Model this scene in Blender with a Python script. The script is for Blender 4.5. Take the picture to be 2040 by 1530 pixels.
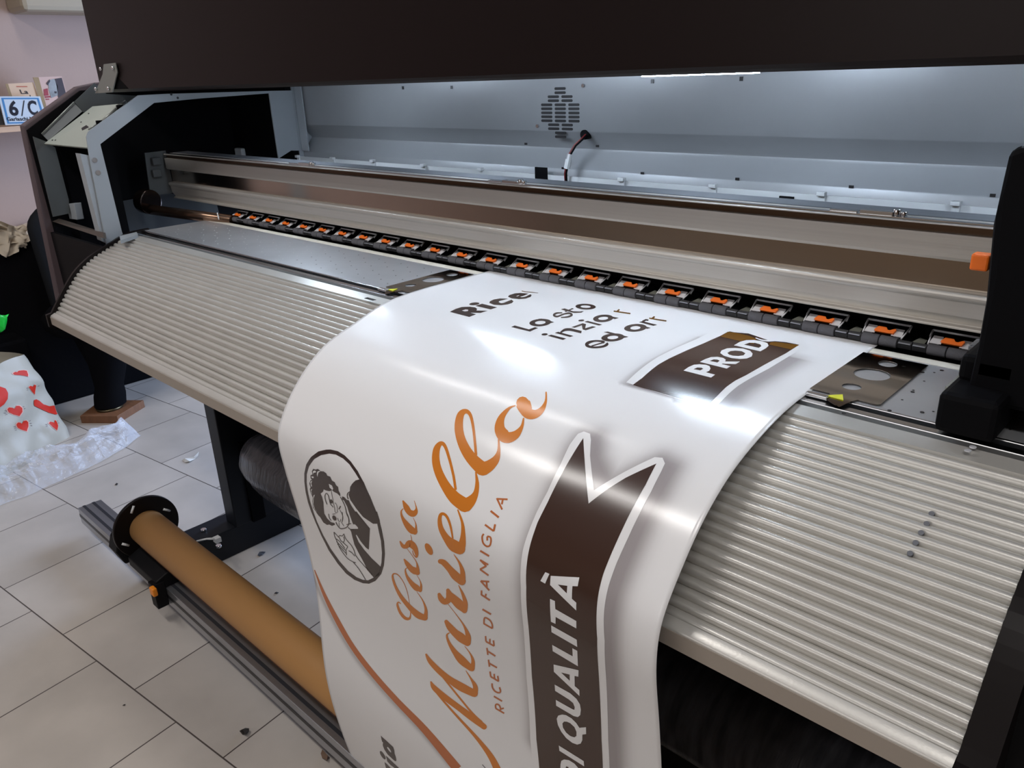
import bpy, bmesh, math, random
from mathutils import Vector, Matrix, geometry, noise

# ------------------------------------------------------------------ clear
for o in list(bpy.data.objects):
    bpy.data.objects.remove(o, do_unlink=True)
scene = bpy.context.scene
COL = scene.collection
random.seed(7)

# ------------------------------------------------------------------ camera
CAM = Vector((0, 0, 1.27))
R = Matrix(((0.7239180534878898, 0.6888175993328138, -0.038379248086485546),
            (0.2285826717547962, -0.29197608512130246, -0.9287087422279802),
            (-0.6509167489070656, 0.6635361938633166, -0.36881852641324697)))
F = 1570.3354907056323
cd = bpy.data.cameras.new('camera')
cam = bpy.data.objects.new('camera', cd)
COL.objects.link(cam)
cd.sensor_width = 36.0
cd.lens = F / 2040 * 36
cd.clip_start = 0.02
right, up, back = Vector(R[0]), -Vector(R[1]), -Vector(R[2])
cam.matrix_world = Matrix(((right.x, up.x, back.x, CAM.x), (right.y, up.y, back.y, CAM.y),
                           (right.z, up.z, back.z, CAM.z), (0, 0, 0, 1)))
scene.camera = cam

# ------------------------------------------------------------------ world, lights, exposure
scene.view_settings.view_transform = 'Standard'
scene.view_settings.look = 'None'
scene.view_settings.exposure = 0.0
scene.view_settings.gamma = 1.0
scene.view_settings.use_curve_mapping = False
scene.cycles.max_bounces = 8
scene.cycles.sample_clamp_indirect = 3.0
w = bpy.data.worlds.new('world')
scene.world = w
w.use_nodes = True
w.node_tree.nodes['Background'].inputs[0].default_value = (0.75, 0.85, 1.0, 1)
w.node_tree.nodes['Background'].inputs[1].default_value = 0.6


def area(name, loc, direction, sx, sy, power, color, parent=None, spread=math.pi):
    ld = bpy.data.lights.new(name, 'AREA')
    ld.shape = 'RECTANGLE'
    ld.size = sx
    ld.size_y = sy
    ld.energy = power
    ld.color = color
    ld.spread = spread
    o = bpy.data.objects.new(name, ld)
    COL.objects.link(o)
    z = -Vector(direction).normalized()
    x = Vector((1, 0, 0))
    if abs(z.x) > 0.9:
        x = Vector((0, 1, 0))
    y = z.cross(x).normalized()
    x = y.cross(z).normalized()
    o.matrix_world = Matrix(((x.x, y.x, z.x, loc[0]), (x.y, y.y, z.y, loc[1]), (x.z, y.z, z.z, loc[2]), (0, 0, 0, 1)))
    return o


# daylight through the glazed opening in the back wall; added warm fill behind the viewer
area('daylight_back_window', (-2.15, 2.9, 1.0), (0, -1, -0.25), 1.3, 1.8, 100, (0.52, 0.68, 1.0))
area('front_fill_light', (-1.0, -2.4, 1.65), (0.0, 1, -0.2), 1.5, 1.2, 8, (1.0, 0.93, 0.86))


# ------------------------------------------------------------------ pixel helpers (photo frame 2040 x 1530)
def ray(x, y):
    d = Vector(((x - 1020) / F, (y - 765) / F, 1.0))
    return R.transposed() @ d


def onX(x, y, v):
    d = ray(x, y)
    return CAM + d * ((v - CAM.x) / d.x)


def onY(x, y, v):
    d = ray(x, y)
    return CAM + d * ((v - CAM.y) / d.y)


def onZ(x, y, v):
    d = ray(x, y)
    return CAM + d * ((v - CAM.z) / d.z)


# ------------------------------------------------------------------ materials
def srgb(r, g, b):
    f = lambda c: (c / 255 / 12.92) if c <= 10.31 else ((c / 255 + 0.055) / 1.055) ** 2.4
    return (f(r), f(g), f(b), 1)


MATS = {}


def mat(name, col, rough=0.5, metal=0.0, spec=0.5, var=0.0, vscale=8.0, bump=0.0, bscale=200.0, coat=0.0,
        stretch=None, emit=None, estr=0.0, alpha=None, trans=0.0, roughvar=0.0):
    if name in MATS:
        return MATS[name]
    m = bpy.data.materials.new(name)
    m.use_nodes = True
    nt = m.node_tree
    b = nt.nodes['Principled BSDF']
    b.inputs['Base Color'].default_value = col
    b.inputs['Roughness'].default_value = rough
    b.inputs['Metallic'].default_value = metal
    b.inputs['Specular IOR Level'].default_value = spec
    b.inputs['Coat Weight'].default_value = coat
    b.inputs['Transmission Weight'].default_value = trans
    if alpha is not None:
        b.inputs['Alpha'].default_value = alpha
    if emit:
        b.inputs['Emission Color'].default_value = emit
        b.inputs['Emission Strength'].default_value = estr
    tc = nt.nodes.new('ShaderNodeTexCoord')
    mp = nt.nodes.new('ShaderNodeMapping')
    nt.links.new(tc.outputs['Object'], mp.inputs['Vector'])
    if stretch:
        mp.inputs['Scale'].default_value = stretch
    if var > 0 or roughvar > 0:
        n = nt.nodes.new('ShaderNodeTexNoise')
        n.inputs['Scale'].default_value = vscale
        n.inputs['Detail'].default_value = 5
        nt.links.new(mp.outputs[0], n.inputs['Vector'])
        if var > 0:
            r = nt.nodes.new('ShaderNodeMapRange')
            r.inputs['From Min'].default_value = 0.3
            r.inputs['From Max'].default_value = 0.7
            r.inputs['To Min'].default_value = 1 - var
            r.inputs['To Max'].default_value = 1 + var
            nt.links.new(n.outputs['Fac'], r.inputs['Value'])
            mx = nt.nodes.new('ShaderNodeMix')
            mx.data_type = 'RGBA'
            mx.blend_type = 'MULTIPLY'
            mx.inputs[0].default_value = 1
            mx.inputs[6].default_value = col
            nt.links.new(r.outputs[0], mx.inputs[7])
            nt.links.new(mx.outputs[2], b.inputs['Base Color'])
        if roughvar > 0:
            r2 = nt.nodes.new('ShaderNodeMapRange')
            r2.inputs['To Min'].default_value = max(rough - roughvar, 0.02)
            r2.inputs['To Max'].default_value = rough + roughvar
            nt.links.new(n.outputs['Fac'], r2.inputs['Value'])
            nt.links.new(r2.outputs[0], b.inputs['Roughness'])
    if bump > 0:
        n2 = nt.nodes.new('ShaderNodeTexNoise')
        n2.inputs['Scale'].default_value = bscale
        n2.inputs['Detail'].default_value = 3
        nt.links.new(mp.outputs[0], n2.inputs['Vector'])
        bp = nt.nodes.new('ShaderNodeBump')
        bp.inputs['Strength'].default_value = bump
        bp.inputs['Distance'].default_value = 0.002
        nt.links.new(n2.outputs['Fac'], bp.inputs['Height'])
        nt.links.new(bp.outputs[0], b.inputs['Normal'])
    MATS[name] = m
    return m


RIB = mat('champagne_satin_aluminium', srgb(204, 202, 197), rough=0.34, metal=0.5, var=0.03, vscale=20, bump=0.05, bscale=400)
LIPM = mat('beige_painted_metal', srgb(160, 150, 140), rough=0.5, metal=0.1)
PLAT = mat('platen_aluminium', srgb(196, 198, 202), rough=0.36, metal=0.7, var=0.05, vscale=15, bump=0.04, bscale=500)
CHROME = mat('bright_metal', (0.75, 0.76, 0.78, 1), rough=0.18, metal=1.0)
BEAM = mat('brushed_anodised_aluminium', srgb(208, 204, 198), rough=0.46, metal=0.75, var=0.04, vscale=30, stretch=(0.05, 8, 8), bump=0.05, bscale=90)
MIRROR = mat('polished_aluminium', srgb(196, 184, 172), rough=0.13, metal=1.0, var=0.05, vscale=6, stretch=(0.3, 4, 4))
BROWNM = mat('brown_rail_slot', srgb(92, 72, 56), rough=0.3, metal=0.8)
DARKM = mat('dark_steel_rail', srgb(104, 106, 112), rough=0.5, metal=0.4, var=0.15, vscale=40, stretch=(0.05, 6, 6))
BLACK = mat('black_plastic', (0.004, 0.004, 0.005, 1), rough=0.6, spec=0.06)
BLACKG = mat('black_gloss_panel', (0.008, 0.006, 0.006, 1), rough=0.35, spec=0.15)
BODY = mat('black_painted_steel', (0.006, 0.006, 0.007, 1), rough=0.5, spec=0.12, bump=0.1, bscale=300)
LEGM = mat('charcoal_painted_steel', (0.010, 0.012, 0.017, 1), rough=0.45, spec=0.25)
GREYP = mat('grey_painted_frame', srgb(160, 166, 172), rough=0.5, metal=0.15, var=0.03, vscale=12)
GREYD = mat('dark_grey_painted_metal', srgb(80, 84, 86), rough=0.5, metal=0.1, var=0.05, vscale=12)
COVER = mat('mauve_grey_cover', srgb(84, 72, 76), rough=0.45, spec=0.4)
BACKP = mat('blue_grey_zinc_panel', srgb(160, 162, 165), rough=0.42, metal=0.4, var=0.03, vscale=10)
WHITEP = mat('white_plastic', srgb(214, 216, 218), rough=0.45)
ORANGE = mat('orange_plastic', srgb(255, 122, 34), rough=0.4)
RUBBER = mat('grey_rubber', srgb(88, 88, 94), rough=0.75, bump=0.3, bscale=900)
RUBBERD = mat('dark_rubber', srgb(30, 30, 34), rough=0.6)
COLLAR = mat('steel_collar', srgb(170, 174, 184), rough=0.3, metal=0.4)
CHEEK = mat('pale_bracket_steel', srgb(226, 227, 232), rough=0.4)
WIRE = mat('bracket_steel', srgb(214, 216, 222), rough=0.35, metal=0.3)
TAPE = mat('beige_felt_strip', srgb(196, 190, 178), rough=0.8)
CLAMP = mat('mirror_spring_steel', srgb(150, 142, 134), rough=0.09, metal=1.0)
CARD = mat('cardboard_brown', srgb(172, 126, 74), rough=0.62, var=0.05, vscale=6, stretch=(0.4, 3, 3), bump=0.08, bscale=300)
CARDD = mat('cardboard_seam', srgb(96, 52, 24), rough=0.7)
BRASS = mat('bronze_tube', srgb(120, 96, 80), rough=0.25, metal=0.9)
RED = mat('red_wire', srgb(110, 28, 30), rough=0.5)
YEL = mat('yellow_green_label', srgb(214, 216, 60), rough=0.5)
HINGE = mat('pale_galvanised_steel', srgb(150, 154, 150), rough=0.4, metal=0.5)


# ------------------------------------------------------------------ mesh helpers
class MB:
    def __init__(self):
        self.v = []
        self.f = []
        self.sm = []

    def add(self, vs, fs, smooth=False):
        n = len(self.v)
        self.v += [tuple(a) for a in vs]
        self.f += [tuple(i + n for i in f) for f in fs]
        self.sm += [smooth] * len(fs)
        return self

    def box(self, x0, x1, y0, y1, z0, z1):
        v = [(x0, y0, z0), (x1, y0, z0), (x1, y1, z0), (x0, y1, z0), (x0, y0, z1), (x1, y0, z1), (x1, y1, z1), (x0, y1, z1)]
        return self.add(v, [(0, 3, 2, 1), (4, 5, 6, 7), (0, 1, 5, 4), (1, 2, 6, 5), (2, 3, 7, 6), (3, 0, 4, 7)])

    def prism(self, prof, x0, x1, smooth=False, caps=True):
        """closed (Y, Z) outline pushed along X"""
        n = len(prof)
        v = [(x0, p[0], p[1]) for p in prof] + [(x1, p[0], p[1]) for p in prof]
        self.add(v, [(i, (i + 1) % n, (i + 1) % n + n, i + n) for i in range(n)], smooth)
        if caps:
            tr = geometry.tessellate_polygon([[Vector((p[0], p[1], 0)) for p in prof]])
            self.add(v[:n], [tuple(t) for t in tr])
            self.add(v[n:], [tuple(t) for t in tr])
        return self

    def plate(self, rings, normal, t):
        """flat outline (list of rings of 3D points, holes after the first) given thickness along normal"""
        nv = Vector(normal).normalized() * t
        flat = [Vector(p) for r in rings for p in r]
        nrm = Vector(normal).normalized()
        ax = nrm.orthogonal().normalized()
        ay = nrm.cross(ax)
        pr = [[Vector((Vector(p).dot(ax), Vector(p).dot(ay), 0)) for p in r] for r in rings]
        tr = geometry.tessellate_polygon(pr)
        self.add(flat, [tuple(x) for x in tr])
        self.add([p - nv for p in flat], [tuple(reversed(x)) for x in tr])
        k = 0
        for r in rings:
            n = len(r)
            a = flat[k:k + n]
            self.add(a + [p - nv for p in a], [(i, (i + 1) % n, (i + 1) % n + n, i + n) for i in range(n)])
            k += n
        return self

    def cyl(self, a, b, r, seg=20, r2=None, caps=True, smooth=True):
        a, b = Vector(a), Vector(b)
        d = (b - a).normalized()
        x = d.orthogonal().normalized()
        y = d.cross(x)
        r2 = r if r2 is None else r2
        v = []
        for c, rr in ((a, r), (b, r2)):
            for i in range(seg):
                t = 2 * math.pi * i / seg
                v.append(c + (x * math.cos(t) + y * math.sin(t)) * rr)
        self.add(v, [(i, (i + 1) % seg, (i + 1) % seg + seg, i + seg) for i in range(seg)], smooth)
        if caps:
            self.add(v[:seg], [tuple(range(seg))])
            self.add(v[seg:], [tuple(range(seg))])
        return self

    def tube(self, pts, r, seg=10):
        pts = [Vector(p) for p in pts]
        rings = []
        x = None
        for i, p in enumerate(pts):
            d = (pts[min(i + 1, len(pts) - 1)] - pts[max(i - 1, 0)]).normalized()
            if x is None:
                x = d.orthogonal().normalized()
            x = (x - d * x.dot(d)).normalized()
            y = d.cross(x)
            rr = r[i] if isinstance(r, (list, tuple)) else r
            rings.append([p + (x * math.cos(2 * math.pi * k / seg) + y * math.sin(2 * math.pi * k / seg)) * rr for k in range(seg)])
        v = [q for g in rings for q in g]
        fs = []
        for i in range(len(rings) - 1):
            for k in range(seg):
                fs.append((i * seg + k, i * seg + (k + 1) % seg, (i + 1) * seg + (k + 1) % seg, (i + 1) * seg + k))
        self.add(v, fs, True)
        self.add(rings[0], [tuple(range(seg))])
        self.add(rings[-1], [tuple(range(seg))])
        return self

    def grid(self, P, smooth=True):
        n, m = len(P), len(P[0])
        v = [q for r in P for q in r]
        return self.add(v, [(i * m + j, i * m + j + 1, (i + 1) * m + j + 1, (i + 1) * m + j) for i in range(n - 1) for j in range(m - 1)], smooth)

    def build(self, name, m, parent=None, bevel=0.0, label=None, recalc=True):
        me = bpy.data.meshes.new(name)
        me.from_pydata([tuple(p) for p in self.v], [], self.f)
        me.polygons.foreach_set('use_smooth', self.sm)
        me.update()
        if recalc:
            bm = bmesh.new()
            bm.from_mesh(me)
            bmesh.ops.remove_doubles(bm, verts=bm.verts, dist=1e-6)
            bmesh.ops.recalc_face_normals(bm, faces=bm.faces)
            bm.to_mesh(me)
            bm.free()
        me.materials.append(m)
        o = bpy.data.objects.new(name, me)
        COL.objects.link(o)
        if parent is not None:
            o.parent = parent
            o.matrix_parent_inverse = parent_world(parent).inverted()
        if bevel > 0:
            md = o.modifiers.new('bevel', 'BEVEL')
            md.width = bevel
            md.segments = 2
            md.limit_method = 'ANGLE'
            md.angle_limit = math.radians(40)
        if label:
            o['label'] = label
        return o


def parent_world(p):
    m = p.matrix_basis.copy()
    while p.parent is not None:
        m = p.parent.matrix_basis @ p.matrix_parent_inverse @ m
        p = p.parent
    return m


def empty(name, loc, label, cat, group=None):
    o = bpy.data.objects.new(name, None)
    o.empty_display_size = 0.1
    COL.objects.link(o)
    o.location = loc
    tag(o, label, cat, group)
    return o


def tag(o, label, cat, group=None):
    o['label'] = label
    o['category'] = cat
    if group:
        o['group'] = group
    return o


def struct(o):
    o['kind'] = 'structure'
    return o


def text_mesh(body, quad, name, m, parent, lift, bold=0.0, stretch=None):
    """default font letters laid into a four cornered area: top-left, top-right, bottom-right, bottom-left"""
    cu = bpy.data.curves.new(name + '_c', 'FONT')
    cu.body = body
    cu.offset = bold
    cu.resolution_u = 3
    to = bpy.data.objects.new('tmp', cu)
    COL.objects.link(to)
    dg = bpy.context.evaluated_depsgraph_get()
    dg.update()
    me = bpy.data.meshes.new_from_object(to.evaluated_get(dg))
    bpy.data.objects.remove(to, do_unlink=True)
    xs = [v.co.x for v in me.vertices]
    ys = [v.co.y for v in me.vertices]
    x0, x1, y0, y1 = min(xs), max(xs), min(ys), max(ys)
    tl, tr, br, bl = [Vector(q) for q in quad]
    n = (tr - tl).cross(bl - tl).normalized()
    if n.dot(CAM - tl) < 0:
        n = -n
    for v in me.vertices:
        a = (v.co.x - x0) / (x1 - x0)
        b = (v.co.y - y0) / (y1 - y0)
        v.co = tl.lerp(tr, a) * b + bl.lerp(br, a) * (1 - b) + n * lift
    me.materials.clear()
    me.materials.append(m)
    o = bpy.data.objects.new(name, me)
    COL.objects.link(o)
    if parent is not None:
        o.parent = parent
        o.matrix_parent_inverse = parent_world(parent).inverted()
    return o

# ================================================================== ROOM
def tile_material():
    m = bpy.data.materials.new('worn_stone_tiles')
    m.use_nodes = True
    nt = m.node_tree
    b = nt.nodes['Principled BSDF']
    tc = nt.nodes.new('ShaderNodeTexCoord')
    mp = nt.nodes.new('ShaderNodeMapping')
    a = math.radians(-7.05)
    mp.inputs['Rotation'].default_value = (0, 0, a)
    mp.inputs['Location'].default_value = (1.901 + 0.337 * 50, -0.59 + 0.335 * 21, 0)
    nt.links.new(tc.outputs['Object'], mp.inputs['Vector'])
    br = nt.nodes.new('ShaderNodeTexBrick')
    br.offset = 0.5
    br.offset_frequency = 2
    br.inputs['Scale'].default_value = 1
    br.inputs['Brick Width'].default_value = 0.337
    br.inputs['Row Height'].default_value = 0.335
    br.inputs['Mortar Size'].default_value = 0.0019
    br.inputs['Mortar Smooth'].default_value = 0.3
    br.inputs['Color1'].default_value = srgb(186, 178, 170)
    br.inputs['Color2'].default_value = srgb(176, 168, 160)
    br.inputs['Mortar'].default_value = srgb(78, 70, 66)
    nt.links.new(mp.outputs[0], br.inputs['Vector'])
    n = nt.nodes.new('ShaderNodeTexNoise')
    n.inputs['Scale'].default_value = 5
    n.inputs['Detail'].default_value = 6
    nt.links.new(mp.outputs[0], n.inputs['Vector'])
    r = nt.nodes.new('ShaderNodeMapRange')
    r.inputs['From Min'].default_value = 0.3
    r.inputs['From Max'].default_value = 0.75
    r.inputs['To Min'].default_value = 0.86
    r.inputs['To Max'].default_value = 1.08
    nt.links.new(n.outputs['Fac'], r.inputs['Value'])
    mx = nt.nodes.new('ShaderNodeMix')
    mx.data_type = 'RGBA'
    mx.blend_type = 'MULTIPLY'
    mx.inputs[0].default_value = 1
    nt.links.new(br.outputs['Color'], mx.inputs[6])
    nt.links.new(r.outputs[0], mx.inputs[7])
    nt.links.new(mx.outputs[2], b.inputs['Base Color'])
    b.inputs['Roughness'].default_value = 0.38
    b.inputs['Specular IOR Level'].default_value = 0.35
    bp = nt.nodes.new('ShaderNodeBump')
    bp.inputs['Strength'].default_value = 0.35
    bp.inputs['Distance'].default_value = 0.002
    inv = nt.nodes.new('ShaderNodeMath')
    inv.operation = 'SUBTRACT'
    inv.inputs[0].default_value = 1
    nt.links.new(br.outputs['Fac'], inv.inputs[1])
    nt.links.new(inv.outputs[0], bp.inputs['Height'])
    nt.links.new(bp.outputs[0], b.inputs['Normal'])
    return m


WALLM = mat('pinkish_white_plaster', srgb(172, 150, 140), rough=0.85, var=0.03, vscale=2.5, bump=0.2, bscale=60)
CEILM = mat('ceiling_plaster', srgb(200, 196, 190), rough=0.9)
WALLB = mat('beige_plaster', srgb(150, 132, 112), rough=0.85, var=0.04, vscale=2)
X0, X1, Y0, Y1, ZC = -4.0, 2.4, -2.6, 3.0, 2.75
struct(MB().box(X0 - .1, X1 + .1, Y0 - .1, Y1 + .1, -0.05, 0).build('floor', tile_material()))
struct(MB().box(X0 - .1, X1 + .1, Y0 - .1, Y1 + .1, ZC, ZC + .05).build('ceiling', CEILM))
struct(MB().box(X0 - .1, X0, Y0, Y1, 0, ZC).build('wall_left', WALLM))
struct(MB().box(X1, X1 + .1, Y0, Y1, 0, ZC).build('wall_right', WALLB))
bw = MB()
bw.box(X0, -3.0, Y1, Y1 + .1, 0, ZC).box(-1.4, X1, Y1, Y1 + .1, 0, ZC).box(-3.0, -1.4, Y1, Y1 + .1, 2.1, ZC).box(-3.0, -1.4, Y1, Y1 + .1, 0, 0.05)
struct(bw.build('wall_back', WALLM))
GLASS = mat('window_glass', (0.9, 0.95, 1, 1), rough=0.02, spec=0.5, alpha=0.12)
FRAMEW = mat('white_window_frame', srgb(200, 200, 200), rough=0.5)
def window(name, x0, x1, y, z0, z1):
    g = MB()
    for a, b_, c, d in ((x0, x1, z0, z0 + .05), (x0, x1, z1 - .05, z1), (x0, x0 + .05, z0, z1), (x1 - .05, x1, z0, z1), ((x0 + x1) / 2 - .03, (x0 + x1) / 2 + .03, z0, z1)):
        g.box(a, b_, y, y + .05, c, d)
    o = struct(g.build(name, FRAMEW))
    MB().box(x0 + .05, x1 - .05, y + .02, y + .026, z0 + .05, z1 - .05).build('window_pane', GLASS, o)
    return o
window('window_1', -3.0, -1.4, Y1 + .02, 0.05, 2.1)
fw = MB()
fw.box(X0, -1.8, Y0 - .1, Y0, 0, ZC).box(-0.2, X1, Y0 - .1, Y0, 0, ZC).box(-1.8, -0.2, Y0 - .1, Y0, 0, 1.0).box(-1.8, -0.2, Y0 - .1, Y0, 2.3, ZC)
struct(fw.build('wall_front', WALLB))
window('window_2', -1.8, -0.2, Y0 - .07, 1.0, 2.3)  # unseen opening, put in for the front fill
DOORM = mat('brown_wooden_door', srgb(120, 72, 40), rough=0.45, var=0.12, vscale=6, stretch=(6, 6, 0.6))
door = struct(MB().box(0.2, 1.1, Y0 + .0, Y0 + .05, 0, 2.1).build('door_1', DOORM))
MB().cyl((0.28, Y0 + .05, 1.02), (0.28, Y0 + .1, 1.02), 0.015).cyl((0.28, Y0 + .09, 1.02), (0.40, Y0 + .09, 1.02), 0.01).build('door_handle', CHROME, door)

# ceiling lamps: two batten fittings, plus an unseen third added as fill
LAMPM = mat('lamp_tube_glow', (1, 1, 1, 1), emit=(1.0, 0.95, 0.88, 1), estr=3.0)
def batten(x, y, ln, power, color, label):
    t = empty('ceiling_lamp', (x, y, ZC), label, 'lamp', 'batten lamps on the ceiling')
    MB().box(x - ln / 2, x + ln / 2, y - .12, y + .12, ZC - .05, ZC).build('lamp_housing', WHITEP, t, bevel=.004)
    for dy in (-.06, .06):
        MB().cyl((x - ln / 2 + .03, y + dy, ZC - .075), (x + ln / 2 - .03, y + dy, ZC - .075), .018).build('lamp_tube', LAMPM, t)
    l = area('lamp_light', (x, y, ZC - .1), (0, 0, -1), ln, .22, power, color)
    l.parent = t
    l.matrix_parent_inverse = parent_world(t).inverted()
batten(-2.3, 1.0, 1.2, 10, (1.0, 0.965, 0.93), 'white batten lamp on the ceiling above the printer')
batten(-1.75, -0.38, 1.2, 20, (1.0, 0.965, 0.93), 'white batten lamp on the ceiling in front of the printer')
batten(0.45, -0.38, 1.2, 18, (1.0, 0.965, 0.93), 'added fill lamp on the ceiling to the right of the printer')

# ================================================================== PRINTER
PR = empty('large_format_printer', (-1.1, 0.95, 0), 'huge black and silver roll printer with a ribbed front apron and raised hood', 'printer')
XE = 0.55            # right end of the machine, out of frame

# --- stand
for x in (-2.045, -0.15):
    MB().box(x, x + .095, .632, 1.40, 0.0, .088).build('stand_foot', LEGM, PR, bevel=.004)
for x in (-2.0, -0.135):
    MB().box(x, x + .06, .832, 1.22, .088, .80).build('stand_leg', LEGM, PR, bevel=.003)
MB().box(-1.94, -.135, 1.0, 1.03, .132, .78).build('back_cover', BODY, PR)
MB().box(-1.30, -.135, 1.0, 1.06, .0, .131).build('floor_shade_panel', mat('charcoal_shade', srgb(44, 40, 38), rough=.6, spec=.2), PR)  # added dark board standing in for the shaded floor under the machine
# bolts and cable tie on the left foot
for px, py in ((406, 1058), (436, 1090)):
    c = onZ(px, py, .088)
    MB().cyl(c, c + Vector((0, 0, .007)), .008, 6).build('hex_bolt', CHROME, PR)
c1, c2 = onZ(392, 1078, .094), onZ(432, 1073, .097)
MB().tube([c1, c1.lerp(c2, .5) + Vector((0, 0, .003)), c2], [.0025, .003, .004]).box(c2.x - .008, c2.x + .01, c2.y - .008, c2.y + .008, .088, .102).build('cable_tie', WHITEP, PR)

# --- main body under the platen
MB().prism([(.80, .915), (.80, .86), (.62, .74), (.62, .70), (1.32, .70), (1.32, 1.04), (1.262, 1.04), (1.262, .912)], -2.07, -.08).build('machine_body', BODY, PR)
MB().prism([(.60, .70), (.60, .93), (.70, .96), (1.34, .96), (1.34, .62), (.66, .62)], -.055, XE).build('right_end_housing', BODY, PR)

# --- ribbed apron
AP = [(.800, .9295), (.770, .928), (.745, .922), (.716, .910), (.690, .899), (.659, .885), (.625, .862), (.602, .839), (.579, .811), (.566, .794), (.555, .780), (.548, .770)]
def resample(P, n):
    P = [Vector(p) for p in P]
    d = [0]
    for a, b in zip(P, P[1:]):
        d.append(d[-1] + (b - a).length)
    out = []
    for k in range(n):
        s = d[-1] * k / (n - 1)
        i = max(j for j in range(len(d) - 1) if d[j] <= s + 1e-9)
        t = (s - d[i]) / (d[i + 1] - d[i])
        p0, p1, p2, p3 = P[max(i - 1, 0)], P[i], P[i + 1], P[min(i + 2, len(P) - 1)]
        out.append(.5 * ((2 * p1) + (-p0 + p2) * t + (2 * p0 - 5 * p1 + 4 * p2 - p3) * t * t + (-p0 + 3 * p1 - 3 * p2 + p3) * t ** 3))
    return out
NR, PER = 22, 10
base = resample(AP[2:], NR * PER + 1)
prof = [Vector((.768, .914)), Vector((.768, .9258)), Vector((.7475, .9225))]
for k, p in enumerate(base):
    a, b = base[max(k - 1, 0)], base[min(k + 1, len(base) - 1)]
    t = (b - a).normalized()
    n = Vector((t.y, -t.x))
    if n.y < 0 and n.x > 0:
        n = -n
    n = Vector((-abs(n.x), abs(n.y)))
    ph = (k % PER) / PER
    h = .0058 * abs(math.sin(math.pi * ph)) ** .6
    prof.append(p - n * .0056 + n * h)
prof += [Vector((.548, .774)), Vector((.5385, .7695)), Vector((.5372, .767)), Vector((.5368, .747)), Vector((.5385, .7455))]
inner = [Vector((.556, .7455)), Vector((.562, .765)), Vector((.60, .815)), Vector((.66, .868)), Vector((.72, .897)), Vector((.755, .910))]
full = prof + inner
ap = MB().prism([(p.x, p.y) for p in full], -2.062, -.0805)
apo = ap.build('ribbed_apron', RIB, PR)
for p in apo.data.polygons:
    p.use_smooth = True
apo.data.set_sharp_from_angle(angle=math.radians(50))
MB().box(-2.062, -.0805, .5362, .5369, .7475, .7665).build('apron_lip', LIPM, PR)
# dark end trims following the apron outline
for x0, x1 in ((-2.072, -2.063), (-.0795, -.055)):
    g = [(p.x - .006, p.y + .004) for p in resample(AP, 24)]
    MB().prism([(.81, .934)] + g + [(.530, .772), (.530, .742), (.60, .70), (.80, .70)], x0, x1).build('apron_end_trim', BLACKG, PR)
# rivets in the apron grooves
for px, py in ((1856, 1023), (1846, 1043), (1835, 1061), (1824, 1081), (1813, 1102)):
    c = onX(px, py, 0)
    # nearest point on the apron outline along the ray
    best = None
    for q in base:
        d = ray(px, py)
        t = (q.x - CAM.y) / d.y
        p = CAM + d * t
        e = abs(p.z - q.y)
        if best is None or e < best[0]:
            best = (e, p)
    c = best[1]
    MB().cyl(c + Vector((0, .002, -.003)), c + Vector((0, -.0002, .0002)), .0024, 14).build('rivet', DARKM, PR)
for px, py in ((1928, 899), (1938, 892)):
    c = onZ(px, py, .928)
    MB().cyl(c, c + Vector((0, 0, .0012)), .003, 12).build('flat_screw', WIRE, PR)

# --- platen and its front rails
MB().box(-2.066, -.08, .797, .962, .918, .9305).build('platen', PLAT, PR, bevel=.0006)
MB().box(-2.066, -.08,   .9605, .978, .918, .9311).build('felt_strip', TAPE, PR, bevel=.0006)
SLOT = mat('black_slot', (0.004, 0.004, 0.005, 1), rough=0.7, spec=0.05)
RAILX = -.08
MB().box(-2.066, -.08, .7845, .7935, .900, .914).build('rail_slot', SLOT, PR)
MB().box(-2.066, -.08, .7932, .7972, .9145, .9308).build('front_rail', CHROME, PR, bevel=.001)
MB().box(-2.066, -.08, .7735, .7845, .900, .9292).build('front_rail', CHROME, PR, bevel=.001)
MB().box(-2.066, -.08, .7665, .7735, .900, .912).build('shadow_gap', SLOT, PR)
# vacuum holes
HOLE = mat('hole_black', (0.01, 0.01, 0.012, 1), rough=0.4)
hm = MB()
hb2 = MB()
hcount = 0
for i in range(56):
    x = -2.0 + i * .0345
    for j in range(4):
        y = .822 + j * .034 + (.012 if i % 2 else 0)
        if y > .955:
            continue
        if -1.02 < x < -.33:
            continue
        if -1.08 < x < -1.02 or -.33 < x < -.245:
            continue
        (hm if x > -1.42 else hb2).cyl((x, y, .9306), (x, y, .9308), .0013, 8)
ho = hm.build('vacuum_holes', HOLE, PR)
ho['kind'] = 'stuff'
hb3 = hb2.build('vacuum_hole_glints', mat('painted_hole_glint', srgb(225, 228, 232), rough=.3, metal=.2), PR)  # same holes further left, lamp glints painted as pale discs
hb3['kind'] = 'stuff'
for px, py in ((1681, 823.5), (1772, 818.0), (1837, 821.5), (1818, 781), (1838, 742), (1876, 738)):
    c = onZ(px, py, .9307)
    MB().cyl(c, c + Vector((0, 0, .0004)), .0021, 12).build('platen_screw', HOLE, PR)
# marks on the apron top strip near the banner
c = onZ(737, 596, .9285)
MB().box(c.x - .012, c.x + .012, c.y - .003, c.y + .004, .9285, .9289).build('stamped_mark', HOLE, PR)
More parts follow.
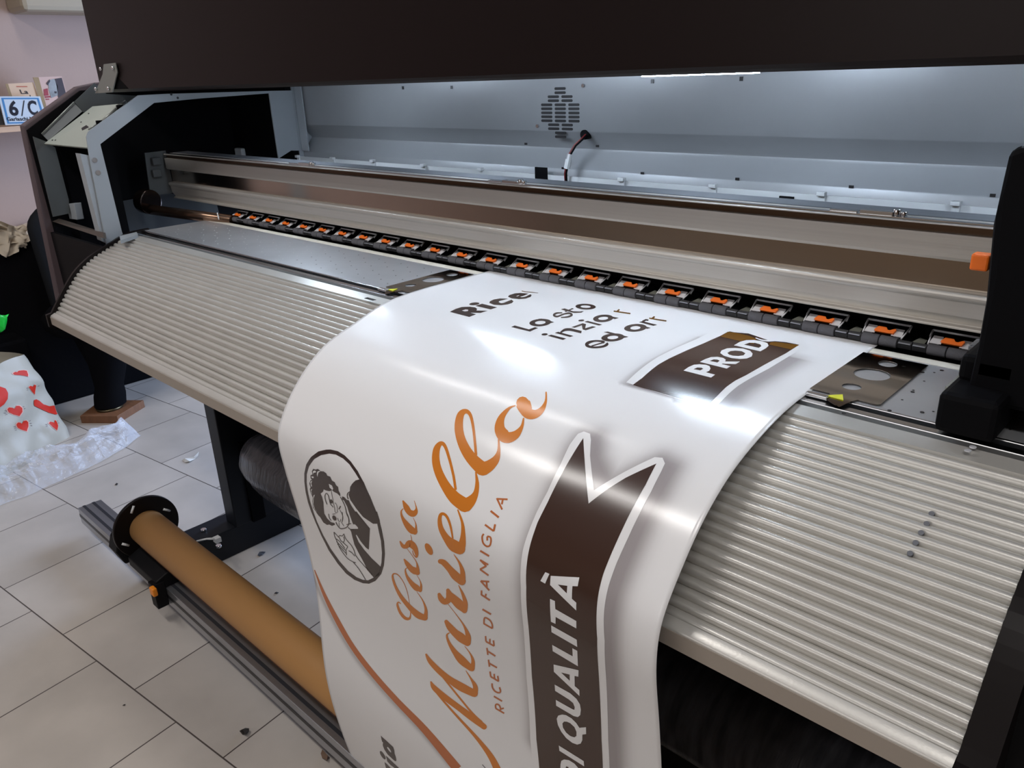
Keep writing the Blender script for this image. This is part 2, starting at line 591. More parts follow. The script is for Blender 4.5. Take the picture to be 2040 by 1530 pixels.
# tissue caught at the left end of the platen
tb = MB()
P_ = []
for i in range(9):
    r_ = []
    for j in range(6):
        p = onZ(410 + i * 3.4, 436 - j * 1.2, .935)
        r_.append(p + Vector((0, 0, .004 + .006 * math.sin(i * .7) + .003 * noise.noise(Vector((i, j, 3))))))
    P_.append(r_)
tb.grid(P_)
tb.build('white_clip', WHITEP, PR)
p1, p2 = onY(436, 437, .96), onY(433, 424, .965)
MB().tube([p1, p2], .0015).build('white_clip', WHITEP, PR)

# --- pinch roller units
def pinch(x):
    m = MB()   # black carrier plate with two pale cheeks
    m.box(x - .030, x + .030, .990, 1.06, .936, .939)
    root = m.build('pinch_roller_unit', BLACK, PR)
    for a_ in (-.0215, .0005):
        MB().cyl((x + a_, .992, .9383), (x + a_ + .021, .992, .9383), .0068).build('rubber_roller', RUBBER, root, bevel=.001)
    for a_ in (.0225, .0395):
        MB().cyl((x + a_, .993, .9378), (x + a_ + .016, .993, .9378), .0058, 6, smooth=False).build('shaft_collar', RUBBERD, root)
        MB().box(x + a_ + .001, x + a_ + .015, .9865, .990, .9405, .9415).build('collar_flat', COLLAR, root)
    MB().plate([[(x - .047, .999, .9375), (x - .030, .999, .9375), (x - .029, 1.012, .9425), (x - .038, 1.014, .9435)]], (0, -.3, .95), .001).build('tray_plate', mat('olive_grey_plate', srgb(112, 114, 106), rough=.5), root)
    # wire frame
    a, b = Vector((x - .0235, .996, .943)), Vector((x + .0235, .996, .943))
    c, d = Vector((x + .0265, 1.020, .954)), Vector((x - .0265, 1.020, .954))
    fr = MB()
    for p, q, r in ((a, d, .0010), (b, c, .0010), (d, c, .0015)):
        fr.cyl(p, q, r, 8)
    fr.cyl(c, c + Vector((0, -.008, -.006)), .0014, 8).cyl(d, d + Vector((0, -.008, -.006)), .0014, 8)
    fr.build('wire_frame', WIRE, root)
    for s in (-1, 1):
        xx = x + s * .0165
        MB().plate([[(xx - .0065, .9985, .9445), (xx + .0065, .9985, .9445), (xx + .0055, 1.011, .9505), (xx - .0055, 1.011, .9505)]], (0, -.43, .9), .001).build('bracket_cheek', CHEEK, root)
    lv = MB()
    pts = [(-.0125, 0), (-.0085, .0065), (.001, .0065), (.0035, .003), (.0065, .003), (.0115, .0062), (.0135, .005), (.0115, -.0015), (.004, -.002), (-.010, -.002)]
    lv.plate([[(x + .001 + u_, .9995 + v_ * .75, .9485 + v_ * .65) for u_, v_ in pts]], (0, -.65, .75), .003)
    lv.build('release_lever', ORANGE, root, bevel=.0006)
    MB().box(x - .012, x + .013, .992, .9985, .939, .9445).build('lever_base', BLACK, root)
    return root


def copy_tree(o, parent, dx=0):
    c = o.copy()
    COL.objects.link(c)
    c.parent = parent
    c.matrix_parent_inverse = o.matrix_parent_inverse.copy()
    if dx:
        c.location = o.location + Vector((dx, 0, 0))
    for ch in list(o.children):
        copy_tree(ch, c)
    return c


PX0, PITCH = -1.963, .0781
u0 = pinch(PX0)
for i in range(1, 24):
    copy_tree(u0, PR, PITCH * i)
MB().box(-2.07, -.06, 1.03, 1.262, .90, .9355).build('pinch_tray', BLACK, PR)
MB().box(-2.07, -.06, 1.062, 1.075, .9355, .985).build('pinch_back_wall', BLACK, PR)
MB().cyl((-2.30, .92, .945), (-1.965, .99, .935), .014, 16).build('bronze_tube', BRASS, PR)
MB().cyl((-2.33, .915, .968), (-2.295, .922, .966), .034, 28).build('tube_flange', mat('dark_bronze', srgb(60, 50, 46), rough=.22, metal=.9), PR, bevel=.003)

# --- gantry beam (travels across the whole machine)
XB0, XB1 = -2.30, XE
bp_ = [(.986, 1.092), (.984, 1.090), (.984, 1.0885), (.992, 1.0885), (.992, 1.0795), (.984, 1.0795), (.984, 1.053), (.987, 1.0490), (.997, 1.0475),
       (.997, 1.0145), (.987, 1.0140), (.9845, 1.0132), (.9828, 1.0118), (.9820, 1.0095), (.9822, 1.0070), (.9835, 1.0048), (.986, 1.003), (.988, .985), (.996, .974), (.990, .9715), (.990, .9685), (1.04, .9685), (1.056, .99), (1.056, 1.088), (1.05, 1.091)]
bo = MB().prism(bp_, XB0, XB1).build('gantry_beam', BEAM, PR, bevel=.0008)
MB().box(XB0, XB1, .9966, .9972, 1.0148, 1.0472).build('polished_web', MIRROR, bo)
MB().box(XB0, XB1, .9915, .9922, 1.0797, 1.0883).build('rail_groove', BROWNM, bo)
MB().box(XB0, XB1, 1.012, 1.0545, 1.0905, 1.0925).build('top_rail_cover', DARKM, bo)
MB().box(XB0, XB1, .9848, .9925, 1.0918, 1.0932).build('bright_edge', CHROME, bo)
MB().plate([[(XB0, .989, .9840), (XB1, .989, .9840), (XB1, .9955, .9748), (XB0, .9955, .9748)]], (0, -.8, -.6), .001).build('lower_chamfer', mat('taupe_metal', srgb(128, 120, 112), rough=.35, metal=.8), bo)
# chrome splice clamps lying on the top of the beam
for px, py, w_ in ((578, 325, .10), (975, 360, .085), (1655, 417, .09)):
    a = onZ(px, py, 1.094)
    g = MB()
    g.box(a.x, a.x + w_ * .38, a.y - .004, a.y + .004, 1.0925, 1.0955).box(a.x + w_ * .42, a.x + w_ * .85, a.y - .006, a.y + .006, 1.0925, 1.098)
    g.cyl((a.x + w_ * .88, a.y, 1.0925), (a.x + w_ * .88, a.y, 1.101), .005, 10).cyl((a.x + w_ * .97, a.y, 1.0925), (a.x + w_ * .97, a.y, 1.099), .004, 10)
    g.build('splice_clamp', CHROME, bo, bevel=.0008)
# end bracket of the beam in the left bay
q = [onX(288, 305, -2.306), onX(330, 300, -2.306), onX(348, 384, -2.306), onX(300, 390, -2.306)]
MB().plate([q], (1, 0, 0), .004).build('beam_end_bracket', GREYD, PR)
for px, py in ((310, 321), (311, 345)):
    c = onX(px, py, -2.30)
    MB().box(-2.304, -2.29, c.y - .012, c.y + .012, c.z - .010, c.z + .010).build('beam_end_block', GREYD, PR, bevel=.002)

# --- back panel with a folded channel
bk = [(1.300, 1.285), (1.300, 1.152), (1.302, 1.149), (1.332, 1.119), (1.334, 1.114), (1.332, 1.109), (1.302, 1.077), (1.300, 1.074), (1.300, 1.035), (1.342, 1.035), (1.342, 1.285)]
back = MB().prism(bk, -2.085, XE).build('back_panel', BACKP, PR)
for p in back.data.polygons:
    p.use_smooth = True
back.data.set_sharp_from_angle(angle=math.radians(42))
MB().box(-2.10, -2.0845, 1.288, 1.346, 1.03, 1.287).build('panel_end_flange', GREYP, PR)
# ventilation slots
rows = [(158, 1), (186, 1), (213, 2), (240, 2), (268, 3), (295, 3), (323, 3), (350, 3), (377, 3), (404, 2), (431, 2), (458, 1), (485, 1)]
for zy, cnt in rows:
    for c_ in range(cnt):
        cx = 733 + (c_ - (cnt - 1) / 2) * 92 + (zy - 158) * .012
        a = onY(900 + (cx - 38) / 3.4, 130 + zy / 3.4, 1.2995)
        b = onY(900 + (cx + 38) / 3.4, 130 + zy / 3.4, 1.2995)
        z = onY(900 + 735 / 3.4, 130 + zy / 3.4, 1.2995).z
        pts = []
        r_ = .0026
        for k in range(7):
            t = math.pi / 2 + math.pi * k / 6
            pts.append((a.x + r_ + r_ * math.cos(t), 1.2996, z + r_ * math.sin(t)))
        for k in range(7):
            t = -math.pi / 2 + math.pi * k / 6
            pts.append((b.x - r_ + r_ * math.cos(t), 1.2996, z + r_ * math.sin(t)))
        MB().plate([pts], (0, -1, 0), .0006).build('vent_slot', HOLE, back)
# grommet, cable and connector
g0 = onY(1168, 268, 1.304)
MB().cyl((g0.x, 1.314, g0.z), (g0.x, 1.296, g0.z), .0095, 20).build('grommet', BLACK, PR)
cpts = [onY(1168, 268, 1.298), onY(1158, 278, 1.29), onY(1145, 290, 1.282), onY(1136, 305, 1.275), onY(1130, 325, 1.27), onY(1126, 345, 1.27), onY(1127, 362, 1.275)]
cb = MB().tube(cpts, .0026).build('lamp_cable', RED, PR)
MB().tube([p + Vector((.0035, -.001, 0)) for p in cpts], .002).build('cable_core', BLACK, cb)
a, b = onY(1135, 307, 1.272), onY(1129, 336, 1.268)
MB().cyl(a, a.lerp(b, .35), .0048, 8, smooth=False).cyl(a.lerp(b, .35), b, .0062, 8, smooth=False).build('cable_connector', WHITEP, cb)
# tray strip and clips
MB().box(-2.08, XE, 1.284, 1.288, 1.040, 1.0635).build('tray_strip', WHITEP, PR)
for px, py in ((595, 312), (665, 316), (745, 321), (846, 330), (960, 338), (1241, 358), (1423, 371), (1639, 387), (1906, 406)):
    c = onY(px, py, 1.283)
    MB().box(c.x - .006, c.x + .006, 1.279, 1.284, 1.040, c.z - .002).box(c.x - .0068, c.x + .0068, 1.273, 1.284, c.z - .002, c.z + .0045).build('cable_clip', WHITEP, PR, bevel=.001)
for x0_, y0_, x1_, y1_ in ((1076, 328, 1100, 359), (1562, 384, 1589, 400)):
    a, b = onY(x0_, y0_, 1.2975), onY(x1_, y1_, 1.2975)
    MB().box(a.x, b.x, 1.280, 1.2835, 1.045, a.z - .003).build('black_tape_tab', BLACK, PR)
for px, py in ((1122, 335), (1280, 345), (1469, 356.5), (1696, 372), (1978, 389), (1048, 286.5), (1190.5, 291)):
    c = onY(px, py, 1.2998)
    MB().box(c.x - .0036, c.x + .0036, 1.2985, 1.30, c.z - .0022, c.z + .0022).build('square_cutout', HOLE, back)
for px, py in ((1163, 170.5), (1072, 251)):
    c = onY(px, py, 1.2998)
    MB().cyl((c.x, 1.3, c.z), (c.x, 1.296, c.z), .0035, 12).build('panel_screw', CHROME, back)
for px, py in ((900, 174), (803, 175), (1300, 162), (1477, 157)):
    c = onY(px, py, 1.2998)
    MB().box(c.x - .003, c.x + .003, 1.2985, 1.30, c.z - .0035, c.z + .0035).build('square_cutout', HOLE, back)
# upright flange plate at the left end of the back panel
a, b = onX(597, 184, -2.08), onY(606, 300, 1.296)
MB().box(-2.078, -2.045, 1.292, 1.296, b.z, 1.283).build('corner_flange', GREYP, PR)
# --- top cover and LED work lamps under it
TOPM = mat('pale_inner_cover', srgb(150, 156, 162), rough=0.5, metal=0.3)
MB().box(-2.12, XE, .835, 1.345, 1.288, 1.300).build('top_cover', BODY, PR)
MB().box(-2.436, -2.12, .93, 1.30, 1.270, 1.276).build('bay_light_shield', BODY, PR)  # unseen; added to keep ceiling lamp light out of the bay
MB().box(-2.08, XE, .86, 1.299, 1.2835, 1.2875).build('cover_lining', TOPM, PR)
LEDM = mat('led_strip_glow', (1, 1, 1, 1), emit=(0.72, 0.85, 1.0, 1), estr=66.0)
for x, p_, zb in ((-1.66, .12, 1.259), (-1.09, .12, 1.259), (-.60, .12, 1.2553), (-.12, .02, 1.262)):
    h = MB().box(x - .085 - .01, x + .085 + .01, .990 - .017, .990 + .017, zb + .018, 1.2835).build('led_work_lamp', WHITEP, PR, bevel=.001)
    MB().box(x - .085, x + .085, .990 - .008, .990 + .008, zb, zb + .0185).build('led_diffuser', LEDM, h)
    l = area('led_light', (x, .990, zb - .001), (0, -.10, -1), .085 * 2, .016, p_, (0.76, 0.87, 1.0))
    l.parent = h
    l.matrix_parent_inverse = parent_world(h).inverted()

# --- raised hood
hood = [(.800, 1.262), (.797, 1.266), (.797, 1.70), (.815, 1.70), (.815, 1.275), (.835, 1.272), (.835, 1.259), (.803, 1.259)]
MB().prism(hood, -2.148, XE).build('hood', mat('brown_black_gloss_hood', srgb(30, 23, 23), rough=0.34, spec=0.12), PR)
hb = [onY(206, 128, .79), onY(229, 125, .79), onY(233, 144, .79), onY(223, 184, .79), onY(189, 186, .79), onY(204, 148, .79)]
MB().plate([[onY(231, 150, .7965), onY(256, 177, .7965), onY(226, 178, .7965)]], (0, -1, 0), .001).build('hood_notch', BLACK, PR)
hg = MB().plate([hb], (0, -1, 0), .003).build('hood_hinge_plate', HINGE, PR, bevel=.0008)
for px, py in ((202, 137), (226, 135), (192, 177), (217, 176)):
    c = onY(px, py, .789)
    MB().cyl(c, c + Vector((0, -.004, 0)), .0042, 12).build('hinge_bolt', CHROME, hg)

# --- left inner side frame (grey, with the big opening)
XF = -2.085
outer = [onX(*p, XF) for p in ((179, 318), (172, 272), (176, 262), (275, 190), (330, 187), (540, 181), (598, 180), (607, 300), (580, 300), (555, 316), (541, 222), (536, 186), (400, 196), (307, 205), (200, 287), (200, 288), (243, 462), (246, 470), (212, 487))]
outer = [p.copy() for p in outer]
MB().plate([outer], (1, 0, 0), .004).build('left_side_frame', GREYP, PR)
rf = [onX(*p, XF) for p in ((161, 306), (179, 310), (218, 486), (205, 480))]
MB().plate([[Vector((XF - .006, p.y, p.z)) for p in rf]], (1, 0, 0), .03).build('frame_return', GREYP, PR)
for px, py in ((188, 319), (195, 344)):
    c = onX(px, py, XF)
    MB().cyl(c, c + Vector((.003, 0, 0)), .006, 14).build('frame_screw', CHROME, PR)
for px, py in ((341, 188), (354, 195)):
    c = onX(px, py, XF)
    MB().cyl(c, c + Vector((.0006, 0, 0)), .003, 10).build('frame_hole', HOLE, PR)
# ledge from the frame foot to the platen rails
MB().plate([[onZ(238, 470, .931), onZ(272, 462, .931), onZ(275, 467, .931), onZ(240, 479, .931)]], (0, 0, 1), .008).build('platen_end_ledge', GREYP, PR)

# --- left service bay
MB().prism([(1.30, 1.278), (1.30, .70), (.76, .70), (.76, 1.12), (.90, 1.262)], -2.435, -2.428).build('bay_inner_wall', BLACK, PR)
MB().plate([[onX(232, 403, -2.426), onX(330, 384, -2.426), onX(430, 398, -2.426), onX(440, 440, -2.426), onX(330, 458, -2.426), onX(240, 466, -2.426)]], (1, 0, 0), .003).build('bay_lower_plate', GREYD, PR)
MB().box(-2.43, -2.09, 1.27, 1.30, .90, 1.27).build('bay_back_wall', BLACK, PR)
c = onY(480, 304, 1.265)
MB().box(c.x - .022, c.x + .022, 1.255, 1.27, c.z - .014, c.z + .014).build('white_sensor_cover', WHITEP, PR, bevel=.004)
MB().plate([[onX(148, 203, -2.426), onX(188, 165, -2.426), onX(212, 187, -2.426), onX(276, 191, -2.426), onX(250, 212, -2.426), onX(184, 222, -2.426), onX(166, 224, -2.426)]], (1, 0, 0), .003).build('bay_upper_plate', GREYD, PR)
# slanted plate
XA, XC_ = -2.41, -2.125
sl = [onX(88, 286, XA), onX(172, 294, -2.17), onX(200, 262, -2.125), onX(250, 206, -2.13), onX(183, 212, XA)]
so = MB().plate([[onX(88, 286, XA), onX(184, 212, XA), onX(248, 206, XC_), onX(173, 294, XC_)]], (.1, -.6, .8), .004).build('slanted_top_plate', mat('pale_green_grey_plate', srgb(168, 174, 166), rough=.45, metal=.2), PR)
q = [onX(84, 268, -2.43), onX(148, 205, -2.43), onX(164, 222, -2.41), onX(96, 280, -2.41)]
MB().plate([q], (1, -.3, .3), .003).build('bay_rear_strip', GREYD, PR)
MB().tube([q[0] + Vector((.004, -.002, .002)), q[1] + Vector((.004, -.002, .002))], .0018).build('strip_edge', HINGE, PR)
# black square hole and small marks on the slanted plate
n_ = (Vector(so.data.vertices[1].co) - Vector(so.data.vertices[0].co)).cross(Vector(so.data.vertices[3].co) - Vector(so.data.vertices[0].co)).normalized()
if n_.z < 0:
    n_ = -n_
def on_plane(px, py, p0, n, lift=0.0):
    d = ray(px, py)
    t = (Vector(p0) + n * lift - CAM).dot(n) / d.dot(n)
    return CAM + d * t
sp0 = so.data.vertices[0].co.copy()
MB().plate([[on_plane(x, y, sp0, n_, .001) for x, y in ((162, 255), (172, 249), (178, 254), (177, 259), (170, 264), (164, 261))]], n_, .0008).build('square_cutout', HOLE, so)
for x, y in ((176, 226), (161, 243), (104, 279), (110, 279), (160, 283), (165, 282)):
    MB().plate([[on_plane(x + a_, y + b_, sp0, n_, .001) for a_, b_ in ((-1.6, .6), (0, -1), (1.6, -.8), (.2, 1))]], n_, .0008).build('small_cutout', HOLE, so)
# gas strut along the frame
MB().tube([onX(176, 258, -2.11), onX(200, 243, -2.11)], .002).tube([onX(200, 244, -2.11), onX(236, 213, -2.11)], .003).tube([onX(233, 214, -2.11), onX(251, 203, -2.11)], .005).build('gas_strut', HINGE, PR)
for px, py in ((198, 245), (239, 214)):
    c = onX(px, py, -2.105)
    MB().box(c.x - .004, c.x + .004, c.y - .007, c.y + .007, c.z - .006, c.z + .006).build('strut_mount', BLACK, PR, bevel=.001)
# grey inner post, black recess, socket box and sill
MB().plate([[onX(66, 272, -2.41), onX(92, 282, -2.41), onX(110, 294, -2.41), onX(137, 398, -2.41), onX(139, 425, -2.41), onX(106, 432, -2.41)]], (1, 0, 0), .004).build('bay_post', GREYD, PR)
MB().box(-2.40, -2.25, .80, .83, .86, 1.15).build('bay_front_baffle', BLACK, PR)
s_ = [onY(112, 408, .745), onY(147, 405, .745), onY(153, 438, .745), onY(117, 433, .745)]
so2 = MB().plate([s_], (0, -1, 0), .02).build('socket_box', GREYP, PR, bevel=.002)
for px in (129.5, 136):
    c = onY(px, 419, .7445)
    MB().cyl(c, c + Vector((0, -.0008, 0)), .002, 10).build('socket_hole', HOLE, so2)
MB().plate([[onY(105, 432, .72), onY(205, 463, .70), onY(207, 475, .69), onY(104, 441, .70)]], (0, -.9, .3), .006).build('bay_sill', mat('brown_grey_trim', srgb(84, 76, 70), rough=.4, metal=.3), PR)
MB().box(-2.44, -2.074,   .690, .70, .62, .905).build('front_service_panel', BODY, PR)
# outer side cover: wide slanted board on edge
oc = [onX(42, 250, -2.46), onX(150, 173, -2.46), onX(192, 164, -2.46)]
ocp = [(p.y, p.z) for p in oc]
ocl = onX(122, 640, -2.46)
poly_o = [ocp[0], ocp[1], ocp[2], (1.36, 1.295), (1.36, .62), (.68, .62), (ocl.y, ocl.z)]
MB().prism(poly_o, -2.475, -2.44).build('outer_side_cover', COVER, PR, bevel=.003)
ins = [(p[0] + .012, p[1] - .014) for p in ocp]
MB().prism([(ocp[0][0] + .004, ocp[0][1] - .012), (ocp[1][0] + .002, ocp[1][1] - .010), (1.30, 1.278), (1.30, .60), (.705, .60)], -2.44, -2.434).build('cover_seal', BLACK, PR)

# ================================================================== TAKE UP UNIT
TU = empty('take_up_stand', (-1.5, .58, .088), 'long aluminium rail with a black roller flange lying across the stand feet', 'printer stand')
ALU = mat('extruded_aluminium', srgb(170, 172, 178), rough=.3, metal=.85, var=.05, vscale=20, stretch=(.1, 6, 6))
ra, rb = onZ(155, 1012, .098), onZ(190, 998, .098)
YR0, YR1 = ra.y, .632
XR0 = ra.x
MB().box(XR0, -.2, YR0, YR1, .046, .098).build('aluminium_rail', ALU, TU, bevel=.001)
for y in (YR0 + .013, YR0 + .040):
    MB().box(XR0 - .0005, -.2, y, y + .008, .0975, .0986).build('rail_groove', mat('groove_dark', srgb(60, 62, 68), rough=.4, metal=.5), TU)
MB().box(XR0, -.2, YR0 - .0006, YR0 + .0005, .068, .078).build('rail_groove', HOLE, TU)
XD, YD, ZD, RD = -1.985, .61, .185, .085
fl = MB().cyl((XD, YD, ZD), (XD + .012, YD, ZD), RD, 64).build('roller_flange', BLACKG, TU, bevel=.002)
for px, py, an in ((264, 1015, 60), (332, 1016, -38), (250, 1085, -40)):
    c = onX(px, py, XD + .0125)
    t = Vector((0, math.cos(math.radians(an)), math.sin(math.radians(an)))) * .010
    MB().tube([c - t, c + t], .0032, 8).build('flange_slot', WHITEP, fl)
# end block carrying the flange
eb = [(YD - .075, .17), (YD - .085, .14), (YD - .07, .0985), (YD + .02, .0985), (YD + .06, .12), (YD + .05, .19), (YD - .03, .22)]
MB().prism([(a_, b_ + .0) for a_, b_ in eb if True], XD - .055, XD - .002).build('flange_bearing_block', BODY, TU, bevel=.003)
MB().prism([(.545, .0985), (.545, .125), (.575, .137), (.615, .137), (.63, .0985)], XD + .013, -1.80).build('slider_block', BODY, TU, bevel=.003)
kb = onY(311, 1176, YR0 - .02)
MB().box(kb.x - .016, kb.x + .016, YR0 - .03, YR0 - .001, .05, .12).build('clamp_block', BODY, TU, bevel=.002)
c = onY(310, 1176, YR0 - .031)
MB().box(c.x - .011, c.x + .011, YR0 - .042, YR0 - .030, c.z - .011, c.z + .011).build('orange_knob', mat('amber_knob', srgb(236, 140, 30), rough=.4), TU, bevel=.003)
CORE = empty('cardboard_roll', (-1.2, YD, ZD - .046), 'long brown cardboard tube held on the black flange below the banner', 'roll')
MB().cyl((XD + .013, YD, ZD), (-.25, YD, ZD), .046, 64).build('tube_wall', CARD, CORE)
for ang, w_ in ((222, .003),):
    t = math.radians(ang)
    MB().tube([(XD + .04, YD + (.046 + .0002) * math.cos(t), ZD + (.046 + .0002) * math.sin(t)), (-.26, YD + (.046 + .0002) * math.cos(t), ZD + (.046 + .0002) * math.sin(t))], w_, 6).build('tape_seam', CARDD, CORE)

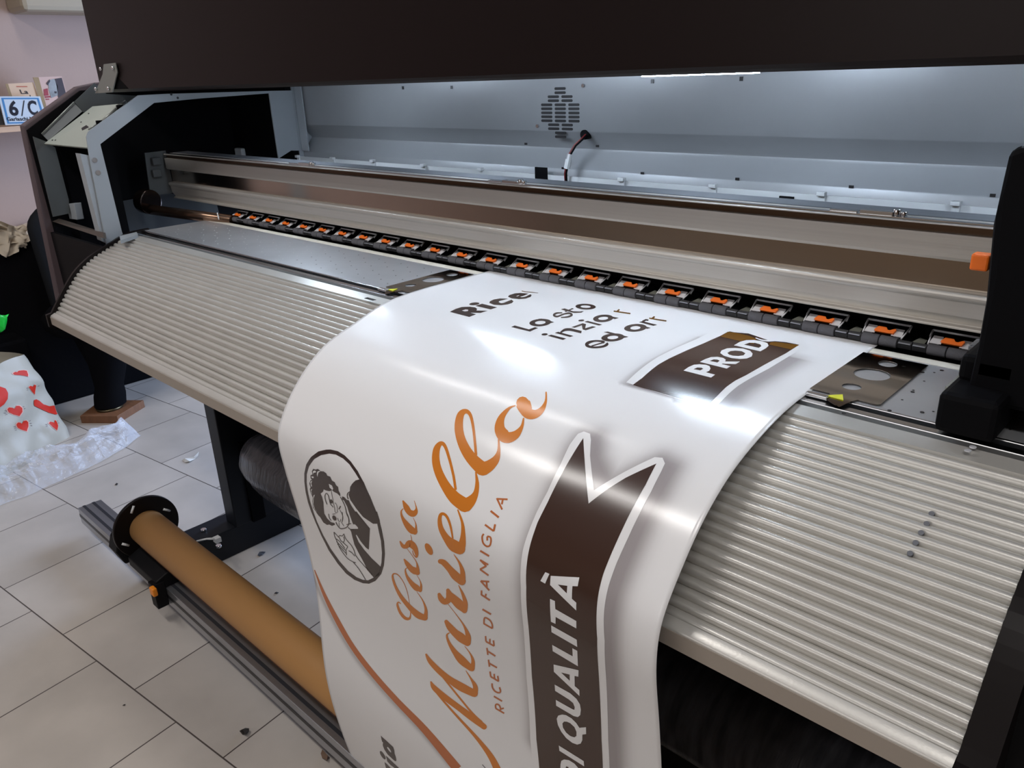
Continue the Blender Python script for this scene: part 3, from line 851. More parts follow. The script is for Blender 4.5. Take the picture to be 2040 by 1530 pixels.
# artwork outlines: position across the banner and along it, in 1/10000
ART = """
script_lettering|orange|1|s|4735,5091 4747,5101 4763,5116 4781,5133 4795,5151 4800,5167 4797,5180 4788,5193 4775,5203 4761,5212 4749,5218 4739,5222 4730,5224 4725,5224 4723,5223 4725,5221 4723,5221 4716,5223 4706,5225 4695,5227 4684,5227 4673,5224 4659,5217 4643,5208 4624,5197 4602,5188 4574,5181 4542,5173 4509,5165 4480,5159 4460,5154|4746,5087 4759,5096 4778,5110 4799,5126 4819,5142 4834,5156 4846,5168 4856,5180 4864,5193 4867,5206 4863,5221 4853,5237 4836,5255 4811,5273 4779,5291 4740,5305 4702,5315 4667,5320 4632,5321 4599,5319 4568,5313 4541,5305 4517,5294 4496,5283 4478,5271 4464,5258 4452,5241 4441,5221 4433,5201 4425,5185 4419,5173
script_lettering|orange|1|p|4463,5158 4460,5164 4452,5170 4441,5174 4429,5176 4420,5174 4416,5169 4418,5163 4426,5157 4438,5153 4450,5151 4459,5153
script_lettering|orange|1|s|4438,5264 4427,5271 4410,5282 4390,5295 4371,5311 4358,5329 4353,5347 4351,5365 4353,5384 4358,5404 4365,5424 4376,5445 4389,5468 4405,5491 4423,5512 4442,5531 4462,5547 4485,5561 4509,5573 4535,5582 4564,5589 4601,5590 4639,5585 4672,5577 4693,5571 4705,5567|4454,5267 4444,5275 4430,5286 4417,5298 4406,5310 4403,5320 4404,5332 4409,5345 4418,5359 4431,5373 4448,5385 4473,5397 4503,5408 4538,5418 4572,5427 4603,5436 4632,5443 4660,5449 4686,5454 4710,5459 4726,5462 4735,5464 4742,5467 4752,5469 4765,5470 4778,5470
script_lettering|orange|1|p|4457,5263 4455,5266 4451,5269 4445,5271 4440,5271 4436,5270 4435,5268 4436,5265 4440,5262 4446,5260 4451,5260 4455,5261
script_lettering|orange|1|p|4826,5495 4809,5519 4774,5544 4730,5562 4689,5568 4663,5561 4658,5542 4676,5517 4711,5492 4754,5475 4794,5470 4821,5477
script_lettering|orange|1|s|4725,5323 4735,5332 4749,5343 4763,5357 4776,5373 4782,5388 4783,5403 4779,5421 4772,5439 4763,5456 4753,5473 4739,5487 4722,5502 4704,5516 4687,5529 4674,5539|4735,5318 4746,5326 4762,5337 4780,5349 4797,5363 4809,5377 4817,5392 4822,5408 4824,5424 4825,5440 4825,5456 4822,5473 4817,5490 4811,5506 4805,5519 4803,5527
script_lettering|orange|1|p|4811,5513 4796,5534 4765,5555 4727,5571 4692,5576 4669,5570 4665,5554 4681,5532 4711,5511 4749,5496 4784,5491 4806,5497
script_lettering|orange|1|s|4578,5615 4580,5621 4582,5630 4584,5640 4586,5651 4586,5662 4584,5674 4580,5688 4576,5703 4572,5715 4569,5724|4590,5609 4593,5615 4596,5624 4600,5633 4603,5644 4605,5655 4604,5667 4602,5682 4599,5695 4596,5708 4594,5716
script_lettering|orange|1|p|4593,5717 4591,5720 4585,5724 4579,5727 4573,5728 4569,5727 4569,5724 4572,5720 4577,5716 4584,5714 4589,5713 4593,5714
script_lettering|orange|1|s|4159,5853 4161,5864 4163,5882 4166,5902 4174,5920 4192,5933 4223,5936 4260,5931 4299,5920 4336,5906 4378,5889 4426,5864 4467,5839 4498,5822 4510,5817 4489,5829 4461,5839 4455,5841 4462,5841 4476,5842 4492,5844 4508,5846 4524,5847 4540,5849 4555,5853 4567,5858 4577,5867 4586,5881 4592,5896 4597,5911 4601,5924 4604,5934 4607,5943 4609,5950 4613,5951 4627,5947 4621,5949 4605,5948 4588,5943 4572,5937 4562,5930 4557,5920 4555,5908 4556,5894 4558,5882 4559,5873|4211,5826 4224,5831 4242,5840 4264,5848 4285,5854 4300,5853 4307,5850 4313,5848 4320,5844 4332,5839 4339,5834 4343,5828 4357,5814 4382,5791 4423,5761 4491,5725 4562,5704 4608,5699 4639,5701 4661,5705 4679,5711 4695,5718 4710,5728 4723,5740 4732,5755 4738,5773 4740,5793 4738,5815 4733,5838 4725,5861 4716,5881 4704,5900 4689,5919 4672,5938 4649,5956 4614,5972 4593,5973 4576,5969 4559,5962 4544,5954 4533,5945 4529,5933 4528,5919 4530,5904 4532,5892 4533,5883
script_lettering|orange|1|p|4211,5831 4205,5839 4193,5847 4179,5853 4167,5855 4159,5853 4159,5847 4165,5839 4177,5831 4191,5825 4203,5823 4210,5825
script_lettering|orange|1|p|4558,5874 4555,5878 4549,5882 4543,5885 4537,5886 4533,5885 4533,5882 4536,5878 4542,5874 4548,5871 4554,5870 4558,5871
script_lettering|orange|1|s|4354,5895 4372,5906 4398,5921 4428,5939 4458,5958 4483,5976 4504,5992 4525,6007 4543,6023 4557,6039 4566,6056 4568,6075 4564,6096 4556,6116 4547,6137 4537,6157 4526,6177 4512,6199 4497,6220 4483,6239 4474,6252|4366,5887 4385,5898 4412,5913 4443,5930 4474,5948 4501,5965 4524,5980 4546,5995 4566,6009 4584,6024 4598,6039 4610,6055 4618,6072 4623,6088 4627,6105 4629,6122 4629,6141 4626,6161 4621,6181 4617,6197 4615,6208
script_lettering|orange|1|p|4615,6206 4597,6229 4565,6252 4527,6270 4494,6276 4474,6271 4473,6254 4491,6231 4524,6207 4562,6190 4595,6184 4614,6189
script_lettering|orange|1|s|4149,6157 4150,6167 4151,6183 4153,6200 4158,6219 4166,6236 4178,6251 4194,6267 4212,6282 4232,6296 4255,6308 4280,6316 4306,6321 4330,6323 4349,6325 4365,6324 4386,6322 4412,6317 4437,6310 4459,6305 4475,6301|4202,6126 4216,6129 4237,6133 4260,6137 4285,6142 4310,6147 4334,6154 4359,6162 4385,6169 4409,6175 4431,6178 4450,6177 4470,6173 4493,6169 4519,6166 4544,6165 4562,6169 4575,6176 4585,6184 4592,6191 4598,6195
script_lettering|orange|1|p|4202,6133 4195,6141 4183,6150 4169,6156 4156,6159 4149,6156 4148,6150 4155,6142 4168,6133 4182,6127 4195,6124 4202,6127
script_lettering|orange|1|p|4617,6221 4597,6247 4561,6274 4517,6293 4479,6301 4457,6294 4455,6275 4476,6249 4513,6222 4556,6203 4594,6195 4616,6202
script_lettering|orange|1|s|4195,6271 4182,6279 4161,6291 4135,6307 4109,6327 4090,6350 4079,6373 4073,6398 4070,6424 4071,6451 4077,6476 4088,6501 4104,6526 4123,6550 4145,6572 4167,6590 4191,6605 4216,6616 4242,6625 4267,6631 4291,6633 4319,6632 4350,6627 4378,6619 4400,6612 4415,6607|4207,6277 4193,6286 4174,6298 4156,6311 4143,6323 4137,6335 4135,6351 4137,6369 4144,6389 4155,6408 4172,6424 4195,6438 4225,6451 4259,6464 4294,6474 4325,6481 4355,6485 4385,6487 4414,6487 4442,6487 4465,6490 4479,6495 4489,6502 4496,6509 4503,6516 4509,6520
script_lettering|orange|1|p|4215,6269 4211,6274 4205,6278 4198,6281 4192,6283 4188,6281 4188,6278 4191,6274 4197,6270 4205,6267 4211,6265 4215,6266
script_lettering|orange|1|p|4528,6541 4512,6562 4482,6584 4447,6601 4417,6607 4398,6602 4397,6587 4413,6565 4442,6543 4477,6527 4508,6520 4526,6525
script_lettering|orange|1|s|4479,6308 4488,6318 4503,6331 4519,6347 4532,6365 4540,6382 4542,6399 4541,6417 4536,6436 4529,6455 4519,6473 4504,6493 4483,6516 4461,6540 4440,6561 4425,6577|4491,6301 4502,6310 4518,6322 4536,6337 4553,6353 4566,6368 4575,6382 4583,6397 4588,6413 4591,6430 4590,6448 4584,6470 4573,6495 4561,6518 4551,6538 4544,6551
script_lettering|orange|1|p|4550,6541 4534,6562 4505,6584 4470,6601 4439,6607 4421,6602 4419,6587 4435,6565 4465,6543 4500,6527 4530,6520 4549,6526
script_lettering|orange|1|s|4342,6640 4362,6654 4391,6673 4424,6696 4453,6721 4474,6748 4486,6776 4493,6807 4496,6839 4494,6871 4488,6902 4474,6934 4454,6969 4430,7004 4408,7035 4392,7059|4355,6632 4377,6644 4410,6660 4448,6680 4484,6702 4512,6725 4535,6748 4554,6774 4570,6801 4581,6829 4587,6859 4585,6892 4575,6929 4562,6964 4551,6992 4544,7012
script_lettering|orange|1|p|4546,7006 4528,7032 4494,7059 4453,7080 4416,7088 4392,7083 4389,7064 4408,7038 4442,7011 4484,6990 4521,6982 4544,6988
script_lettering|orange|1|s|3989,6973 3993,6946 3999,6908 4005,6863 4009,6818 4009,6778 4005,6742 3998,6707 3989,6674 3976,6643 3960,6615 3939,6590 3913,6567 3885,6547 3855,6531 3824,6521 3790,6517 3753,6520 3714,6528 3677,6539 3642,6553 3608,6572 3579,6594 3555,6618 3538,6643 3527,6670 3522,6700 3522,6733 3527,6767 3535,6802 3547,6835 3561,6867 3578,6898 3599,6930 3625,6960 3656,6988 3693,7014 3736,7038 3783,7061 3831,7082 3877,7101 3921,7120 3965,7138 4011,7155 4060,7167 4115,7174 4179,7171 4248,7160 4310,7145 4360,7133 4393,7125|3972,6981 3975,6954 3980,6916 3985,6872 3989,6827 3988,6788 3983,6753 3976,6718 3966,6686 3953,6655 3936,6629 3914,6605 3887,6583 3857,6565 3825,6551 3794,6543 3763,6541 3730,6545 3698,6552 3669,6562 3649,6572 3637,6580 3627,6590 3618,6602 3612,6618 3608,6638 3608,6662 3612,6691 3620,6722 3632,6753 3648,6781 3668,6808 3693,6834 3721,6859 3754,6882 3790,6903 3832,6923 3878,6942 3929,6959 3981,6974 4034,6987 4087,6996 4142,7003 4196,7008 4247,7011 4291,7012 4332,7011 4377,7008 4423,7003 4466,6998 4498,6995
script_lettering|orange|1|p|4543,7023 4521,7056 4478,7090 4426,7116 4380,7126 4350,7120 4347,7097 4370,7064 4413,7030 4465,7004 4511,6993 4540,7000
script_lettering|orange|1|s|3660,7087 3650,7085 3636,7083 3618,7080 3598,7080 3570,7088 3542,7103 3517,7121 3495,7142 3478,7165 3469,7189 3468,7213 3473,7240 3482,7268 3495,7294 3512,7316 3534,7334 3560,7349 3589,7362 3622,7370 3656,7374 3695,7372 3736,7364 3779,7352 3820,7335 3861,7314 3897,7288 3920,7263 3935,7242 3945,7222 3954,7202 3963,7180 3970,7157 3975,7133 3979,7113 3982,7099|3638,7105 3626,7105 3609,7105 3590,7106 3575,7108 3572,7110 3571,7113 3565,7119 3560,7128 3557,7138 3557,7151 3561,7169 3569,7191 3582,7215 3597,7237 3615,7254 3637,7267 3663,7279 3691,7288 3719,7294 3744,7296 3766,7296 3789,7293 3810,7288 3829,7283 3839,7279 3846,7277 3859,7268 3876,7253 3893,7235 3908,7216 3921,7195 3933,7170 3942,7146 3949,7125 3955,7110
script_lettering|orange|1|p|3663,7091 3659,7096 3653,7100 3646,7104 3639,7105 3635,7104 3634,7101 3638,7097 3644,7092 3652,7088 3658,7087 3662,7088
script_lettering|orange|1|p|3982,7100 3979,7104 3973,7109 3966,7112 3959,7114 3955,7113 3955,7110 3958,7105 3964,7101 3971,7097 3978,7096 3982,7097
script_lettering|orange|1|p|5154,5752 5138,5759 5121,5765 5104,5768 5086,5770 5068,5769 5051,5766 5035,5761 5020,5754 5007,5746 4996,5735 4987,5724 4981,5712 4978,5698 4978,5685 4980,5672 4985,5659 4992,5646 5002,5635 5014,5625 5028,5616 5043,5609 5060,5604 5078,5601 5095,5600 5113,5600 5130,5603 5146,5608 5161,5615 5174,5623 5186,5633 5195,5644 5201,5656 5204,5669 5205,5682 5203,5695 5198,5708 5191,5721 5181,5732 5168,5743
script_lettering|orange|1|s|5836,4957 5858,4974 5891,4996 5925,5023 5958,5051 5981,5077 5996,5101 6006,5125 6013,5150 6016,5176 6016,5202 6011,5229 6004,5258 5992,5287 5979,5314 5964,5337 5948,5355 5929,5372 5909,5388 5889,5404 5874,5417|5853,4950 5879,4964 5918,4984 5961,5008 6001,5033 6035,5057 6060,5080 6080,5103 6096,5127 6109,5151 6121,5175 6131,5201 6139,5228 6144,5255 6147,5282 6146,5308 6140,5335 6130,5362 6118,5385 6110,5402 6106,5412
script_lettering|orange|1|p|5854,4951 5854,4954 5852,4957 5847,4958 5842,4959 5837,4958 5834,4956 5834,4953 5837,4950 5841,4948 5847,4948 5851,4949
script_lettering|orange|1|p|6122,5377 6101,5418 6049,5458 5979,5488 5912,5499 5867,5486 5855,5454 5878,5412 5930,5372 5997,5345 6061,5336 6107,5348
script_lettering|orange|1|s|5835,5307 5830,5288 5821,5261 5809,5231 5795,5202 5778,5177 5760,5154 5739,5133 5717,5114 5693,5097 5669,5083 5645,5073 5620,5065 5595,5060 5571,5058 5547,5057 5522,5059 5496,5064 5469,5073 5446,5086 5429,5102 5419,5120 5413,5139 5410,5159 5408,5181 5410,5201 5413,5222 5419,5244 5427,5267 5439,5290 5454,5313 5474,5336 5498,5358 5524,5381 5551,5402 5577,5423 5603,5443 5628,5462 5655,5480 5684,5495 5718,5507 5762,5513 5809,5513 5853,5511 5888,5508 5910,5507|5792,5322 5785,5303 5775,5278 5761,5248 5744,5220 5727,5196 5708,5175 5687,5155 5664,5137 5642,5122 5620,5110 5601,5102 5582,5096 5564,5093 5548,5092 5535,5092 5524,5094 5516,5096 5510,5099 5508,5101 5506,5105 5504,5113 5504,5126 5506,5141 5511,5157 5517,5172 5526,5188 5537,5204 5549,5221 5565,5236 5585,5251 5609,5266 5639,5281 5672,5295 5707,5307 5741,5316 5777,5321 5815,5323 5854,5323 5890,5322 5922,5322 5949,5323 5979,5325 6010,5326 6039,5328 6062,5329
script_lettering|orange|1|p|5835,5309 5832,5315 5824,5321 5813,5326 5803,5327 5795,5325 5792,5320 5795,5314 5803,5308 5814,5303 5825,5302 5833,5304
script_lettering|orange|1|p|6134,5374 6111,5418 6054,5462 5978,5495 5905,5507 5855,5493 5842,5458 5868,5412 5924,5368 5997,5338 6067,5329 6117,5342
script_lettering|orange|1|s|5806,5549 5823,5563 5848,5582 5875,5606 5898,5631 5914,5655 5922,5680 5926,5706 5925,5733 5921,5761 5913,5789 5901,5820 5882,5856 5860,5894 5839,5929 5824,5954|5820,5540 5843,5550 5876,5564 5913,5581 5950,5600 5979,5619 6001,5639 6020,5660 6036,5683 6047,5708 6053,5736 6051,5769 6043,5807 6030,5845 6019,5876 6012,5898
script_lettering|orange|1|p|5821,5542 5820,5545 5816,5547 5812,5549 5809,5549 5806,5549 5806,5547 5807,5544 5810,5542 5814,5540 5818,5540 5820,5540
script_lettering|orange|1|p|6014,5893 5991,5926 5949,5959 5898,5983 5853,5993 5825,5984 5822,5959 5845,5926 5888,5893 5938,5869 5983,5860 6010,5869
script_lettering|orange|1|s|5344,5829 5359,5827 5376,5825 5387,5825 5397,5827 5409,5830 5428,5837 5454,5846 5482,5859 5510,5873 5536,5886 5556,5901 5573,5918 5592,5936 5613,5953 5641,5967 5676,5977 5717,5985 5756,5990 5790,5994 5813,5997|5403,5740 5415,5736 5436,5729 5469,5721 5508,5715 5547,5715 5581,5721 5614,5731 5646,5743 5677,5754 5708,5764 5740,5773 5771,5781 5802,5788 5831,5794 5858,5800 5887,5807 5921,5814 5954,5822 5983,5829 6005,5834
script_lettering|orange|1|p|5445,5761 5429,5784 5398,5807 5360,5824 5326,5831 5305,5824 5302,5807 5319,5784 5350,5761 5387,5744 5421,5739 5442,5745
script_lettering|orange|1|p|6030,5873 6002,5914 5949,5956 5885,5987 5827,5998 5792,5987 5789,5956 5818,5914 5871,5873 5934,5843 5990,5832 6025,5843
script_lettering|orange|1|s|5779,6027 5784,6046 5792,6071 5800,6101 5808,6132 5813,6162 5816,6191 5819,6221 5820,6251 5818,6280 5812,6307 5800,6334 5782,6365 5761,6396 5741,6425 5726,6447|5795,6018 5810,6030 5831,6048 5855,6069 5879,6092 5898,6115 5913,6139 5927,6164 5938,6190 5946,6219 5948,6250 5941,6285 5927,6322 5910,6357 5895,6385 5886,6404
script_lettering|orange|1|p|5795,6020 5793,6022 5790,6025 5785,6028 5781,6028 5779,6028 5778,6025 5780,6023 5784,6020 5789,6017 5793,6017 5795,6017
script_lettering|orange|1|p|5891,6394 5871,6424 5834,6454 5790,6477 5750,6486 5725,6479 5722,6457 5742,6427 5779,6396 5824,6374 5863,6365 5888,6372
script_lettering|orange|1|s|5361,6265 5357,6277 5350,6295 5344,6318 5342,6343 5350,6365 5367,6382 5387,6394 5409,6405 5431,6414 5451,6423 5474,6434 5498,6446 5522,6457 5547,6466 5573,6472 5604,6476 5641,6477 5679,6478 5712,6478 5735,6479|5481,6203 5489,6210 5501,6219 5514,6227 5529,6233 5545,6235 5562,6236 5584,6237 5612,6239 5642,6242 5673,6246 5703,6250 5735,6254 5768,6259 5798,6267 5824,6278 5843,6295 5856,6317 5866,6339 5872,6359 5878,6372
script_lettering|orange|1|p|5480,6213 5465,6233 5439,6253 5408,6269 5380,6274 5363,6269 5362,6255 5376,6234 5403,6214 5434,6199 5462,6193 5478,6198
script_lettering|orange|1|p|5885,6396 5867,6424 5833,6452 5791,6473 5753,6482 5730,6475 5727,6455 5746,6427 5781,6398 5822,6377 5860,6369 5883,6376
script_lettering|orange|1|s|5051,6444 5049,6455 5044,6472 5041,6492 5043,6513 5052,6530 5067,6541 5087,6551 5114,6558 5153,6559 5210,6548 5273,6522 5328,6493 5381,6460 5430,6423 5476,6379 5504,6336 5515,6302 5518,6275 5519,6254 5520,6240|5162,6384 5171,6390 5183,6398 5197,6406 5211,6412 5224,6415 5238,6420 5253,6426 5266,6430 5272,6431 5264,6433 5259,6433 5272,6425 5288,6412 5301,6401 5303,6399 5307,6395 5317,6376 5327,6352 5335,6329 5341,6311
script_lettering|orange|1|p|5162,6394 5149,6413 5124,6432 5095,6446 5069,6451 5053,6447 5052,6434 5065,6415 5090,6396 5119,6382 5145,6377 5160,6381
script_lettering|orange|1|p|5519,6244 5498,6274 5459,6305 5412,6328 5370,6337 5345,6329 5343,6307 5364,6277 5404,6246 5450,6223 5492,6215 5517,6222
script_lettering|orange|1|s|5306,6493 5334,6508 5374,6528 5420,6552 5467,6577 5508,6603 5546,6627 5584,6652 5620,6679 5650,6707 5673,6737 5686,6769 5693,6805 5694,6841 5691,6876 5685,6906 5675,6933 5661,6960 5643,6987 5626,7014 5613,7035|5320,6484 5348,6498 5389,6518 5436,6541 5484,6565 5528,6588 5570,6610 5613,6632 5655,6654 5694,6677 5728,6700 5759,6724 5788,6748 5813,6773 5832,6799 5845,6828 5846,6863 5837,6900 5823,6934 5811,6960 5805,6977
script_lettering|orange|1|p|5809,6966 5787,7002 5744,7039 5692,7068 5644,7080 5613,7072 5608,7046 5631,7010 5674,6973 5727,6944 5775,6933 5805,6941
script_lettering|orange|1|s|5090,6902 5094,6914 5100,6931 5108,6952 5120,6972 5136,6990 5157,7004 5181,7017 5208,7028 5237,7039 5268,7050 5299,7060 5331,7070 5363,7078 5395,7085 5429,7089 5470,7090 5516,7088 5563,7085 5604,7081 5632,7079|5213,6819 5229,6824 5251,6829 5276,6836 5303,6842 5328,6848 5353,6855 5379,6863 5406,6870 5434,6877 5464,6882 5497,6883 5533,6882 5573,6880 5612,6880 5648,6883 5682,6891 5714,6902 5744,6915 5768,6926 5786,6933
script_lettering|orange|1|p|5216,6836 5201,6859 5173,6882 5139,6899 5108,6906 5089,6901 5086,6886 5102,6863 5130,6840 5164,6822 5195,6815 5214,6820
script_lettering|orange|1|p|5809,6966 5787,7002 5744,7039 5692,7068 5644,7080 5613,7072 5608,7046 5631,7010 5674,6973 5727,6944 5775,6933 5805,6941
script_lettering|orange|1|s|5178,7036 5162,7046 5138,7060 5107,7080 5076,7106 5054,7135 5046,7163 5045,7190 5050,7217 5058,7245 5070,7272 5085,7299 5105,7327 5128,7354 5153,7380 5180,7404 5205,7427 5231,7450 5259,7472 5294,7490 5336,7504 5392,7511 5459,7514 5526,7513 5585,7512 5625,7511|5190,7044 5175,7056 5153,7072 5132,7089 5119,7102 5115,7114 5115,7130 5120,7150 5131,7171 5146,7192 5166,7211 5191,7229 5223,7245 5258,7261 5296,7275 5334,7287 5374,7296 5416,7302 5459,7307 5502,7312 5543,7319 5588,7330 5637,7344 5686,7358 5729,7371 5759,7380
script_lettering|orange|1|p|5199,7034 5196,7040 5189,7045 5181,7049 5174,7051 5170,7050 5169,7046 5172,7041 5179,7035 5187,7031 5194,7029 5199,7031
script_lettering|orange|1|p|5781,7408 5763,7441 5726,7474 5680,7500 5637,7512 5608,7505 5603,7483 5621,7450 5659,7417 5705,7391 5748,7379 5775,7386
script_lettering|orange|1|s|5595,7109 5614,7120 5642,7135 5674,7152 5702,7172 5721,7193 5733,7215 5739,7238 5741,7262 5739,7288 5734,7312 5722,7341 5704,7374 5683,7410 5664,7442 5650,7465|5608,7099 5630,7107 5662,7119 5698,7133 5733,7149 5762,7165 5784,7181 5805,7197 5821,7216 5834,7237 5841,7263 5839,7295 5830,7332 5818,7368 5807,7398 5800,7418
script_lettering|orange|1|p|5803,7409 5787,7437 5755,7467 5714,7490 5676,7500 5652,7494 5647,7474 5663,7446 5696,7416 5736,7393 5774,7383 5798,7389
script_lettering|orange|1|s|5512,7563 5528,7576 5550,7595 5576,7616 5601,7639 5622,7662 5640,7685 5657,7708 5671,7732 5679,7756 5682,7777 5677,7801 5668,7830 5655,7861 5642,7891 5633,7913|5528,7551 5548,7561 5577,7575 5609,7591 5643,7608 5675,7623 5706,7635 5740,7647 5773,7659 5802,7675 5823,7698 5829,7731 5824,7768 5813,7805 5804,7834 5798,7853
script_lettering|orange|1|p|5800,7846 5784,7877 5750,7909 5707,7935 5666,7946 5638,7941 5631,7920 5647,7889 5681,7856 5725,7831 5766,7820 5793,7825
script_lettering|orange|1|s|4235,7801 4241,7817 4247,7839 4258,7866 4277,7892 4305,7915 4344,7934 4391,7951 4444,7966 4500,7979 4558,7991 4617,8001 4678,8008 4743,8015 4808,8020 4874,8024 4938,8028 5003,8032 5069,8035 5139,8034 5215,8030 5304,8020 5404,8004 5501,7987 5585,7971 5642,7961|4298,7761 4317,7769 4342,7778 4373,7789 4408,7800 4446,7809 4489,7818 4540,7828 4594,7838 4651,7847 4709,7855 4768,7861 4828,7866 4890,7870 4954,7872 5019,7871 5087,7868 5156,7862 5226,7854 5298,7846 5370,7838 5450,7830 5540,7821 5628,7812 5705,7804 5759,7799
script_lettering|orange|1|p|4299,7768 4293,7779 4279,7791 4262,7800 4246,7804 4236,7802 4234,7794 4241,7783 4254,7772 4271,7763 4287,7759 4297,7761
script_lettering|orange|1|p|5809,7832 5789,7872 5745,7914 5689,7947 5635,7961 5599,7954 5590,7927 5611,7887 5656,7845 5712,7813 5765,7798 5800,7805
script_lettering|orange|1|s|4404,7920 4443,7931 4497,7946 4561,7965 4631,7986 4701,8008 4773,8033 4850,8060 4930,8089 5013,8119 5097,8148 5188,8179 5285,8212 5381,8244 5472,8274 5550,8297 5617,8315 5677,8329 5729,8339 5770,8347 5800,8353|4437,7893 4479,7901 4537,7913 4606,7928 4680,7945 4753,7966 4826,7990 4902,8017 4982,8047 5063,8077 5147,8107 5237,8137 5334,8170 5430,8202 5521,8230 5601,8251 5670,8265 5732,8274 5787,8280 5833,8283 5866,8286
script_lettering|orange|1|p|4440,7898 4436,7905 4428,7912 4418,7917 4408,7920 4402,7919 4400,7914 4404,7907 4412,7900 4423,7895 4432,7892 4439,7894
script_lettering|orange|1|p|5877,8300 5870,8316 5853,8333 5830,8347 5808,8353 5793,8350 5789,8340 5796,8323 5813,8306 5836,8292 5858,8286 5873,8289
script_lettering|orange|1|s|4297,8272 4297,8287 4295,8308 4299,8334 4314,8359 4346,8380 4394,8393 4454,8404 4521,8411 4594,8417 4670,8422 4750,8425 4836,8425 4924,8425 5012,8424 5097,8424 5179,8426 5261,8429 5342,8432 5422,8434 5499,8435 5579,8434 5662,8433 5742,8430 5809,8428 5856,8427|4349,8239 4367,8243 4389,8249 4416,8255 4448,8259 4485,8262 4534,8266 4593,8270 4660,8275 4732,8278 4806,8281 4883,8283 4965,8285 5050,8285 5136,8286 5221,8286 5305,8286 5390,8284 5474,8283 5555,8282 5632,8283 5709,8286 5787,8290 5859,8295 5920,8300 5963,8303
script_lettering|orange|1|p|4351,8244 4346,8254 4335,8263 4321,8271 4307,8275 4298,8273 4295,8267 4300,8258 4311,8248 4326,8240 4339,8236 4348,8238
script_lettering|orange|1|p|5990,8328 5977,8358 5946,8390 5905,8415 5865,8426 5836,8422 5828,8402 5841,8372 5873,8340 5915,8315 5955,8303 5982,8308
script_lettering|orange|1|s|4360,8370 4400,8383 4454,8400 4518,8421 4590,8443 4665,8465 4746,8486 4835,8508 4929,8531 5021,8553 5109,8574 5193,8593 5275,8611 5355,8629 5431,8647 5504,8666 5572,8686 5638,8707 5700,8729 5758,8751 5811,8773 5859,8795 5902,8816 5941,8838 5976,8861 6009,8884 6042,8912 6073,8943 6103,8974 6127,9002 6146,9021|4386,8349 4429,8358 4488,8372 4558,8388 4635,8405 4714,8422 4797,8441 4888,8461 4982,8482 5076,8503 5165,8521 5251,8538 5335,8554 5418,8569 5498,8584 5575,8599 5649,8615 5721,8630 5790,8646 5855,8662 5916,8678 5972,8693 6024,8708 6072,8724 6117,8741 6160,8760 6203,8784 6243,8811 6280,8838 6309,8861 6331,8877
script_lettering|orange|1|p|4389,8353 4386,8358 4380,8364 4372,8368 4364,8370 4359,8369 4358,8366 4360,8360 4367,8355 4375,8350 4382,8348 4387,8349
script_lettering|orange|1|p|6339,8900 6324,8938 6286,8980 6236,9013 6185,9029 6149,9024 6137,8998 6152,8960 6191,8918 6242,8885 6292,8869 6327,8875
script_lettering|orange|1|s|5829,4963 5846,4974 5870,4989 5897,5008 5923,5026 5945,5044 5965,5061 5984,5080 6002,5099 6016,5115 6026,5127|5853,4952 5872,4962 5898,4976 5929,4993 5959,5010 5985,5027 6009,5043 6033,5061 6054,5078 6072,5093 6085,5103
script_lettering|orange|1|p|5855,4954 5856,4958 5852,4962 5845,4964 5838,4965 5831,4964 5827,4961 5827,4957 5830,4953 5837,4950 5845,4950 5851,4951
script_lettering|orange|1|p|6087,5107 6085,5116 6076,5125 6060,5131 6044,5133 6030,5130 6023,5123 6025,5114 6035,5105 6050,5099 6067,5097 6080,5100
script_lettering|orange|1|s|5886,4476 5901,4491 5923,4513 5948,4538 5971,4563 5988,4587 6001,4609 6013,4631 6022,4653 6026,4674 6025,4694 6017,4711 6003,4728 5985,4744 5965,4759 5947,4772 5928,4783 5906,4795 5882,4806 5859,4818 5842,4827|5913,4467 5934,4480 5965,4499 6000,4522 6034,4546 6063,4569 6085,4592 6105,4616 6121,4640 6136,4664 6147,4688 6156,4713 6161,4738 6163,4762 6162,4785 6158,4807 6149,4831 6135,4855 6120,4876 6109,4892 6103,4902
script_lettering|orange|1|p|5915,4468 5916,4473 5913,4477 5906,4479 5898,4480 5890,4478 5884,4475 5883,4470 5886,4466 5892,4464 5901,4463 5909,4465
script_lettering|orange|1|p|6119,4831 6126,4872 6091,4911 6024,4937 5943,4945 5870,4931 5826,4899 5819,4857 5853,4818 5919,4792 5999,4785 6072,4800
script_lettering|orange|1|s|5650,4735 5628,4716 5595,4689 5557,4657 5514,4623 5470,4591 5423,4559 5372,4524 5318,4490 5265,4456 5215,4426 5168,4398 5121,4370 5075,4345 5032,4323 4992,4305 4954,4291 4918,4282 4879,4277 4840,4278 4804,4287 4776,4302 4755,4320 4740,4342 4731,4367 4731,4393 4739,4421 4754,4451 4774,4481 4798,4512 4826,4541 4856,4569 4891,4596 4929,4622 4971,4649 5017,4675 5069,4702 5126,4729 5185,4755 5246,4781 5306,4805 5366,4828 5427,4851 5489,4873 5552,4892 5618,4910 5689,4924 5761,4934 5826,4942 5877,4948 5912,4952|5599,4751 5576,4732 5544,4705 5505,4673 5463,4640 5420,4608 5373,4577 5322,4543 5269,4509 5215,4476 5165,4447 5116,4419 5069,4393 5023,4369 4981,4350 4946,4336 4917,4328 4897,4324 4886,4325 4884,4326 4885,4328 4885,4333 4884,4343 4885,4356 4889,4371 4896,4387 4908,4405 4925,4427 4945,4451 4969,4475 4995,4498 5023,4519 5053,4541 5087,4562 5125,4583 5167,4604 5215,4626 5269,4648 5325,4670 5384,4691 5442,4709 5502,4726 5563,4741 5624,4753 5683,4764 5735,4772 5786,4777 5842,4781 5899,4784 5952,4786 5990,4788
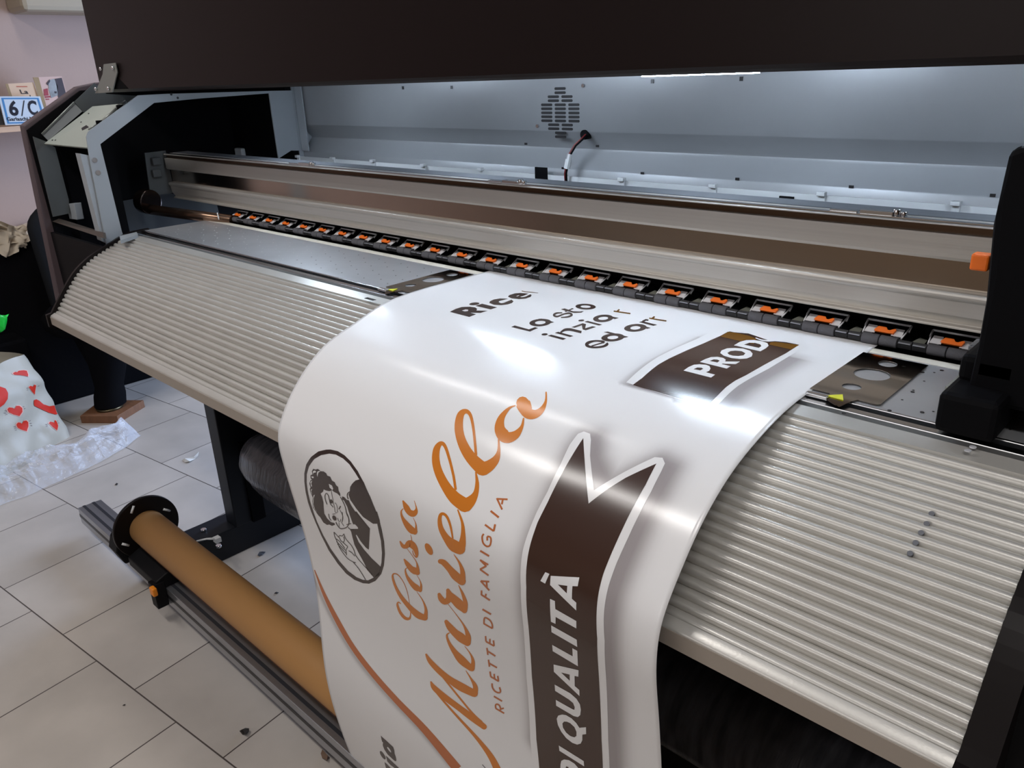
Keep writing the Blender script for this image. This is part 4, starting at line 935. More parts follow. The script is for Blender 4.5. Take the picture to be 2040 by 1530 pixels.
script_lettering|orange|1|p|5652,4736 5654,4744 5648,4752 5636,4756 5621,4758 5606,4755 5597,4749 5595,4741 5601,4734 5613,4729 5629,4728 5643,4730
script_lettering|orange|1|p|6104,4835 6111,4877 6075,4917 6006,4945 5922,4952 5847,4938 5801,4904 5794,4862 5829,4821 5897,4794 5980,4787 6056,4802
script_lettering|orange|1|s|5985,4005 6005,4025 6033,4052 6063,4084 6090,4115 6106,4141 6113,4163 6114,4182 6110,4200 6103,4216 6093,4230 6080,4245 6063,4260 6044,4275 6023,4290 6003,4302 5984,4310 5962,4319 5938,4327 5914,4336 5896,4343|6013,3998 6037,4017 6071,4043 6108,4073 6145,4104 6175,4131 6198,4155 6218,4177 6235,4200 6248,4223 6256,4247 6257,4273 6253,4300 6244,4325 6234,4348 6220,4371 6201,4394 6178,4415 6157,4433 6141,4446 6131,4455
script_lettering|orange|1|p|6014,3998 6016,4003 6014,4007 6008,4010 6000,4010 5991,4008 5985,4005 5983,4000 5984,3996 5990,3993 5999,3993 6007,3995
script_lettering|orange|1|p|6153,4369 6168,4410 6141,4448 6080,4473 6001,4479 5926,4463 5874,4430 5859,4388 5886,4350 5946,4325 6025,4320 6101,4336
script_lettering|orange|1|s|5748,4268 5727,4250 5697,4224 5661,4193 5621,4160 5580,4128 5538,4094 5492,4058 5443,4020 5393,3984 5347,3951 5302,3921 5257,3892 5214,3865 5171,3841 5129,3820 5088,3804 5046,3791 5004,3782 4963,3778 4923,3780 4887,3788 4857,3801 4833,3820 4818,3845 4816,3874 4826,3905 4845,3939 4869,3973 4898,4008 4930,4041 4964,4072 5003,4103 5045,4132 5089,4161 5134,4189 5182,4216 5232,4243 5284,4269 5337,4294 5391,4317 5445,4339 5500,4359 5555,4378 5611,4396 5668,4412 5731,4429 5799,4445 5862,4459 5914,4471 5950,4479|5698,4282 5676,4263 5646,4238 5610,4207 5571,4174 5530,4142 5488,4108 5441,4072 5392,4035 5343,4000 5296,3968 5251,3939 5207,3912 5164,3887 5124,3867 5089,3852 5059,3842 5032,3836 5012,3835 4999,3836 4993,3839 4989,3844 4986,3852 4985,3861 4988,3872 4995,3883 5008,3900 5027,3924 5053,3951 5082,3978 5111,4003 5141,4027 5174,4051 5210,4075 5248,4099 5289,4121 5332,4143 5378,4164 5427,4184 5476,4203 5524,4221 5572,4236 5620,4250 5670,4263 5720,4274 5770,4285 5824,4295 5885,4305 5946,4314 6000,4322 6039,4328
script_lettering|orange|1|p|5749,4269 5753,4277 5748,4285 5737,4289 5722,4290 5707,4287 5696,4281 5693,4273 5698,4265 5709,4261 5724,4260 5739,4263
script_lettering|orange|1|p|6135,4373 6149,4414 6122,4452 6061,4477 5982,4483 5907,4467 5855,4434 5840,4392 5867,4354 5928,4329 6007,4324 6083,4340
script_lettering|orange|1|s|5844,3512 5831,3518 5811,3526 5788,3538 5765,3553 5747,3573 5733,3598 5720,3628 5710,3661 5703,3695 5702,3729 5708,3763 5721,3798 5738,3831 5760,3864 5790,3896 5828,3927 5872,3954 5918,3977 5965,3996 6011,4010 6061,4020 6114,4024 6165,4023 6213,4016 6255,4004 6290,3987 6317,3968 6338,3947 6354,3923 6365,3899 6367,3872 6362,3845 6353,3817 6341,3791 6327,3765 6309,3738 6286,3711 6262,3686 6241,3665 6227,3650|5864,3523 5855,3532 5841,3543 5828,3557 5818,3574 5814,3594 5816,3619 5821,3650 5828,3682 5840,3714 5855,3740 5874,3763 5898,3786 5924,3807 5950,3825 5973,3838 5994,3845 6016,3852 6041,3858 6064,3863 6080,3866 6089,3869 6093,3871 6095,3874 6099,3877 6105,3879 6119,3879 6138,3875 6159,3868 6180,3859 6198,3849 6214,3836 6229,3820 6242,3801 6250,3781 6253,3761 6249,3740 6236,3715 6220,3691 6204,3669 6193,3654
script_lettering|orange|1|p|5862,3516 5865,3519 5865,3522 5861,3524 5856,3524 5850,3523 5845,3520 5843,3516 5843,3513 5846,3511 5852,3511 5857,3513
script_lettering|orange|1|p|6225,3648 6229,3654 6228,3659 6222,3662 6212,3663 6203,3660 6195,3655 6191,3650 6192,3644 6198,3641 6207,3641 6217,3643
script_lettering|orange|1|s|6159,3177 6182,3197 6215,3224 6250,3255 6282,3286 6305,3313 6320,3340 6331,3367 6338,3393 6339,3416 6336,3435 6330,3451 6319,3466 6306,3478 6291,3486 6276,3490 6258,3492 6237,3493 6219,3491 6207,3487 6209,3484 6205,3478 6179,3461 6141,3437 6099,3412 6059,3390 6032,3379 6023,3377 6021,3380 6017,3382 6008,3380|6185,3170 6209,3189 6243,3215 6282,3247 6321,3279 6355,3310 6384,3341 6410,3372 6435,3403 6454,3434 6468,3464 6475,3492 6476,3518 6471,3544 6460,3568 6441,3589 6415,3607 6381,3622 6338,3633 6284,3639 6212,3634 6134,3616 6065,3594 6004,3572 5957,3553 5927,3542 5910,3534 5895,3524 5884,3516 5882,3511 5883,3509
script_lettering|orange|1|p|6185,3170 6190,3177 6191,3182 6186,3186 6178,3186 6168,3183 6159,3177 6154,3171 6153,3165 6158,3162 6166,3162 6176,3165
script_lettering|orange|1|p|6065,3416 6103,3466 6099,3509 6054,3535 5980,3537 5898,3515 5828,3474 5788,3424 5789,3378 5832,3351 5907,3349 5992,3373
tagline_a|copper|1|s|6560,4665 6775,4621|6546,4646 6762,4603
tagline_a|copper|1|s|6538,4656 6733,4748|6564,4641 6758,4732
tagline_a|copper|1|s|6659,4640 6680,4691|6696,4635 6717,4687
tagline_a|copper|1|s|6525,4818 6735,4847|6538,4795 6748,4824
tagline_a|copper|1|s|6507,4986 6723,5009|6520,4964 6737,4988
tagline_a|copper|1|s|6698,4924 6711,5003|6738,4919 6751,4998
tagline_a|copper|1|s|6522,5076 6517,5082 6508,5093 6499,5106 6496,5122 6501,5139 6510,5157 6522,5176 6537,5190 6558,5201 6582,5208 6608,5212 6633,5213 6660,5209 6686,5201 6710,5190 6728,5175 6738,5158 6742,5140 6741,5122 6739,5108 6734,5096 6727,5085 6716,5076 6700,5070 6677,5068 6654,5071 6634,5075 6621,5077|6555,5080 6550,5087 6542,5096 6535,5105 6534,5115 6538,5129 6547,5145 6558,5161 6570,5173 6586,5181 6606,5187 6626,5190 6644,5190 6659,5188 6674,5184 6687,5178 6696,5171 6702,5160 6705,5145 6704,5129 6702,5116 6699,5106 6693,5098 6686,5092 6680,5089 6671,5089 6655,5091 6637,5094 6624,5097
tagline_a|copper|1|s|6605,5092 6620,5137|6641,5083 6657,5128
tagline_a|copper|1|s|6488,5309 6701,5318|6510,5282 6723,5291
tagline_a|copper|1|s|6480,5430 6676,5438|6504,5404 6699,5411
tagline_a|copper|1|s|6485,5432 6618,5469|6517,5407 6650,5443
tagline_a|copper|1|s|6635,5445 6465,5544|6652,5461 6482,5560
tagline_a|copper|1|s|6459,5567 6661,5587|6488,5538 6689,5559
tagline_a|copper|1|s|6444,5743 6670,5678|6455,5714 6680,5650
tagline_a|copper|1|s|6430,5743 6621,5818|6469,5714 6660,5787
tagline_a|copper|1|s|6578,5703 6568,5778|6623,5686 6614,5761
tagline_a|copper|1|s|6380,5970 6592,5981|6414,5935 6625,5946
tagline_a|copper|1|s|6406,5885 6377,5965|6454,5869 6425,5949
tagline_a|copper|1|s|6517,5894 6476,5956|6559,5886 6518,5948
tagline_b|copper|1|s|6329,6222 6547,6220|6364,6184 6581,6183
tagline_b|copper|1|s|6287,6464 6513,6459|6317,6431 6542,6425
tagline_b|copper|1|s|6334,6442 6339,6423 6347,6396 6357,6369 6366,6350 6373,6341 6376,6339 6379,6338 6390,6334 6410,6332 6435,6331 6460,6333 6480,6337 6494,6344 6505,6354 6513,6366 6518,6380 6518,6396 6514,6417 6509,6437 6505,6451|6288,6459 6294,6440 6302,6413 6312,6384 6325,6359 6340,6340 6362,6322 6388,6309 6411,6302 6437,6299 6466,6298 6494,6300 6518,6305 6535,6313 6548,6325 6557,6339 6563,6356 6563,6376 6559,6399 6553,6419 6550,6433
tagline_c|copper|1|s|6260,6772 6477,6759|6289,6737 6505,6725
tagline_c|copper|1|s|6269,6667 6251,6765|6315,6647 6298,6744
tagline_c|copper|1|s|6381,6666 6352,6755|6426,6649 6397,6738
tagline_c|copper|1|s|6474,6656 6464,6754|6520,6635 6509,6733
tagline_c|copper|1|s|6247,6872 6242,6992|6294,6849 6289,6969
tagline_c|copper|1|s|6257,6929 6462,6930|6289,6894 6492,6895
tagline_c|copper|1|s|6236,7074 6234,7194|6283,7051 6281,7170
tagline_c|copper|1|s|6247,7138 6456,7125|6276,7103 6485,7090
tagline_c|copper|1|s|6237,7369 6451,7356|6266,7333 6479,7320
tagline_c|copper|1|s|6230,7275 6228,7362|6277,7252 6274,7339
tagline_c|copper|1|s|6343,7266 6330,7351|6388,7245 6376,7329
tagline_c|copper|1|s|6437,7260 6438,7352|6482,7236 6483,7328
tagline_c|copper|1|s|6244,7468 6241,7481 6237,7500 6235,7522 6238,7541 6249,7556 6264,7569 6283,7579 6306,7584 6334,7584 6367,7579 6399,7571 6428,7560 6455,7546 6478,7527 6494,7507 6503,7488 6504,7469 6499,7450 6492,7434 6488,7423|6290,7448 6287,7461 6283,7479 6281,7498 6284,7513 6292,7525 6306,7536 6322,7545 6339,7549 6361,7549 6388,7545 6414,7538 6433,7531 6443,7526 6449,7521 6455,7514 6459,7506 6459,7494 6454,7478 6448,7462 6443,7451
tagline_c|copper|1|s|6257,7695 6479,7680|6285,7659 6506,7645
tagline_c|copper|1|s|6277,7894 6504,7875|6304,7859 6530,7840
tagline_c|copper|1|s|6313,7865 6313,7854 6312,7840 6312,7825 6314,7815 6318,7809 6324,7803 6329,7799 6334,7797 6343,7794 6357,7791 6371,7791 6382,7793 6390,7798 6397,7807 6401,7817 6403,7827 6401,7837 6395,7849 6388,7861 6383,7871|6268,7889 6267,7879 6266,7864 6266,7846 6271,7829 6282,7811 6298,7794 6318,7779 6340,7767 6362,7760 6383,7756 6403,7756 6420,7759 6432,7767 6440,7778 6446,7790 6448,7804 6445,7821 6437,7838 6429,7852 6424,7861
tagline_c|copper|1|s|6429,7840 6528,7775|6418,7820 6518,7755
ribbon_border|white|1|p|7366,3615 7433,3563 7563,3566 7654,3639 7814,3822 8200,4168 8297,4072 8525,3855 8815,3592 8933,3570 9023,3625 9046,3724 9075,3967 9075,4212 9067,4493 9054,4757 9059,4987 9071,5169 9083,5337 9110,5595 9069,6201 8999,7075 8988,7542 7197,8466 7165,7988 7242,6921 7366,6095 7430,5494 7424,5243 7408,5040 7404,4839 7405,4619 7434,4362 7411,4020 7360,3774
ribbon_panel|brown|2|p|7509,3647 7773,3892 8221,4320 8408,4105 8585,3925 8905,3659 8940,3920 8936,4158 8928,4409 8919,4675 8916,4910 8930,5092 8949,5304 8972,5619 8922,6269 8858,7147 8846,7618 7362,8384 7327,7910 7386,6857 7496,6044 7554,5454 7540,5158 7517,4937 7500,4712 7524,4473 7529,4149 7520,3891
ribbon_border|white|1|p|7315,2613 7287,2393 7255,2138 7222,1846 7222,1423 7252,1011 7243,527 7282,380 7503,413 7879,396 8378,482 8713,439 8918,364 9035,368 9034,904 9036,1422 9003,1859 8996,2094 9009,2286 9029,2483 9037,2689
ribbon_panel|brown|2|p|7469,2628 7484,2452 7463,2292 7432,2063 7430,1828 7454,1429 7491,1088 7511,676 7497,467 7860,371 8378,482 8642,410 8897,408 8920,811 8895,1329 8885,1768 8857,1979 8862,2194 8891,2402 8911,2650
ribbon_panel|ochre|3|p|7526,711 7515,443 7926,457 8130,510 8238,725 7858,723
ribbon_panel|ochre|3|p|8430,536 8489,491 8903,418 8902,639 8474,633
ribbon_lettering|white|4|p|7928,5158 8011,5155 7951,5283 7853,5281
ribbon_lettering|white|4|p|8041,5168 8553,5045 8560,5138 8467,5162 8487,5298 8574,5316 8581,5406 8051,5270|8197,5222 8383,5268 8375,5185
ribbon_lettering|white|4|p|8061,5434 8159,5429 8165,5528 8582,5535 8577,5632 8163,5632 8148,5732 8051,5739
ribbon_lettering|white|4|p|8047,5791 8567,5788 8560,5893 8034,5893
ribbon_lettering|white|4|p|8005,6094 8432,6083 8450,5956 8550,5952 8518,6194 7994,6193
ribbon_lettering|white|4|p|7969,6407 8519,6252 8497,6360 8415,6384 8394,6547 8485,6566 8473,6664 7952,6526|8117,6464 8295,6511 8308,6411
ribbon_lettering|white|4|p|7930,6735 8271,6715 8398,6741 8462,6797 8470,6878 8444,6972 8385,7033 8293,7061 7905,7082 7913,6985 8278,6960 8324,6949 8338,6898 8309,6848 8223,6834 7923,6838
ribbon_lettering|white|4|p|8023,7167 8119,7131 8240,7125 8340,7153 8397,7196 8546,7113 8536,7227 8450,7278 8440,7371 8395,7449 8315,7506 8206,7533 8070,7523 7967,7473 7899,7395 7885,7302 7929,7230|8055,7264 8010,7319 8017,7382 8081,7429 8171,7440 8264,7415 8314,7368 8322,7298 8285,7240 8197,7222 8120,7235
ribbon_lettering|white|4|p|7880,7739 8440,7708 8440,7792 7886,7823
ribbon_lettering|white|4|p|7918,7971 7986,7914 8099,7868 8223,7860 8312,7892 8327,7901 8096,8021 8074,7993 8026,8006 8003,8069 7884,8130 7894,8040
ribbon_lettering|white|4|p|7941,2057 7930,1932 7946,1835 8013,1781 8114,1751 8193,1763 8269,1828 8302,1899 8292,1959 8468,1962 8476,2061|8047,1956 8061,1886 8122,1863 8173,1881 8170,1946
ribbon_lettering|white|4|p|7958,1710 7959,1585 7989,1485 8069,1429 8177,1421 8257,1458 8293,1517 8497,1416 8502,1523 8312,1601 8308,1619 8484,1619 8487,1717|8068,1612 8082,1535 8140,1514 8198,1531 8215,1604
ribbon_lettering|white|4|p|8006,1288 7958,1194 7978,1083 8076,1012 8209,969 8367,992 8476,1070 8534,1171 8518,1271 8435,1337 8297,1367 8133,1352|8108,1235 8101,1155 8157,1098 8262,1069 8366,1113 8395,1192 8342,1252 8255,1283 8172,1274
ribbon_lettering|white|4|p|7993,927 7979,757 8026,649 8132,583 8284,562 8409,593 8495,675 8525,785 8526,938|8119,828 8144,718 8232,681 8343,692 8407,753 8413,829
ribbon_lettering|white|4|s|8112,509 8132,515 8161,525 8194,535 8228,544 8259,548 8286,549 8313,547 8338,542 8363,536 8387,527 8410,514 8433,497 8455,479 8473,463 8486,452|8094,476 8113,480 8139,486 8170,493 8201,498 8229,500 8254,499 8278,495 8302,489 8326,483 8349,475 8374,465 8400,452 8425,439 8446,427 8461,419
ribbon_lettering|white|4|p|8110,489 8115,498 8117,505 8116,509 8111,509 8104,504 8096,496 8091,487 8089,480 8090,476 8095,476 8102,481
ribbon_lettering|white|4|p|8480,432 8485,441 8487,448 8485,452 8481,452 8474,447 8467,439 8462,430 8460,423 8462,419 8467,419 8473,424
heading_lettering|dark|1|p|1948,2039 1920,1896 1938,1780 2082,1700 2224,1678 2339,1715 2409,1779 2639,1692 2611,1829 2404,1902 2594,1909 2587,2047|2129,1899 2143,1833 2210,1819 2274,1868 2229,1907
heading_lettering|dark|1|p|2075,1488 2086,1497 2096,1507 2103,1518 2108,1530 2110,1543 2109,1555 2106,1568 2100,1580 2092,1591 2082,1601 2070,1610 2056,1618 2041,1624 2024,1628 2008,1631 1991,1631 1974,1629 1959,1626 1944,1621 1931,1614 1919,1605 1910,1595 1903,1584 1898,1572 1896,1560 1896,1547 1899,1535 1905,1522 1913,1511 1923,1500 1935,1491 1949,1483 1964,1477 1980,1473 1997,1470 2014,1470 2031,1472 2046,1475 2061,1481
heading_lettering|dark|1|p|2143,1621 2148,1479 2634,1482 2624,1617
heading_lettering|dark|1|p|2240,1380 2156,1310 2121,1200 2178,1092 2344,1030 2326,1136 2319,1217 2366,1262 2462,1282 2503,1250 2491,1180 2464,1037 2595,1088 2663,1169 2666,1269 2591,1361 2423,1411
heading_lettering|dark|1|p|2215,941 2142,853 2135,720 2211,646 2421,602 2447,757 2440,823 2499,835 2536,773 2483,604 2576,648 2653,733 2660,853 2572,940 2390,982|2332,839 2322,768 2342,757 2378,835
heading_lettering|ochre|1|s|2141,557 2159,557 2184,557 2214,557 2245,556 2276,552 2306,546 2338,538 2370,529 2401,520 2431,512 2461,505 2492,498 2522,492 2547,487 2565,483|2103,525 2121,525 2146,525 2175,525 2207,524 2237,521 2268,516 2300,508 2333,500 2366,492 2399,486 2432,481 2467,477 2501,474 2530,472 2550,470
heading_lettering|ochre|1|p|2128,538 2138,546 2143,553 2143,556 2137,556 2127,551 2116,544 2106,536 2101,529 2101,525 2107,526 2117,530
paragraph_word_la|dark|1|p|3819,2034 3822,1962 4233,1972 4253,1858 4341,1861 4340,2031
paragraph_word_la|dark|1|p|4302,1546 4326,1568 4346,1591 4360,1617 4369,1643 4373,1669 4371,1696 4364,1721 4351,1744 4333,1766 4310,1785 4284,1801 4254,1814 4222,1823 4188,1828 4152,1829 4117,1827 4083,1820 4050,1810 4019,1796 3992,1779 3968,1758 3948,1736 3933,1711 3923,1685 3919,1658 3920,1631 3927,1605 3939,1580 3956,1557 3978,1537 4005,1520 4034,1506 4067,1497 4102,1491 4138,1490 4174,1493 4209,1501 4243,1513 4274,1528|4222,1608 4234,1618 4243,1629 4250,1641 4255,1653 4256,1666 4255,1679 4252,1691 4246,1703 4237,1713 4227,1722 4214,1730 4200,1737 4184,1741 4168,1744 4151,1744 4134,1743 4117,1740 4101,1735 4087,1728 4073,1719 4062,1710 4053,1699 4045,1687 4041,1674 4039,1661 4040,1649 4043,1636 4049,1624 4057,1614 4068,1604 4081,1596 4095,1589 4111,1585 4127,1582 4144,1581 4161,1583 4178,1586 4194,1592 4209,1599
paragraph_word_la|dark|1|p|3945,1548 3995,1513 4369,1533 4356,1587
paragraph_word_sto|dark|1|s|4037,1094 4024,1101 4003,1111 3980,1122 3961,1136 3949,1152 3948,1172 3952,1196 3964,1222 3985,1252 4034,1296 4084,1324 4122,1338 4156,1345 4186,1345 4206,1334 4212,1310 4210,1276 4204,1239 4200,1203 4200,1175 4207,1153 4217,1134 4228,1119 4243,1109 4258,1104 4276,1106 4298,1111 4318,1120 4325,1123 4306,1107 4303,1105 4312,1122 4319,1145 4323,1168 4322,1189 4315,1210 4299,1231 4281,1251 4264,1268 4252,1280|4095,1140 4085,1150 4069,1163 4052,1179 4040,1196 4035,1212 4038,1229 4046,1248 4057,1266 4064,1275 4049,1261 4043,1257 4061,1266 4086,1274 4109,1277 4125,1273 4132,1256 4132,1226 4128,1190 4124,1153 4124,1122 4129,1097 4136,1074 4144,1054 4156,1039 4173,1029 4198,1028 4231,1033 4267,1046 4312,1069 4370,1115 4398,1153 4409,1180 4412,1205 4411,1228 4404,1249 4388,1266 4365,1283 4339,1297 4315,1309 4299,1318
paragraph_word_sto|dark|1|p|4076,1112 4089,1124 4096,1135 4094,1141 4086,1140 4072,1133 4056,1123 4043,1110 4036,1100 4038,1094 4046,1094 4061,1101
paragraph_word_sto|dark|1|p|4285,1295 4295,1305 4300,1313 4299,1318 4292,1318 4280,1312 4267,1303 4257,1293 4252,1285 4253,1280 4260,1280 4272,1286
paragraph_word_sto|dark|1|p|3877,982 3901,913 4187,955 4314,905 4366,850 4395,935 4282,1016 4041,1009
paragraph_word_sto|dark|1|p|4048,1044 4019,833 4078,843 4106,1053
paragraph_word_sto|dark|1|p|4371,570 4390,590 4404,612 4412,634 4415,657 4411,679 4402,701 4388,721 4368,740 4344,756 4316,769 4284,780 4250,787 4213,791 4176,791 4139,788 4103,781 4068,771 4036,758 4007,742 3982,724 3962,703 3947,682 3938,659 3935,636 3938,613 3947,591 3961,570 3981,551 4006,535 4036,521 4068,511 4104,503 4141,500 4179,500 4216,504 4253,511 4288,522 4319,535 4348,551|4275,608 4284,617 4289,627 4292,637 4292,647 4290,658 4284,668 4276,677 4266,686 4253,694 4239,701 4223,706 4206,710 4188,713 4170,713 4152,713 4134,710 4118,706 4103,700 4090,693 4079,685 4070,676 4064,667 4061,656 4061,646 4064,635 4069,625 4077,615 4088,606 4100,598 4115,591 4131,586 4149,582 4167,580 4185,579 4203,580 4220,583 4237,587 4252,593 4264,600
paragraph_word_inzia|dark|1|p|4746,1976 4752,1982 4757,1987 4760,1994 4762,2000 4762,2007 4761,2013 4758,2020 4754,2026 4748,2031 4741,2036 4734,2040 4725,2043 4716,2045 4707,2047 4697,2047 4687,2046 4678,2044 4669,2042 4662,2038 4655,2034 4649,2028 4644,2023 4641,2016 4639,2010 4639,2003 4640,1997 4643,1990 4647,1984 4652,1979 4659,1974 4667,1970 4675,1966 4684,1964 4694,1963 4703,1963 4713,1963 4722,1965 4731,1968 4739,1972
paragraph_word_inzia|dark|1|p|4806,2024 4828,1966 5218,1971 5211,2035
paragraph_word_inzia|dark|1|p|4819,1884 4841,1826 5249,1841 5230,1897
paragraph_word_inzia|dark|1|s|4930,1844 4928,1830 4924,1809 4921,1786 4920,1765 4924,1750 4931,1738 4941,1728 4953,1719 4969,1712 4987,1706 5009,1701 5035,1699 5064,1699 5095,1699 5125,1698 5157,1698 5192,1698 5226,1698 5255,1698 5275,1699|4868,1811 4859,1794 4846,1767 4832,1736 4820,1705 4816,1678 4820,1658 4830,1643 4845,1631 4863,1622 4885,1614 4911,1610 4942,1609 4975,1610 5008,1611 5039,1612 5072,1612 5107,1612 5141,1613 5170,1613 5191,1613
paragraph_word_inzia|dark|1|p|4869,1567 4893,1335 4983,1337 5140,1492 5172,1360 5267,1359 5230,1561 5149,1556 4966,1417 4952,1563
paragraph_word_inzia|dark|1|p|4792,1211 4798,1217 4802,1223 4806,1230 4808,1238 4809,1245 4808,1253 4806,1260 4802,1267 4797,1273 4792,1278 4785,1283 4777,1287 4768,1290 4760,1292 4751,1292 4742,1292 4733,1290 4724,1287 4717,1283 4710,1278 4704,1273 4699,1266 4695,1259 4693,1252 4693,1245 4693,1237 4695,1230 4699,1223 4704,1217 4709,1211 4716,1206 4724,1202 4733,1199 4742,1198 4751,1197 4760,1198 4769,1200 4777,1202 4785,1206
paragraph_word_inzia|dark|1|p|4860,1268 4876,1206 5274,1223 5254,1281
paragraph_word_inzia|dark|1|p|5160,860 5183,884 5203,910 5218,938 5229,966 5234,995 5234,1023 5229,1049 5219,1074 5204,1097 5185,1116 5162,1132 5135,1144 5106,1152 5075,1156 5042,1155 5009,1151 4976,1141 4944,1128 4914,1111 4887,1091 4863,1067 4842,1042 4826,1014 4815,985 4809,956 4808,927 4812,900 4822,874 4836,850 4856,830 4879,813 4907,801 4937,793 4969,789 5003,790 5036,796 5070,806 5102,820 5132,838|5090,919 5100,930 5108,941 5115,953 5119,966 5120,979 5119,992 5116,1005 5111,1017 5103,1027 5094,1037 5083,1045 5070,1051 5056,1056 5042,1058 5026,1059 5011,1057 4996,1053 4982,1048 4969,1041 4957,1032 4947,1022 4938,1010 4932,998 4928,985 4926,972 4926,959 4929,946 4935,934 4942,923 4952,913 4963,905 4976,899 4990,894 5005,892 5020,892 5035,893 5050,897 5065,903 5078,910
paragraph_word_inzia|dark|1|p|4844,873 4885,830 5261,824 5249,904
paragraph_letter_r|ochre|1|s|4899,612 5090,594 5293,570|4846,557 5038,540 5242,516
paragraph_letter_r|ochre|1|s|4979,577 4928,480|4895,526 4866,442
paragraph_word_ed|dark|1|s|5904,2021 5946,1917 5984,1816|5863,1992 5904,1886 5941,1784
paragraph_word_ed|dark|1|s|5948,1772 5939,1770 5926,1767 5907,1762 5886,1760 5864,1761 5843,1765 5819,1771 5794,1778 5770,1788 5749,1799 5730,1812 5712,1826 5695,1843 5682,1860 5674,1878 5671,1897 5672,1918 5678,1942 5694,1971 5730,2010 5777,2042 5814,2058 5844,2066 5871,2069 5897,2070 5922,2068 5947,2064 5973,2058 5998,2050 6021,2040 6044,2028 6066,2012 6087,1996 6104,1979 6118,1962 6127,1944 6131,1925 6132,1906 6129,1888 6121,1867 6096,1833 6056,1802 6032,1789 6020,1785 6016,1784|6000,1847 5988,1843 5973,1837 5959,1831 5943,1826 5925,1824 5903,1825 5877,1827 5851,1832 5827,1839 5808,1849 5795,1864 5784,1883 5778,1904 5774,1925 5774,1944 5776,1961 5782,1978 5789,1991 5794,1997 5784,1986 5770,1977 5776,1981 5793,1990 5816,1998 5839,2004 5863,2006 5889,2006 5916,2003 5941,1998 5963,1989 5984,1977 6003,1961 6020,1943 6034,1923 6042,1905 6045,1887 6042,1869 6037,1851 6030,1835 6027,1827 6037,1839 6053,1852 6052,1850 6042,1843 6031,1836
paragraph_word_ed|dark|1|p|6078,1466 6099,1488 6115,1512 6126,1538 6133,1564 6134,1591 6130,1617 6122,1643 6108,1667 6090,1689 6068,1708 6043,1724 6015,1737 5985,1746 5953,1751 5921,1752 5888,1749 5857,1742 5827,1732 5800,1717 5776,1699 5755,1678 5739,1655 5727,1630 5719,1603 5717,1576 5720,1549 5729,1522 5742,1497 5759,1474 5781,1454 5807,1437 5836,1424 5866,1414 5899,1409 5932,1408 5965,1412 5997,1420 6027,1432 6054,1447|5999,1529 6008,1538 6015,1549 6020,1560 6023,1573 6023,1585 6021,1597 6017,1609 6010,1620 6002,1631 5991,1640 5979,1648 5966,1654 5952,1658 5937,1661 5922,1662 5908,1661 5893,1658 5880,1653 5867,1646 5856,1638 5847,1629 5840,1618 5835,1607 5832,1595 5832,1582 5833,1570 5838,1558 5844,1546 5853,1536 5863,1526 5875,1518 5888,1512 5902,1507 5917,1505 5932,1504 5947,1505 5962,1508 5975,1513 5988,1520
paragraph_word_ed|dark|1|p|5583,1474 5631,1423 6150,1441 6118,1509
paragraph_word_arr|dark|1|p|6077,942 6099,966 6116,993 6128,1020 6136,1049 6138,1078 6136,1107 6128,1134 6115,1160 6098,1183 6077,1204 6052,1221 6024,1234 5994,1243 5962,1248 5930,1248 5897,1244 5865,1236 5835,1224 5806,1207 5781,1187 5759,1164 5741,1139 5728,1111 5720,1082 5716,1052 5718,1023 5726,995 5738,968 5755,943 5776,922 5801,904 5830,890 5861,881 5893,876 5927,876 5960,881 5993,890 6024,904 6052,921|5996,1010 6006,1021 6014,1033 6020,1045 6023,1059 6025,1072 6024,1085 6020,1097 6015,1109 6007,1120 5997,1129 5986,1137 5973,1143 5960,1147 5945,1149 5930,1150 5915,1148 5901,1144 5887,1138 5874,1130 5862,1121 5852,1110 5844,1098 5838,1086 5835,1073 5833,1059 5834,1046 5837,1033 5843,1021 5850,1010 5860,1001 5871,993 5884,987 5898,982 5913,980 5928,980 5943,982 5958,986 5972,993 5985,1001
paragraph_word_arr|dark|1|p|5740,970 5780,919 6173,937 6151,1006
paragraph_word_arr|dark|1|p|5761,819 5781,747 6162,772 6137,840
paragraph_word_arr|dark|1|s|5837,793 5821,700 5867,691|5758,734 5749,637 5818,636
paragraph_word_arr|ochre|1|s|5795,598 5988,584 6181,564|5749,545 5942,532 6137,513
paragraph_word_arr|ochre|1|s|5878,590 5825,476|5795,538 5762,436
oval_emblem|dark|1|p|2001,4955 2247,4932 2493,4944 2733,4986 2999,5066 3231,5180 3421,5344 3538,5517 3598,5685 3612,5808 3587,6019 3490,6268 3332,6522 3141,6736 2834,6964 2539,7116 2271,7196 1932,7245 1611,7229 1325,7130 1050,6962 881,6728 780,6505 719,6311 701,6139 742,5933 821,5732 927,5558 1112,5362 1346,5194 1608,5059 1865,4983|1996,5016 2208,4989 2468,4994 2702,5030 2923,5103 3146,5198 3345,5370 3470,5560 3503,5686 3491,5774 3470,6046 3386,6282 3269,6486 3108,6690 2827,6899 2527,7057 2305,7121 2052,7155 1736,7139 1449,7050 1173,6894 975,6680 868,6470 826,6282 834,6301 824,6087 852,5914 917,5727 1028,5552 1210,5376 1466,5202 1716,5093
oval_emblem|dark|1|p|1378,5377 1468,5370 1574,5334 1678,5349 1794,5327 1889,5335 1917,5367 2027,5358 2074,5411 2168,5414 2200,5454 2270,5467 2260,5530 2296,5573 2271,5624 2178,5599 2041,5602 1989,5589 1865,5638 1711,5663 1630,5665 1567,5722 1437,5788 1467,5840 1459,5936 1392,6060 1343,6170 1385,6236 1520,6285 1498,6321 1183,6391 1104,6315 991,6257 879,6200 918,6081 1014,5968 973,5893 986,5823 1044,5780 1036,5716 1118,5641 1200,5607 1161,5585 1187,5533 1286,5491 1295,5436
